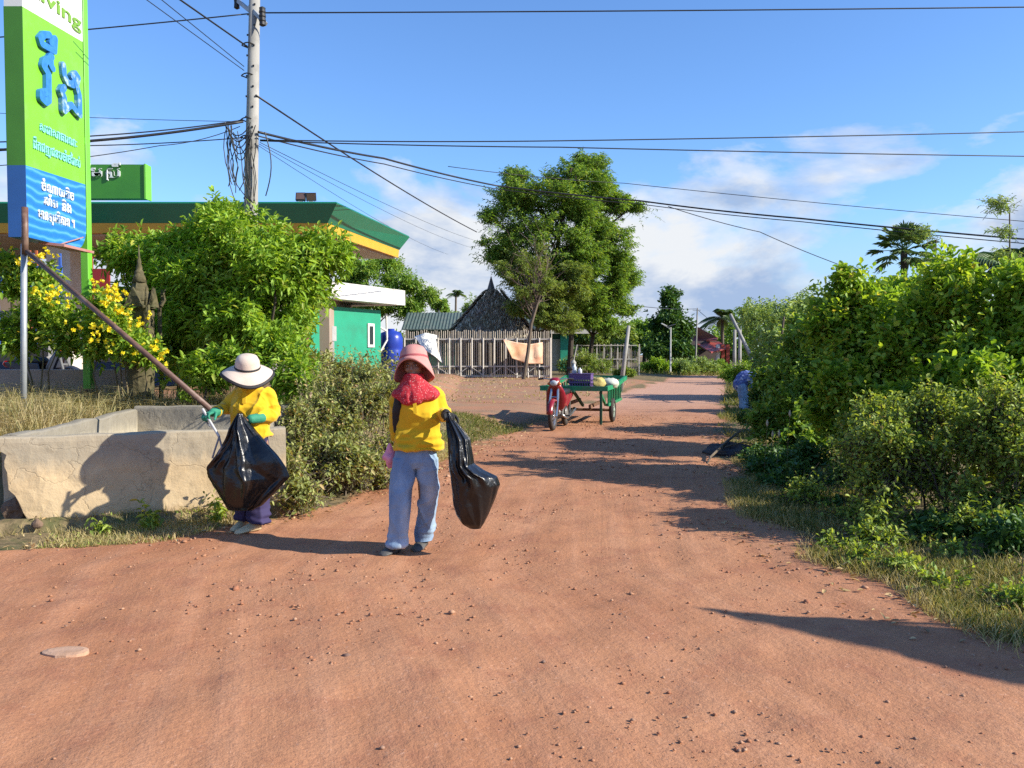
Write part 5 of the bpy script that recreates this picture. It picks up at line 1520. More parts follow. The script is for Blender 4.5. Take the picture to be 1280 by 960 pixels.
for k in range(17):
    px0 = rng.choice([303, 300, 296, 290, 285, 283, 322, 318, 312, 309]) + rng.normal() * 2
    dz = rng.uniform(60, 110); sw_ = rng.normal() * 8
    P0 = (px0, 152 + rng.uniform(-6, 26)); P1 = (px0 + rng.uniform(4, 12) * (1 if px0 < 310 else -.3), P0[1] + dz)
    path = []
    for u in np.linspace(0, 1, 9):
        path.append(q(P0[0] + (P1[0] - P0[0]) * u + sw_ * sin(u * pi) + rng.normal() * .8, P0[1] + (P1[1] - P0[1]) * u, 14.42))
    mb.tube(path, .008, 5)
for k in range(5):
    mb.tube([q(283 + 7 * u * 4 + k, 158 + k * 2 + 46 * u * (1 - u) * (1 + k * .5), 14.4) for u in np.linspace(0, 1, 8)], .009, 5)
mb.tube([q(331 + 8 * sin(u * 3), 165 + 80 * u, 14.4) for u in np.linspace(0, 1, 10)], .01, 5)
mb.build('hanging_cables', BLK, t_)

# cables
def cable(lab, pts, r, sag=.15, group='overhead cables'):
    """pts: (px,py,Y); a sagging line through them"""
    Q = [np.array(P(*p)) for p in pts]; path = []
    for i in range(len(Q) - 1):
        n_ = 14
        for u in np.linspace(0, 1, n_ + 1)[(1 if i else 0):]:
            p = Q[i] + (Q[i + 1] - Q[i]) * u; p = p - np.array([0, 0, sag * 4 * u * (1 - u)]); path.append(tuple(p))
    mb = MB(); mb.tube(path, r, 5)
    o = mb.build('power_cable', BLK, None, smooth=True, fix=False)
    return tag(o, lab, 'cable', group)


cable('topmost cable, running right from the dark insulator across the whole sky', [(330, 16, 14.4), (1420, 7, 16)], .012, .02)
cable('topmost cable left of the pole, passing behind the tall sign', [(312, 17, 14.6), (-120, 56, 13.5)], .011, .02)
cable('thick cable running up to the left from the pole below its arm', [(309, 58, 14.6), (200, -18, 12.5)], .015, .0)
cable('thin cable meeting the pole from the upper left, the left one of two', [(305, 88, 14.6), (170, -10, 12)], .007, .0)
cable('thin cable meeting the pole from the upper left, the right one of two', [(305, 83, 14.6), (190, -10, 12)], .007, .0)
cable('heavy cable bundle running left from the pole with loops hanging from it', [(304, 152, 14.5), (115, 176, 13.5), (-60, 190, 13)], .022, .03)
cable('cable just above the heavy bundle left of the pole', [(304, 150, 14.6), (115, 170, 13.6), (-60, 178, 13)], .011, .03)
cable('level cable below the heavy bundle, left of the pole', [(304, 172, 14.6), (115, 182, 13.8), (-60, 186, 13)], .009, .02)
cable('drooping thin cable below the heavy bundle, left of the pole', [(300, 158, 14.6), (200, 182, 14), (-60, 210, 13)], .007, .06)
cable('faint thin cable high above the roof sign, left of the pole', [(303, 152, 14.7), (-60, 138, 15)], .005, .03)
cable('thick cable slanting down from the pole towards the large trees', [(320, 119, 14.5), (596, 290, 30)], .017, .1)
cable('level cable running right from the pole, the upper of the long pair', [(325, 175, 14.5), (700, 176, 15.5), (1420, 161, 18)], .011, .02)
cable('level cable running right from the pole, the lower of the long pair', [(325, 176, 14.5), (700, 184, 15.5), (1420, 197, 18)], .011, .02)
cable('heavy cable bundle sagging right from the pole and passing behind the trees', [(323, 165, 14.5), (480, 198, 19), (620, 232, 24), (800, 251, 24), (1000, 273, 22), (1420, 310, 20)], .022, .03)
cable('cable close below the sagging bundle right of the pole', [(323, 170, 14.5), (480, 205, 19), (620, 236, 24), (800, 255, 24), (1000, 277, 22), (1420, 316, 20)], .012, .03)
cable('thin cable above the sagging bundle, meeting it from the trees to the right edge', [(560, 208, 22), (780, 229, 24), (1420, 288, 22)], .009, .05)
cable('cable branching down to the right from the bundle, towards the thicket', [(835, 258, 24), (950, 290, 24), (1075, 340, 24)], .011, .04)
cable('faint service cable falling towards the long shed, the upper of three', [(325, 178, 14.5), (610, 305, 50)], .006, .2)
cable('faint service cable falling towards the long shed, the middle of three', [(324, 180, 14.5), (600, 312, 50)], .005, .25)
cable('faint service cable falling towards the long shed, the lowest of three', [(323, 182, 14.5), (560, 318, 46)], .005, .2)
cable('distant cable from the large trees to the thin pole by the red roof', [(795, 382, 50), (870, 386, 66)], .02, .1)
cable('distant cable from the thin pole down towards the leaning prop', [(871, 386, 66), (898, 408, 60)], .02, .05)

# grey post leaning in the lot, street light, thin pole, twin posts with prop
b_ = gb(775, 33); t_ = MB()
e = np.array(P(786, 407, 33)) - np.array(b_); t_.tube([(0, 0, -.2), tuple(e)], [.095, .065], 12)
o = t_.build('concrete_post', PCON, None, smooth=True); o.location = b_; tag(o, 'short leaning grey concrete post at the roadside behind the cart', 'post')
b_ = gb(838, 55); t_ = thing('street_light', 'slim white solar street light in front of the dark pointed tree', 'street light', b_)
e = np.array(P(838, 409, 55)) - np.array(b_)
mb = MB(); mb.tube([(0, 0, -.2), (0, 0, e[2])], [.06, .04], 8); mb.build('pole', WHITE, t_)
mb = MB(); mb.bar((0, 0, e[2] - .1), (-.45, 0, e[2] + .12), .05, .05); ar = mb.build('arm', WHITE, t_)
mb = MB(); mb.box((-.42, 0, e[2] + .16), (.4, .16, .07), Matrix.Rotation(.45, 3, 'Y')); mb.build('lamp_head', WHITE, ar)
mb = MB(); mb.box((.05, 0, e[2] + .12), (.5, .4, .04), Matrix.Rotation(-.3, 3, 'Y')); mb.build('solar_panel', mat('solar_dark', (.12, .12, .13), .3), t_)
b_ = gb(869, 60); t_ = thing('thin_pole', 'thin tall pole carrying cables beside the red roofed house', 'utility pole', b_)
e = P(871, 385, 60)[2] - b_[2]; mb = MB(); mb.tube([(0, 0, -.2), (.12, 0, e)], [.07, .045], 8); mb.build('shaft', PCON, t_); mb = MB(); mb.bar((-.2, 0, e - .15), (.35, 0, e - .15), .05, .05); mb.build('crossarm', GALV, t_)
for px, lab in ((918, 'pale concrete pole behind the bending person, the left of two upright ones'), (924.5, 'grey concrete pole behind the bending person, the right of two upright ones')):
    b_ = gb(px, 45); mb = MB(); e = P(px, 412, 45)[2] - b_[2]; mb.tube([(0, 0, -.2), (0, 0, e)], [.105, .085], 10); o = mb.build('concrete_pole', PCON, None, smooth=True); o.location = b_; tag(o, lab, 'pole', 'concrete poles beyond the bending person')
a, c = P(913, 393, 44), P(947, 452, 42)
mb = MB(); mb.tube([tuple(np.array(c) + np.array([.4, 0, -1.2])), a], [.10, .08], 10); o = mb.build('prop_pole', PCON, None, smooth=True)
tag(o, 'pale concrete prop leaning against the two upright poles', 'pole')

# unseen roof added at the right, shaped back from the wedge shadow it casts
def up_ray(p, z):
    k = z / math.tan(SUN_EL); return (p[0] - SH.x * k, p[1] - SH.y * k, z)
t_ = thing('shadow_roof', 'added stall with a tilted tin roof, off the road to the right', 'blocker', (0, 0, 0))
g1, g2, g3 = G(890, 757), G(1290, 800), G(1290, 862)
c1 = np.array(up_ray(g1, 3.1)); c2 = np.array(up_ray(tuple(np.array(g1) + (np.array(g2) - np.array(g1)) * 2.0), 2.7)); c3 = np.array(up_ray(tuple(np.array(g1) + (np.array(g3) - np.array(g1)) * 2.0), 2.7))
mb = MB(); mb.prism([tuple(c1), tuple(c2), tuple(c3)], (0, 0, .05)); mb.build('roof', mat('tin', (.4, .4, .4), .5, metal=.5), t_)
for c in (c1, c2, c3):
    cc = c + (((c1 + c2 + c3) / 3) - c) * .12
    mb = MB(); mb.tube([(cc[0], cc[1], 0), (cc[0], cc[1], cc[2] + .03)], .03, 8); mb.build('post', BARK, t_)

# debris with a fallen branch at the right verge
b_ = (G(912, 568)[0], G(912, 568)[1], gz1(*G(912, 568)[:2]))
t_ = thing('debris_heap', 'heap of dark rags and leaves on the right verge', 'heap', b_)
mb = MB(); mb.ball((0, 0, .03), (.42, .3, .13), 18, 8); v = np.array(mb.V); v += nrmz(v) * (.10 * fbm(v * 6, 3))[:, None]
mk('rags', v, mb.F, mat('dark_rag', (.035, .035, .05), .8, (.09, .07, .06), 7), t_)
a, c = np.array(G(884, 582)), np.array(P(925, 553, 13.4)); c[2] = .28
mb = MB(); mb.tube(list(wob(a + [0, 0, .02], c, 7, .02, np.random.default_rng(2))), [.012, .016, .018, .02, .02, .02, .016], 6); s = (a + c) / 2; mb.tube([tuple(s), tuple(s + np.array([.3, .1, .06])), tuple(s + np.array([.55, .1, .0]))], [.012, .01, .006], 5)
o = mb.build('fallen_branch', BARKP, None); tag(o, 'bare pale branch lying on the dark rags at the verge', 'branch')
# tall weeds with seed heads
for i, (px, py, h) in enumerate([(955, 602, .62), (962, 600, .48), (970, 604, .5), (983, 604, .72)]):
    g_ = G(px, py); g_ = (g_[0], g_[1], gz1(g_[0], g_[1])); t_ = thing('seed_weed', ['seeding weed stalk at the verge, the leftmost of four', 'shortest seeding weed stalk at the verge', 'seeding weed stalk at the verge, between the shortest and the tallest', 'tallest seeding weed stalk at the verge'][i], 'weed', g_, 0, 'seeding weed stalks')
    mb = MB(); mb.tube([(0, 0, -.02), (.01, 0, h * .5), (.03, 0, h)], [.004, .003, .002], 4); mb.build('stalk', STEM, t_)
    mb = MB(); mb.lathe([(.002, 0), (.014, .02), (.016, .045), (.003, .085)], 6, (.03, 0, h)); mb.build('seed_head', mat('seed_tan', (.6, .5, .32), .8), t_)
# ------------------------------------------------------------------ people
SKIN = mat('skin', (.36, .20, .13), .5, (.31, .165, .105), 8, spec=.4)
YELS = mat('yellow_shirt_cloth', (.80, .52, .018), .85, (.74, .46, .014), 5, bump=.25, bscale=160, bdist=.002, spec=.2, sheen=.2)


def denim():
    m, nt, b, o = nodes('washed_denim'); b.inputs['Roughness'].default_value = .9; b.inputs['Specular IOR Level'].default_value = .15
    c = mixc(nt, ramp(nt, tex(nt, 4, 5, .6, stretch=(1, 1, .45)), [(.36, 0.), (.66, 1.)]), (.17, .26, .39), (.38, .50, .62))
    c = mixc(nt, ramp(nt, tex(nt, 2.2, 4, .6, stretch=(1, 1, .5)), [(.52, 0.), (.68, .7)]), c, (.60, .68, .74))
    c = mixc(nt, ramp(nt, tex(nt, 180, 2, .6), [(.4, 0.), (.7, .3)]), c, (.09, .15, .27))
    nt.links.new(c, b.inputs['Base Color']); bumpn(nt, b, tex(nt, 220, 2), .3, .002); bumpn(nt, b, tex(nt, 16, 4, .6), .35, .012)
    return m


DEN = denim()
NAVY = mat('navy_trouser', (.030, .022, .085), .85, (.04, .03, .105), 5, bump=.3, bscale=14)
BLKC = mat('black_glove_and_shade', (.012, .012, .013), .8, (.02, .02, .02), 12, bump=.3)
GRNG = mat('green_glove', (.02, .22, .13), .75, (.03, .28, .17), 20, bump=.3)
PLAS = mat('black_plastic', (.007, .007, .008), .3, (.010, .010, .011), 5, spec=.5, bump=.6, bscale=20, bdist=.012)


def wrinkles(seed, amp=.008, sc=(7, 7, 11)):
    def f(V):
        q = V * np.array(sc) + seed
        a = 1 - np.abs(fbm(q + .6 * fbm(q * .5, 2)[:, None], 3))
        return amp * (a - .6) + amp * .35 * fbm(V * 30 + seed, 2)
    return f


def drape(seed, amp=.03, lean=.5, waist=None):
    """long ridged cloth folds, steeper on one side, plus bunching near a waist height"""
    def f(V):
        q = np.stack([V[:, 0] * 9 + V[:, 2] * 9 * lean, V[:, 1] * 9, V[:, 2] * 3.0 + seed], -1)
        q = q + .5 * fbm(q * .6 + 3, 2)[:, None]
        r = (1 - np.abs(vnoise(q))) ** 2.5
        q2 = np.stack([V[:, 0] * 8 - V[:, 2] * 12 * lean, V[:, 1] * 8, V[:, 2] * 7 + seed * 2], -1)
        r2 = (1 - np.abs(vnoise(q2 + .4 * fbm(q2, 2)[:, None]))) ** 3
        d = amp * (.62 * r + .38 * r2 - .42)
        if waist is not None: d = d + amp * .5 * np.exp(-((V[:, 2] - waist) / .09) ** 2) * vnoise(np.stack([V[:, 0] * 6, V[:, 1] * 6, V[:, 2] * 34 + seed], -1))
        return d
    return f


def hand(mb, wrist, d, pn, side, size=1.0, curl=(.55, 1.05, .9), thumb=1.0):
    """palm, four unequal bent fingers and a thumb added to a mesh builder"""
    d = Vector(d).normalized(); pn = Vector(pn); pn = (pn - d * pn.dot(d)).normalized(); s = d.cross(pn) * side
    w = Vector(wrist)
    rings = []
    for (t, hw, ht) in [(-.02, .026, .021), (.01, .030, .020), (.04, .040, .018), (.075, .041, .015), (.088, .038, .012)]:
        c = w + d * t * size
        rings.append([tuple(c + s * hw * size * cos(a) + pn * ht * size * sin(a)) for a in np.linspace(0, 2 * pi, 14, endpoint=False)])
    mb.loft(rings)
    for i, (off, ln) in enumerate([(.031, .066), (.011, .077), (-.010, .072), (-.030, .056)]):
        p = w + d * .078 * size + s * off * size; pts = [p - d * .02]; ang = 0; 
        pts.append(p)
        for k, fr in enumerate((.45, .32, .25)):
            ang += curl[k]
            p = p + (d * cos(ang) + pn * sin(ang)) * ln * fr * size; pts.append(p)
        mb.tube([tuple(q) for q in pts], [.0095 * size, .0095 * size, .009 * size, .0082 * size, .0065 * size], 8)
        mb.ball(tuple(pts[-1]), .0068 * size, 8, 6)
    p = w + d * .018 * size + s * .026 * size; pts = [p]
    for (a, b_, c, l) in [(.55, .75, .35, .04), (.8, .3, .6 * thumb, .034), (.7, .0, .75 * thumb, .026)]:
        p = p + (d * a + s * b_ + pn * c).normalized() * l * size; pts.append(p)
    mb.tube([tuple(q) for q in pts], [.014 * size, .0125 * size, .011 * size, .008 * size], 8); mb.ball(tuple(pts[-1]), .008 * size, 8, 6)


def head(mb, c, R, s=1.0):
    """skull, jaw, brow, nose, lips, ears; local -y is the face"""
    c = Vector(c)
    def b(p, r): 
        v0 = len(mb.V); mb.ball((0, 0, 0), tuple(q * s for q in r), 16, 11)
        for i in range(v0, len(mb.V)): mb.V[i] = tuple(c + R @ (Vector(mb.V[i]) + Vector(p) * s))
    b((0, .012, .03), (.074, .092, .085)); b((0, -.022, -.035), (.060, .066, .072)); b((0, -.05, -.078), (.030, .030, .026))
    b((0, -.074, .022), (.050, .018, .014)); b((0, -.094, -.016), (.0115, .016, .024)); b((0, -.102, -.030), (.0165, .013, .010))
    for q in (-1, 1):
        b((q * .036, -.062, -.028), (.024, .022, .022)); b((q * .074, .01, -.005), (.010, .020, .032))
    b((0, -.084, -.056), (.023, .012, .007)); b((0, -.082, -.066), (.020, .012, .007))


def eyes(c, R, par, s=1.0):
    c = Vector(c)
    EW = mat('eye_white', (.7, .68, .64), .3); ED = mat('eye_dark', (.02, .012, .008), .2); HB = mat('dark_hair', (.012, .009, .008), .6)
    for q in (-1, 1):
        mb = MB(); mb.ball((0, 0, 0), (.0125 * s, .009 * s, .0062 * s), 10, 7); v = [tuple(c + R @ (Vector(p) + Vector((q * .031, -.078, .002)) * s)) for p in mb.V]
        e = mk('eye', v, mb.F, EW, par, True)
        mb = MB(); mb.ball((0, 0, 0), (.006 * s, .004 * s, .006 * s), 8, 6); v = [tuple(c + R @ (Vector(p) + Vector((q * .031, -.0855, .002)) * s)) for p in mb.V]
        mk('iris', v, mb.F, ED, e, True)
        mb = MB(); mb.tube([tuple(c + R @ (Vector((q * a, y, z)) * s)) for a, y, z in ((.014, -.09, .017), (.030, -.088, .022), (.046, -.078, .016))], [.003, .004, .002], 6); mb.build('eyebrow', HB, par)


def rings_to(mb, secs, W, n=20, pw=2.3):
    """secs: (px,py,dy,rx,ry) in photo pixels around the figure"""
    R = []
    for (px, py, dy, rx, ry) in secs:
        c = W(px, py, dy); r = []
        for k in range(n):
            a = 2 * pi * k / n; x, y = cos(a), sin(a)
            x = math.copysign(abs(x) ** (2 / pw), x); y = math.copysign(abs(y) ** (2 / pw), y)
            r.append((c[0] + rx * x, c[1] + ry * y, c[2]))
        R.append(r)
    mb.loft(R)


def limb(mb, pts, rad, W, n=12):
    P_ = [Vector(W(*p)) for p in pts]
    # smooth the bend a little
    out, rr = [], []
    for i in range(len(P_) - 1):
        for u in (0, .33, .66):
            out.append(P_[i] + (P_[i + 1] - P_[i]) * u); rr.append(rad[i] + (rad[i + 1] - rad[i]) * u)
    out.append(P_[-1]); rr.append(rad[-1])
    sm = list(out)
    for i in range(1, len(out) - 1): sm[i] = out[i] * .5 + (out[i - 1] + out[i + 1]) * .25
    mb.tube([tuple(p) for p in sm], rr, n)
    for p, r in ((sm[0], rr[0]), (sm[-1], rr[-1])): mb.ball(tuple(p), r * .98, 12, 8)


def shoe(mb, heel, toe, w=.045, h=.075, sole=.018):
    a, b = Vector(heel), Vector(toe); d = (b - a); L = d.length; d.normalize(); s = Vector((-d.y, d.x, 0))
    R = []
    for (t, hw, z1) in [(0, .6, h * .85), (.08, .85, h), (.3, .95, h), (.5, .98, h * .78), (.72, 1.1, h * .56), (.9, .9, h * .42), (1, .45, h * .28)]:
        c = a + d * L * t; r = []
        for k in range(14):
            an = 2 * pi * k / 14; x, z = cos(an), sin(an)
            zz_ = z1 / 2 + z * z1 / 2
            r.append((c.x + s.x * w * hw * x * (1.0 if z < .3 else .85), c.y + s.y * w * hw * x * (1.0 if z < .3 else .85), max(zz_, .002) + heel[2]))
        R.append(r)
    mb.loft(R)


def lathe_hat(prof, n=40):
    mb = MB(); mb.lathe(prof, n); return mb


def hat_obj(name, prof, c, R, m, par, wave=None, n=44, closed_under=True):
    """brimmed hat as a thin double shell: outer profile then back along the inside"""
    th = .006
    inner = [(max(r - .004, .001), z - th) for r, z in reversed(prof)]
    full = prof + inner
    V_, F_ = [], []
    for (r, z) in full:
        for k in range(n):
            a = 2 * pi * k / n; dz = wave(r, a) if wave else 0
            V_.append(tuple(Vector(c) + R @ Vector((r * cos(a), r * sin(a), z + dz))))
    for i in range(len(full) - 1):
        for k in range(n): F_.append((i * n + k, i * n + (k + 1) % n, (i + 1) * n + (k + 1) % n, (i + 1) * n + k))
    return mk(name, V_, F_, m, par, True)


def bag(name, rows, W, dy, m, lab, seed, ribs=9, amp=.03, group=None, n=110, rows_n=90):
    """thin plastic bag hanging from a gathered neck, long creases in the film; rows: (py,xl,xr,depth m)"""
    rng = np.random.default_rng(int(seed * 10))
    A = np.array(rows, float); t = np.linspace(0, 1, rows_n); py = A[0, 0] + (A[-1, 0] - A[0, 0]) * t
    xl_, xr_, de = (np.interp(py, A[:, 0], A[:, i]) for i in (1, 2, 3))
    V_ = []; ang = np.linspace(0, 2 * pi, n, endpoint=False)
    for j in range(rows_n):
        a = np.array(W(xl_[j], py[j], dy)); b = np.array(W(xr_[j], py[j], dy)); c = (a + b) / 2; hw = (b[0] - a[0]) / 2
        for k in range(n):
            x, y = cos(ang[k]), sin(ang[k]); y = math.copysign(abs(y) ** 1.3, y)
            V_.append((c[0] + hw * x, c[1] + de[j] * y, c[2]))
    V_ = np.array(V_); T = np.repeat(t, n); AN = np.tile(ang, rows_n)
    hwv = np.repeat(np.interp(py, A[:, 0], (A[:, 2] - A[:, 1]) / 2) / 150, n)
    d = np.zeros(len(V_)); tri = lambda x, w: np.clip(1 - np.abs(x) / w, 0, 1)
    for i in range(ribs * 3):                      # creases from the neck downwards
        a0 = rng.uniform(0, 2 * pi); dr = rng.normal() * .8; w = rng.uniform(.10, .32)
        x = (AN - a0 - dr * T * T + pi) % (2 * pi) - pi
        t1 = rng.uniform(.4, 1.0); d += amp * rng.uniform(.25, .8) * rng.choice([-1, 1, 1]) * tri(x, w) * sstep(0, .05, T) * (1 - sstep(t1 - .2, t1, T))
    for i in range(ribs * 2):                      # short oblique creases in the belly of the bag
        a0 = rng.uniform(0, 2 * pi); t0 = rng.uniform(.35, 1); th = rng.uniform(-1.2, 1.2)
        x = ((AN - a0 + pi) % (2 * pi) - pi) * .8; z = (T - t0) * 2.2
        u = x * cos(th) + z * sin(th); v = -x * sin(th) + z * cos(th)
        d += amp * rng.uniform(.2, .6) * rng.choice([-1, 1]) * tri(u, rng.uniform(.06, .18)) * tri(v, rng.uniform(.3, .8))
    cr = np.stack([V_[:, 0] * 4, V_[:, 1] * 4, V_[:, 2] * 3 + seed], -1)
    d += amp * .8 * fbm(cr, 2) * np.clip(T * 2, 0, 1)
    d = d * np.clip(hwv / .08, .22, 1)
    out = np.stack([np.cos(AN) * .25, np.sin(AN), np.zeros_like(AN)], -1)
    V_ = V_ + out * d[:, None]
    F_ = [(j * n + k, j * n + (k + 1) % n, (j + 1) * n + (k + 1) % n, (j + 1) * n + k) for j in range(rows_n - 1) for k in range(n)]
    F_ += [tuple(range(n)), tuple(reversed(range((rows_n - 1) * n, rows_n * n)))]
    o = mk(name, V_, F_, m, None, True)
    return tag(o, lab, 'bag', group)


# ---------------- worker in jeans, walking towards the camera
Y1 = 6.62; O1 = np.array((P(508, 686, Y1)[0], Y1, 0.0)); O1[2] = gz1(O1[0], O1[1])
def W1(px, py, dy=0): return tuple(np.array(P(px, py, Y1)) + np.array([0, dy, 0]) - O1)
pr = thing('person', 'person walking in blue jeans, yellow shirt, pink brimmed hat and red dotted scarf', 'person', tuple(O1))
hc = W1(517.5, 456, -.02); HR = Matrix.Rotation(radians(-6), 3, 'Y') @ Matrix.Rotation(radians(4), 3, 'X') @ Matrix.Rotation(radians(-6), 3, 'Z')
mb = MB(); head(mb, hc, HR, .98)
limb(mb, [(518, 468, .01), (519, 484, .03)], [.05, .055], W1)
rings_to(mb, [(521, 560, 0, .14, .09), (521, 535, 0, .13, .085), (521, 508, 0, .14, .09), (520, 490, .01, .14, .065), (519, 482, .02, .06, .05)], W1)
limb(mb, [(497, 491, .02), (493, 520, .05), (497, 550, .13)], [.042, .036, .026], W1)
limb(mb, [(544, 491, .02), (553, 519, .04), (560, 516, -.17)], [.042, .036, .026], W1)
wl_ = Vector(W1(498, 553, .16)); hand(mb, wl_, (-.05, .12, -1), (.9, -.1, 0), 1, .95)
limb(mb, [(506, 572, 0), (504, 622, -.05), (501, 672, -.09)], [.085, .06, .042], W1)
limb(mb, [(533, 572, 0), (533, 622, .0), (529, 674, .1)], [.085, .06, .042], W1)
bo = remesh_obj(mb, 'body', SKIN, pr, .0072, 2)
eyes(hc, HR, pr, .98)
# shirt with sleeves
mb = MB(); rings_to(mb, [(523, 561, 0, .196, .142), (523, 556, 0, .196, .142), (523.5, 535, -.005, .160, .112), (523, 512, -.015, .160, .118), (521.5, 497, 0, .168, .10), (520, 488, .01, .16, .08), (519, 480, .02, .085, .06)], W1, pw=2.5)
limb(mb, [(498, 492, .02), (492.5, 518, .04), (492.5, 547, .09)], [.060, .055, .044], W1)
limb(mb, [(543, 492, .02), (553, 518, .045), (557, 516.5, -.11)], [.060, .056, .050], W1)
limb(mb, [(510, 482, -.06), (519, 484, -.09), (528, 482, -.06)], [.018, .018, .018], W1)
sh = remesh_obj(mb, 'shirt', YELS, pr, .0075, 3, drape(3, .034, .45, .86))
mb = MB(); mb.bar(W1(521, 500, -.155), W1(522, 515, -.158), .026, .008, (0, -1, .1)); mb.build('placket', YELS, sh)
# black form standing in for the deep shade beside the hanging arm
mb = MB(); limb(mb, [(500, 495, -.085), (498.5, 513, -.06), (496.5, 537, -.01)], [.034, .044, .030], W1); remesh_obj(mb, 'sleeve_shade', BLKC, pr, .008, 2, wrinkles(7, .008, (9, 9, 5)))
# jeans
mb = MB(); rings_to(mb, [(520, 556, 0, .150, .095), (520, 563, 0, .160, .105), (520, 568, 0, .170, .114), (520, 576, 0, .178, .12), (520, 584, 0, .165, .10)], W1)
rings_to(mb, [(506, 572, 0, .098, .11), (504, 600, -.06, .090, .10), (502.5, 625, -.10, .082, .09), (501, 650, -.11, .077, .082), (500, 668, -.11, .080, .086), (499.5, 678, -.11, .085, .092)], W1)
rings_to(mb, [(534, 572, 0, .094, .11), (535.5, 600, .0, .082, .10), (534.5, 625, .02, .075, .086), (532, 650, .06, .072, .08), (530, 668, .09, .074, .084), (529, 680, .10, .077, .088)], W1)
remesh_obj(mb, 'jeans', DEN, pr, .0075, 2, drape(9, .026, .3, .08))
# scarf over chin, neck and shoulders
m, nt, b, o = nodes('red_dotted_scarf'); b.inputs['Roughness'].default_value = .85
vo = N_(nt, 'ShaderNodeTexVoronoi', feature='F1', i_Scale=80.0, i_Randomness=.7); tcx = nt.nodes.new('ShaderNodeTexCoord'); nt.links.new(tcx.outputs['Object'], vo.inputs['Vector'])
nt.links.new(mixc(nt, ramp(nt, vo.outputs['Distance'], [(.16, 1.), (.24, 0.)]), (.40, .014, .026), (.70, .42, .40)), b.inputs['Base Color'])
bumpn(nt, b, tex(nt, 25, 4), .3, .01)
mb = MB(); rings_to(mb, [(518, 467, -.025, .074, .092), (518, 474, -.02, .088, .10), (518.5, 481, -.015, .115, .112), (520, 487, -.012, .170, .13), (520.5, 492, -.018, .192, .142), (520.5, 496, -.02, .178, .145), (520, 499, -.025, .150, .138), (519, 501, -.03, .10, .10)], W1, n=28)
mb.ball(W1(516, 500, -.13), (.085, .035, .035), 12, 8)
remesh_obj(mb, 'scarf', m, pr, .0085, 2, wrinkles(14, .013, (8, 8, 3)))
# hat
PINKH = mat('pink_hat_cloth', (.60, .25, .22), .85, (.66, .32, .28), 9, bump=.3, bscale=60, bdist=.004)
hR = HR @ Matrix.Rotation(radians(-20), 3, 'X')
prof = [(.002, .148), (.05, .144), (.085, .124), (.103, .090), (.109, .050), (.113, .030), (.126, -.005), (.139, -.045), (.150, -.085), (.157, -.110)]
ht = hat_obj('hat', prof, Vector(hc) + hR @ Vector((0, .01, .012)), hR, PINKH, pr, wave=lambda r, a: (r > .1135) * ((.006 * sin(3 * a + 1)) + .125 * max(0, -sin(a)) ** 1.6 - .01) * (r - .112) / .045)
hat_obj('hat_band', [(.1085, .052), (.1115, .050), (.1145, .036), (.112, .033)], Vector(hc) + hR @ Vector((0, .01, .012)), hR, mat('pink_band', (.46, .10, .11), .8), ht)
# black glove on the bag hand
mb = MB(); wr = Vector(W1(559, 516, -.14)); hand(mb, wr, (.25, -.8, .02), (.1, -.3, -1), 1, 1.12, (.7, 1.15, .9))
limb(mb, [(558, 516.5, -.10), (559.5, 516, -.15)], [.043, .036], W1)
remesh_obj(mb, 'glove', BLKC, pr, .005, 1)
# shoes
mb = MB(); a = Vector(W1(500, 681, -.03)); a.z = .0; t = Vector(W1(481, 690, -.22)); t.z = 0; shoe(mb, a, t, .052, .10)
SHO = mat('grey_shoe', (.055, .055, .055), .6, (.11, .105, .10), 9, bump=.3)
remesh_obj(mb, 'shoe', SHO, pr, .006, 2)
mb = MB(); a = Vector(W1(528, 682, .15)); a.z = .0; t = Vector(W1(520, 685, -.06)); t.z = 0; shoe(mb, a, t, .050, .095); remesh_obj(mb, 'shoe', SHO, pr, .006, 2)

bag('rubbish_bag', [(512, 561, 566, .018), (519, 560, 568, .022), (530, 561, 578, .04), (545, 563, 590, .07), (560, 564, 592, .09), (575, 565, 594, .10), (583, 565, 606, .11), (590, 566, 622, .105), (600, 567, 626, .11), (612, 568, 622, .115), (625, 569, 616, .115), (637, 573, 611, .10), (647, 580, 606, .07), (653, 589, 602, .03)],
    lambda px, py, dy: tuple(np.array(P(px, py, Y1)) + np.array([0, dy, 0])), -.22, PLAS, 'black plastic rubbish bag with a torn corner, held by the walking person in jeans', 4.2, 9, .05, 'black rubbish bags')
# pink bag behind the hip
mb = MB(); mb.ball((0, 0, 0), (.052, .045, .075), 18, 12); v = np.array(mb.V); v += nrmz(v) * (.02 * fbm(v * 22, 3))[:, None]; v[:, 2] += .03 * np.exp(-((v[:, 0]) / .02) ** 2) * (v[:, 2] > .05)
mm, nt, b, o = nodes('pink_plastic'); b.inputs['Base Color'].default_value = (.75, .30, .42, 1); b.inputs['Roughness'].default_value = .35
o = mk('pink_bag', v, mb.F, mm, None, True); o.location = tuple(np.array(P(485, 573, Y1)) + np.array([0, .10, 0])); tag(o, 'small pink plastic bag carried at the hip of the person in jeans', 'bag')

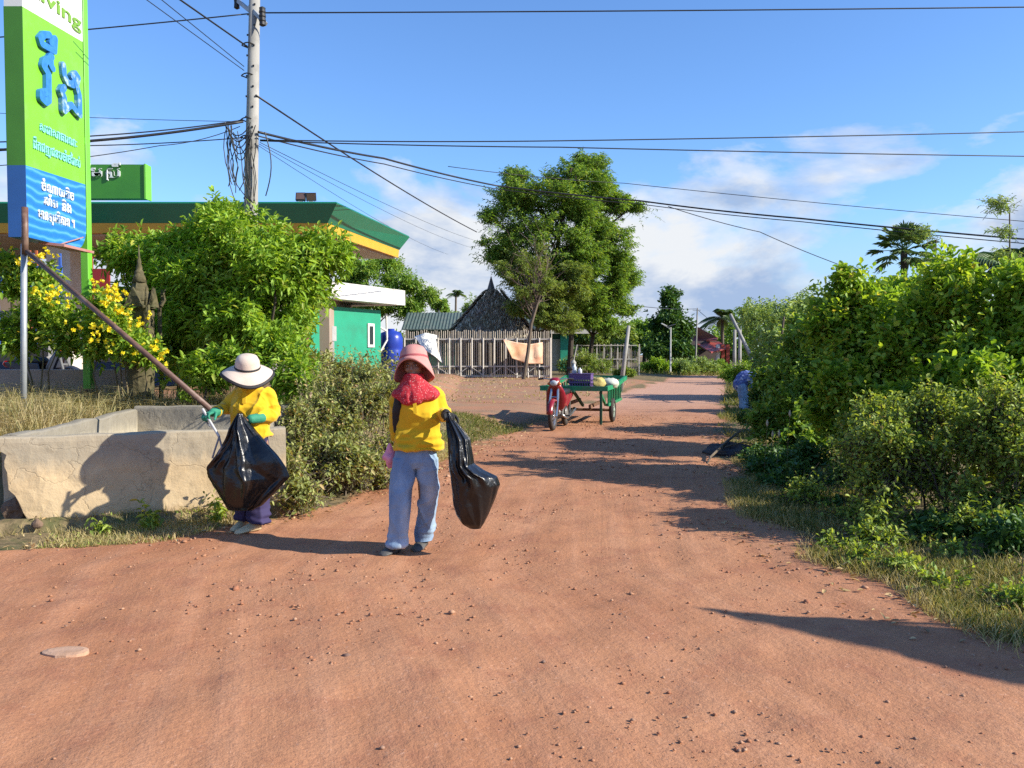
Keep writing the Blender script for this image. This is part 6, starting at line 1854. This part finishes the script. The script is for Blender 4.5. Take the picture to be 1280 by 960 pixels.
# ---------------- worker in dark trousers by the basin, head bowed
Y2_ = 7.28; O2_ = np.array((P(311, 656, Y2_)[0], Y2_, 0.0)); O2_[2] = gz1(O2_[0], O2_[1])
def W2(px, py, dy=0): return tuple(np.array(P(px, py, Y2_)) + np.array([0, dy, 0]) - O2_)
pr = thing('person', 'person with bowed head in wide pale sun hat, yellow shirt and dark trousers', 'person', tuple(O2_))
hc = W2(312, 467, -.07); HR = Matrix.Rotation(radians(4), 3, 'Y') @ Matrix.Rotation(radians(30), 3, 'X')
mb = MB(); head(mb, hc, HR, .98)
limb(mb, [(312, 474, -.02), (313, 487, .03)], [.05, .055], W2)
rings_to(mb, [(314, 548, 0, .125, .09), (313, 525, 0, .12, .085), (314, 508, 0, .125, .09), (314, 492, .01, .125, .065), (313, 484, .02, .055, .05)], W2)
limb(mb, [(296, 493, .02), (283, 510, .06), (275, 514, -.17)], [.042, .036, .026], W2)
limb(mb, [(334, 493, .02), (346, 520, .05), (327, 521, -.19)], [.042, .036, .026], W2)
limb(mb, [(304, 555, 0), (304, 600, -.02), (303, 648, .06)], [.075, .055, .042], W2)
limb(mb, [(325, 555, 0), (325, 600, -.02), (323, 648, -.05)], [.075, .055, .042], W2)
# fingers of the bag hand, bare beyond the cut glove
hand(mb, W2(326, 521, -.19), (-.85, -.35, -.05), (-.1, .3, -1), -1, .95, (.6, 1.1, .9))
remesh_obj(mb, 'body', SKIN, pr, .0072, 2); eyes(hc, HR, pr, .98)
mb = MB(); rings_to(mb, [(315, 546, 0, .162, .12), (315, 541, 0, .166, .122), (314, 525, -.01, .158, .118), (314, 508, -.02, .162, .122), (314, 497, 0, .158, .10), (314, 489, .01, .135, .075), (313, 481, .0, .075, .06)], W2, pw=2.5)
limb(mb, [(297, 494, .02), (284, 509, .055), (277, 513, -.11)], [.060, .057, .047], W2)
limb(mb, [(333, 494, .02), (345, 519, .045), (331, 521, -.13)], [.062, .060, .048], W2)
limb(mb, [(309, 481, -.05), (317, 481, -.05)], [.022, .022], W2)
sh = remesh_obj(mb, 'shirt', YELS, pr, .0075, 3, drape(23, .034, -.45, .84))
mb = MB(); mb.bar(W2(310, 484, -.10), W2(312, 503, -.145), .03, .01, (0, -1, .2)); mb.build('placket', YELS, sh)
mb = MB(); rings_to(mb, [(314, 540, 0, .148, .105), (314, 552, 0, .152, .11), (314, 566, 0, .152, .11), (314, 574, 0, .14, .09)], W2)
rings_to(mb, [(303, 562, 0, .082, .1), (303.5, 600, -.02, .082, .09), (304, 630, .03, .085, .088), (304, 650, .06, .088, .09)], W2)
rings_to(mb, [(325, 562, 0, .080, .1), (325, 600, -.02, .082, .09), (324.5, 630, -.04, .086, .088), (325, 651, -.05, .092, .092)], W2)
remesh_obj(mb, 'trousers', NAVY, pr, .0085, 2, drape(29, .034, .2, .1))
# hat
HATC = mat('pale_hat_cloth', (.72, .60, .50), .85, (.66, .53, .43), 8, bump=.3, bscale=70, bdist=.003)
hR = HR @ Matrix.Rotation(radians(-9), 3, 'X') @ Matrix.Rotation(radians(3), 3, 'Y')
hp = Vector(hc) + hR @ Vector((0, .012, .015))
prof = [(.002, .152), (.045, .150), (.08, .135), (.098, .10), (.103, .055), (.107, .035), (.13, .026), (.17, .010), (.205, -.014), (.222, -.030)]
wv2 = lambda r, a: (r > .107) * (.016 * sin(2 * a + .4) + .010 * sin(3 * a + 2)) * (r - .1) / .12
ht = hat_obj('hat', prof, hp, hR, HATC, pr, wave=wv2)
hat_obj('hat_band', [(.1035, .054), (.1065, .052), (.1085, .040), (.107, .036)], hp, hR, mat('black_band', (.02, .018, .02), .7), ht)
hat_obj('brim_edge', [(.210, -.0135), (.2225, -.0245), (.2255, -.030), (.222, -.038)], hp, hR, mat('black_band', (.02, .018, .02), .7), ht, wave=wv2)
# gloves / cuffs
mb = MB(); hand(mb, W2(275, 514, -.17), (-.3, -.9, -.1), (.2, -.1, -1), 1, 1.1, (.7, 1.1, .9)); limb(mb, [(278, 513, -.10), (275, 514, -.18)], [.045, .036], W2); remesh_obj(mb, 'glove', GRNG, pr, .005, 1)
mb = MB(); limb(mb, [(332, 521, -.12), (323, 521.5, -.205)], [.043, .040], W2); remesh_obj(mb, 'glove', GRNG, pr, .005, 1)
BOOT = mat('cream_shoe', (.70, .60, .38), .6, (.62, .52, .32), 7)
mb = MB(); a = Vector(W2(303, 652, .10)); a.z = 0; t = Vector(W2(294, 655, -.08)); t.z = 0; shoe(mb, a, t, .046, .09); remesh_obj(mb, 'shoe', BOOT, pr, .006, 2)
mb = MB(); a = Vector(W2(325, 655, -.0)); a.z = 0; t = Vector(W2(303, 659, -.19)); t.z = 0; shoe(mb, a, t, .05, .09); remesh_obj(mb, 'shoe', BOOT, pr, .006, 2)
bag('rubbish_bag', [(513, 311, 317, .015), (517, 310, 318, .02), (526, 307, 324, .035), (540, 302, 337, .06), (555, 294, 349, .08), (568, 285, 360, .095), (578, 275, 368, .10), (590, 277, 373, .11), (600, 282, 364, .115), (612, 289, 352, .11), (624, 297, 340, .09), (630, 300, 329, .05)],
    lambda px, py, dy: tuple(np.array(P(px, py, Y2_)) + np.array([0, dy, 0])), -.30, PLAS, 'wide black plastic rubbish bag held in front of the dark trousers by the basin', 8.8, 10, .07, 'black rubbish bags')
# litter tongs
t_ = thing('litter_tongs', 'pale litter picking tongs in the green gloved hand beside the basin', 'tongs', tuple(np.array(P(272, 516, Y2_)) + np.array([0, -.26, 0])))
O5 = np.array(t_.location); TW = lambda px, py, dy: tuple(np.array(P(px, py, Y2_)) + np.array([0, dy, 0]) - O5)
mb = MB(); mb.tube([TW(266, 509, -.24), TW(291, 541, -.34)], .011, 8); mb.build('shaft', mat('pale_alloy', (.62, .62, .6), .4, (.55, .55, .52), 6), t_)
mb = MB(); mb.tube([TW(291, 541, -.34), TW(287, 556, -.36), TW(284, 566, -.36)], .008, 6); mb.tube([TW(291, 541, -.34), TW(295, 553, -.36), TW(290, 563, -.36)], .008, 6); mb.build('jaws', mat('grey_jaw', (.22, .24, .27), .5), t_)
mb = MB(); mb.tube([TW(270, 514, -.25), TW(271, 524, -.25), TW(276, 530, -.26)], .007, 6); mb.build('trigger', mat('grey_jaw', (.22, .24, .27), .5), t_)

# ---------------- person bending over at the verge, far off
Y3 = 21.8; O3_ = np.array((P(930, 513, Y3)[0], Y3, 0.0)); O3_[2] = gz1(O3_[0], O3_[1])
def W3(px, py, dy=0): return tuple(np.array(P(px, py, Y3)) + np.array([0, dy, 0]) - O3_)
pr = thing('person', 'person in blue patterned shirt and pale jeans bending over the far verge', 'person', tuple(O3_))
hc = W3(946, 474, -.2); HR = Matrix.Rotation(radians(60), 3, 'Z') @ Matrix.Rotation(radians(70), 3, 'X')
mb = MB(); head(mb, hc, HR, .98)
limb(mb, [(939, 471, -.1), (934, 470, -.05)], [.055, .07], W3)
limb(mb, [(936, 472, -.1), (940, 486, -.2), (941, 497, -.25)], [.05, .04, .032], W3)
limb(mb, [(935, 472, .1), (940, 486, .05), (942, 497, 0)], [.05, .04, .032], W3)
limb(mb, [(924, 478, 0), (935, 471, -.03)], [.13, .13], W3)
hand(mb, W3(941, 497, -.25), (.2, -.2, -1), (1, 0, 0), 1); hand(mb, W3(942, 497, 0), (.2, -.2, -1), (1, 0, 0), -1)
limb(mb, [(926, 484, -.08), (927, 500, -.08), (927, 511, -.08)], [.09, .06, .045], W3); limb(mb, [(930, 484, .1), (933, 500, .1), (934, 511, .1)], [.09, .06, .045], W3)
remesh_obj(mb, 'body', SKIN, pr, .012, 2)
m, nt, b, o = nodes('blue_pattern_shirt'); b.inputs['Roughness'].default_value = .85
nt.links.new(ramp(nt, tex(nt, 9, 3, .6), [(.4, (.045, .07, .24)), (.55, (.10, .16, .38)), (.62, (.45, .5, .62))]), b.inputs['Base Color'])
mb = MB(); limb(mb, [(924, 481, 0), (930, 471, 0), (939, 471, -.07)], [.165, .18, .15], W3); limb(mb, [(936, 472, -.12), (940, 484, -.2)], [.075, .06], W3); limb(mb, [(935, 472, .12), (940, 484, .06)], [.075, .06], W3)
remesh_obj(mb, 'shirt', m, pr, .014, 3, wrinkles(41, .02, (6, 6, 6)))
mb = MB(); limb(mb, [(926, 483, -.07), (927, 500, -.08), (927, 510, -.08)], [.125, .09, .08], W3); limb(mb, [(930, 483, .1), (933, 500, .1), (934, 510, .1)], [.125, .09, .08], W3)
remesh_obj(mb, 'jeans', DEN, pr, .014, 2, wrinkles(43, .012))
mb = MB(); mb.ball(tuple(Vector(hc) + HR @ Vector((0, .025, .03))), .112, 12, 8); mb.build('hair', mat('dark_hair', (.012, .009, .008), .6), pr, smooth=True)
for px, dy in ((927, -.08), (934, .1)):
    mb = MB(); a = Vector(W3(px - 1, 512, dy)); a.z = 0; t = Vector(W3(px + 8, 513, dy - .12)); t.z = 0; shoe(mb, a, t, .05, .08); mb.build('shoe', SHO, pr)
# ------------------------------------------------------------------ motorbike with green cart
RED = mat('bike_red', (.30, .014, .03), .3, (.26, .012, .025), 4, dirt=(.34, .09, .06), dscale=5)
TYRE = mat('tyre_rubber', (.022, .02, .019), .85, (.06, .04, .03), 7)
CHR = mat('chrome', (.62, .62, .62), .25, (.55, .54, .52), 8, metal=.9)
ALLOY = mat('engine_alloy', (.34, .33, .31), .45, (.25, .23, .21), 8, metal=.5)
SEATM = mat('seat_vinyl', (.018, .018, .019), .5)
CGREEN = mat('cart_green', (.012, .25, .10), .45, (.015, .30, .13), 5, dirt=(.10, .16, .08), dscale=4)
CGRD = mat('cart_dark_green', (.012, .11, .055), .6, (.01, .08, .04), 5)
LENS = mat('lamp_lens', (.62, .68, .72), .12, (.5, .56, .6), 5, spec=.9)
AMB = mat('amber_lens', (.7, .22, .02), .2)
c1 = np.array(G(690, 539.5)); c2 = np.array(G(707.5, 532)); mid = (c1 + c2) / 2
fw = nrmz(c1 - c2); RZ = math.atan2(fw[0], -fw[1])
bz = gz1(mid[0], mid[1])


def wheel(par, name, y, z, r, tr=.045, spokes=18, w=.05, rimc=CHR, x=0):
    def ringt(R, rr, n=30, k=8):
        mb = MB(); V_, F_ = [], []
        for i in range(n):
            a = 2 * pi * i / n
            for j in range(k):
                b = 2 * pi * j / k; q = R + rr * cos(b)
                V_.append((x + rr * sin(b), y + q * cos(a), z + q * sin(a)))
        for i in range(n):
            for j in range(k): F_.append((i * k + j, ((i + 1) % n) * k + j, ((i + 1) % n) * k + (j + 1) % k, i * k + (j + 1) % k))
        return V_, F_
    V_, F_ = ringt(r - tr, tr); o = mk(name, V_, F_, TYRE, par, True)
    V_, F_ = ringt(r - tr * 1.9, tr * .5); mb = MB().add(V_, F_)
    mb.lathe([(.035, -w), (.05, -w * .6), (.035, -w * .4), (.035, w * .4), (.05, w * .6), (.035, w)], 12, (x, y, z), 'x')
    for i in range(spokes):
        a = 2 * pi * i / spokes; s = (-1) ** i
        mb.tube([(x + s * w * .6, y + .045 * cos(a), z + .045 * sin(a)), (x, y + (r - tr * 2) * cos(a + .2 * s), z + (r - tr * 2) * sin(a + .2 * s))], .004, 4)
    mb.build('rim', rimc, o, fix=False)
    return o


def motorbike(label, loc, rz, full=True):
    t = thing('motorbike', label, 'motorbike', loc, rz)
    wb = .62
    wheel(t, 'front_wheel', -wb, .28, .28); wheel(t, 'rear_wheel', wb, .28, .28)
    mb = MB(); R = []
    for a in np.linspace(radians(10), radians(165), 12):
        R.append([(s * w_, -wb - cos(a) * rr, .28 + sin(a) * rr) for s, w_, rr in ((-1, .055, .29), (-1, .06, .32), (0, 0, .345), (1, .06, .32), (1, .055, .29))])
    mb.loft(R, True); mb.build('front_fender', RED, t, smooth=True)
    mb = MB()
    for s in (-1, 1): mb.tube([(s * .075, -wb, .28), (s * .075, -wb + .12, .62), (s * .06, -wb + .2, .82)], [.022, .024, .024], 8)
    mb.tube([(-.075, -wb + .14, .64), (.075, -wb + .14, .64)], .02, 8); mb.build('fork', CHR, t)
    # leg shield: curved panel
    mb = MB(); R = []
    for (z, y, hw) in [(.36, -.20, .10), (.46, -.25, .17), (.60, -.30, .20), (.74, -.36, .18), (.84, -.41, .13), (.9, -.42, .10)]:
        R.append([(hw * cos(a), y - .05 * sin(a) + (.03 if i > 6 else 0), z) for i, a in enumerate(list(np.linspace(pi, 0, 7)) + list(np.linspace(0, pi, 7)))])
    mb.loft(R); mb.build('leg_shield', RED, t, smooth=True)
    mb = MB(); mb.ell([(0, -.42, .80, .08, .05), (0, -.46, .86, .10, .09), (0, -.47, .92, .11, .10), (0, -.44, .99, .095, .085), (0, -.41, 1.02, .05, .05)], 16); cw = mb.build('headlight_cowl', RED, t, smooth=True)
    mb = MB(); mb.ball((0, -.545, .915), (.075, .03, .055), 14, 9); mb.build('headlight', LENS, cw, smooth=True)
    for s in (-1, 1):
        mb = MB(); mb.ball((s * .105, -.51, .90), (.03, .025, .03), 10, 7); mb.build('turn_signal', AMB, cw, smooth=True)
        mb = MB(); mb.tube([(s * .08, -.42, .98), (s * .2, -.38, 1.0), (s * .33, -.33, .985)], .013, 8); hb = mb.build('handlebar', CHR, t)
        mb = MB(); mb.tube([(s * .24, -.365, .997), (s * .35, -.32, .983)], .02, 8); mb.build('grip', SEATM, hb)
        mb = MB(); mb.tube([(s * .2, -.38, 1.0), (s * .26, -.38, 1.1), (s * .27, -.37, 1.16)], .007, 6); mr = mb.build('mirror', SEATM, t)
        mb2 = MB(); mb2.ball((s * .28, -.37, 1.19), (.062, .015, .04), 12, 8); mb2.build('mirror_head', SEATM, mr, smooth=True)
    mb = MB(); mb.tube([(0, -.36, .78), (0, -.12, .46), (0, .1, .44)], [.04, .05, .05], 8); mb.tube([(0, .1, .44), (0, .3, .56), (0, .75, .66)], .035, 8); mb.build('frame', RED, t)
    mb = MB(); mb.ell([(0, .32, .62, .09, .34), (0, .32, .68, .125, .40), (0, .34, .735, .13, .41), (0, .34, .765, .10, .37)], 18, pw=2.6); mb.build('seat', SEATM, t, smooth=True)
    for s in (-1, 1):
        mb = MB(); mb.prism([(s * .10, -.05, .46), (s * .10, .2, .42), (s * .10, .75, .60), (s * .11, .8, .68), (s * .11, .0, .66)], (s * .03, 0, 0)); mb.build('side_panel', RED, t, bevel=.008)
        mb = MB(); mb.tube([(s * .09, wb, .28), (s * .09, .62, .6)], .022, 8); mb.build('shock_absorber', CHR, t)
        mb = MB(); mb.tube([(s * .08, -.02, .26), (s * .22, -.02, .25)], .016, 6); mb.build('footrest', SEATM, t)
    mb = MB(); mb.box((0, .02, .31), (.2, .34, .17)); mb.lathe([(.05, 0), (.075, .02), (.075, .1), (.05, .13)], 12, (0, -.27, .34), 'y')
    for s in (-1, 1): mb.lathe([(.11, 0), (.11, .03), (.06, .05)], 16, (s * .11, .06, .3), 'x') if s > 0 else mb.lathe([(.06, -.05), (.11, -.03), (.11, 0)], 16, (s * .11, .06, .3), 'x')
    mb.build('engine', ALLOY, t, bevel=.01)
    mb = MB(); mb.tube([(.1, -.2, .28), (.15, 0, .2), (.15, .3, .24), (.15, .82, .33)], [.018, .02, .04, .045], 10); mb.build('exhaust', CHR, t, smooth=True)
    mb = MB(); mb.tube([(-.08, 0, .22), (-.2, .02, .02)], .012, 6); mb.build('kickstand', SEATM, t)
    mb = MB(); mb.ell([(0, .83, .58, .06, .03), (0, .88, .64, .09, .05), (0, .85, .70, .08, .05)], 12); mb.build('tail_light', mat('red_lens', (.5, .01, .01), .2), t)
    return t


motorbike('red motorbike with a silver front wheel, hitched to the green cart', (mid[0], mid[1], bz), RZ)

ct = thing('cart', 'green painted wooden cart on two wheels behind the red motorbike', 'cart', (mid[0] + .16 * cos(RZ), mid[1] + .16 * sin(RZ), bz), RZ)
HW = .66; YB0, YB1 = .72, 3.35; ZB = .74
mb = MB()
for i in range(9):
    x = -HW + .09 + i * (2 * HW - .18) / 8; mb.box((x, (YB0 + YB1) / 2, ZB - .015), (.15, YB1 - YB0, .022))
mb.build('bed', CGRD, ct)
for s in (-1, 1):
    mb = MB(); mb.bar((s * HW, YB0 - .03, ZB + .02), (s * (HW + .02), 1.9, ZB + .035), .06, .09); mb.bar((s * (HW + .02), 1.9, ZB + .037), (s * (HW + .06), YB1 + .15, ZB + .17), .06, .09); mb.build('side_rail', CGREEN, ct)
    mb = MB()
    for k in range(8):
        y = 1.3 + k * .27; zt_ = ZB + .0 + max(0, (y - 1.9)) * .08
        mb.box((s * (HW - .03), y, (zt_ + .40) / 2), (.03, .06, zt_ - .40))
    mb.bar((s * (HW - .03), 1.2, .40), (s * (HW - .03), YB1, .42), .05, .06); mb.build('side_slats', CGREEN, ct)
    wheel(ct, 'cart_wheel', 1.72, .26, .26, .05, 12, .05, mat('cart_rim', (.35, .45, .36), .5, (.3, .38, .3), 5), s * (HW + .0))
    mb = MB(); mb.bar((s * (HW - .12), YB0 + .05, ZB - .06), (s * (HW - .12), 1.5, .38), .045, .045); mb.build('strut', CGREEN, ct)
    mb = MB(); mb.bar((s * (HW - .1), YB0 + .02, ZB - .03), (s * (HW - .1), YB0 + .02, .02 if s > 0 else .28), .05, .05); mb.build('prop_leg', CGRD, ct)
mb = MB(); mb.box((0, YB0 - .035, ZB + .022), (2 * HW + .1, .05, .10)); mb.build('front_rail', CGREEN, ct)
mb = MB(); mb.box((0, YB1 + .18, ZB + .17), (2 * HW + .16, .05, .09)); mb.build('back_rail', CGREEN, ct)
mb = MB(); mb.tube([(-HW, 1.72, .26), (HW, 1.72, .26)], .03, 8); mb.bar((-.3, .9, .38), (-.3, 3.1, .40), .05, .07); mb.bar((.3, .9, .38), (.3, 3.1, .40), .05, .07); mb.build('axle', mat('rusty_steel', (.17, .085, .05), .8, (.25, .14, .08), 9), ct)
mb = MB(); mb.bar((0, .6, .72), (0, 1.0, .60), .05, .05); mb.bar((0, 1.0, .60), (0, 1.8, .34), .05, .05); mb.build('tow_bar', CGRD, ct)
cm = Matrix.Translation((mid[0] + .16 * cos(RZ), mid[1] + .16 * sin(RZ), bz)) @ Matrix.Rotation(RZ, 4, 'Z')
def onc(x, y, z): return tuple(cm @ Vector((x, y, z)))
# load: each its own thing
CR1 = mat('crate_purple', (.15, .08, .27), .45, (.13, .07, .23), 4)
t_ = thing('crate', 'purple slotted plastic crate standing on the front of the cart', 'crate', onc(.1, 1.0, ZB), RZ)
mb = MB(); cw_, cd_, ch_ = .46, .34, .31
mb.box((0, 0, .012), (cw_, cd_, .02))
for s in (-1, 1):
    for z0, z1 in ((.02, .07), (.13, .16), (.20, ch_)): 
        mb.box((0, s * (cd_ / 2 - .008), (z0 + z1) / 2), (cw_, .014, z1 - z0)); mb.box((s * (cw_ / 2 - .008), 0, (z0 + z1) / 2), (.014, cd_ - .03, z1 - z0))
    for k in range(9): mb.box((-cw_ / 2 + .02 + k * (cw_ - .04) / 8, s * (cd_ / 2 - .014), .13), (.018, .010, .22))
    for k in range(6): mb.box((s * (cw_ / 2 - .015), -cd_ / 2 + .03 + k * (cd_ - .06) / 5, .13), (.010, .018, .22))
mb.build('basket', CR1, t_)
mb = MB(); mb.box((0, 0, ch_ + .008), (cw_ + .02, cd_ + .02, .016)); mb.box((0, 0, ch_ - .006), (cw_ - .05, cd_ - .05, .02)); mb.build('rim', CR1, t_)
def bottle(loc, h, r, m_, lab, nm='bottle'):
    mb = MB(); mb.lathe([(r * .9, 0), (r, .01), (r, h * .62), (r * .9, h * .7), (r * .35, h * .86), (r * .35, h), (.002, h)], 14)
    o = mb.build(nm, m_, None, smooth=True); o.location = loc; return tag(o, lab, nm.replace('_', ' '))
bottle(onc(-.05, 1.0, ZB + ch_ + .016), .2, .05, mat('pale_bottle', (.6, .68, .72), .25), 'pale plastic bottle standing on the purple crate')
bottle(onc(.08, .96, ZB + ch_ + .016), .12, .045, mat('white_pot', (.75, .76, .76), .4), 'short white pot standing on the purple crate', 'pot')
bottle(onc(-.42, .9, ZB), .2, .06, mat('blue_bottle', (.18, .33, .62), .25, (.5, .6, .75), 9), 'blue and white bottle on the cart behind the handlebar')
def sack(loc, r, m_, lab, seed, nm='sack'):
    mb = MB(); mb.ball((0, 0, r[2] * .8), r, 20, 12); v = np.array(mb.V); v += nrmz(v - np.array([0, 0, r[2] * .8])) * (.05 * fbm(v * 9 + seed, 3))[:, None]; v[:, 2] = np.maximum(v[:, 2], .0)
    o = mk(nm, v, mb.F, m_, None, True); o.location = loc; o.rotation_euler = (0, 0, RZ); return tag(o, lab, 'sack')
sack(onc(.38, 1.45, ZB), (.17, .15, .13), mat('yellow_sack', (.62, .50, .16), .7, (.5, .38, .1), 6, bump=.4), 'small yellowish sack on the cart beside the purple crate', 1)
sack(onc(.58, 1.75, ZB), (.22, .3, .12), mat('white_sack', (.72, .72, .64), .7, (.6, .62, .5), 6, bump=.4), 'white sack on the cart by the right rail', 2)
sack(onc(.0, 2.5, ZB), (.5, .5, .13), mat('green_leaf_load', (.06, .10, .03), .8, (.10, .13, .05), 12, bump=.8), 'heap of green cuttings on the back of the cart', 3, 'cuttings')
mb = MB(); mb.ell([(0, 0, 0, .26, .2), (0, 0, .05, .3, .23), (0, 0, .055, .27, .2), (0, 0, .02, .2, .15)], 20, pw=3); o = mb.build('tray', SEATM, None); o.location = onc(-.55, 1.25, ZB + .002); o.rotation_euler = (0, 0, RZ); tag(o, 'black plastic tray on the left side of the cart', 'tray')
t_ = thing('broom', 'broom standing upright in the purple crate with pale handle', 'broom', onc(-.1, 1.08, ZB + .03), RZ)
mb = MB(); mb.tube([(0, 0, 0), (.02, 0, .55), (.09, .03, .9)], .012, 7); mb.build('handle', mat('pale_wood', (.55, .5, .42), .7), t_)
mb = MB(); mb.lathe([(.012, 0), (.05, .03), (.06, .1), (.02, .16)], 10, (.02, 0, .42)); mb.build('bristles', mat('bristle', (.5, .48, .42), .9, (.35, .33, .28), 20), t_)

# motorbike parked in the shade under the canopy, seen through the flowering shrubs
p = P(55, 452, 15.0)
m2 = motorbike('dark motorbike parked in the shade behind the flowering shrubs', (p[0], 15.0, gz1(p[0], 15.0)), radians(70))
def recolour(o):
    for ch in o.children:
        if ch.type == 'MESH':
            ch.data = ch.data.copy()
            for i, mm_ in enumerate(ch.data.materials):
                if mm_ and mm_.name.startswith('bike_red'): ch.data.materials[i] = mat('bike_dark', (.05, .06, .09), .3)
                if mm_ and mm_.name.startswith(('chrome', 'lamp_lens')): ch.data.materials[i] = mat('dull_metal', (.16, .16, .16), .7)
        recolour(ch)
recolour(m2)
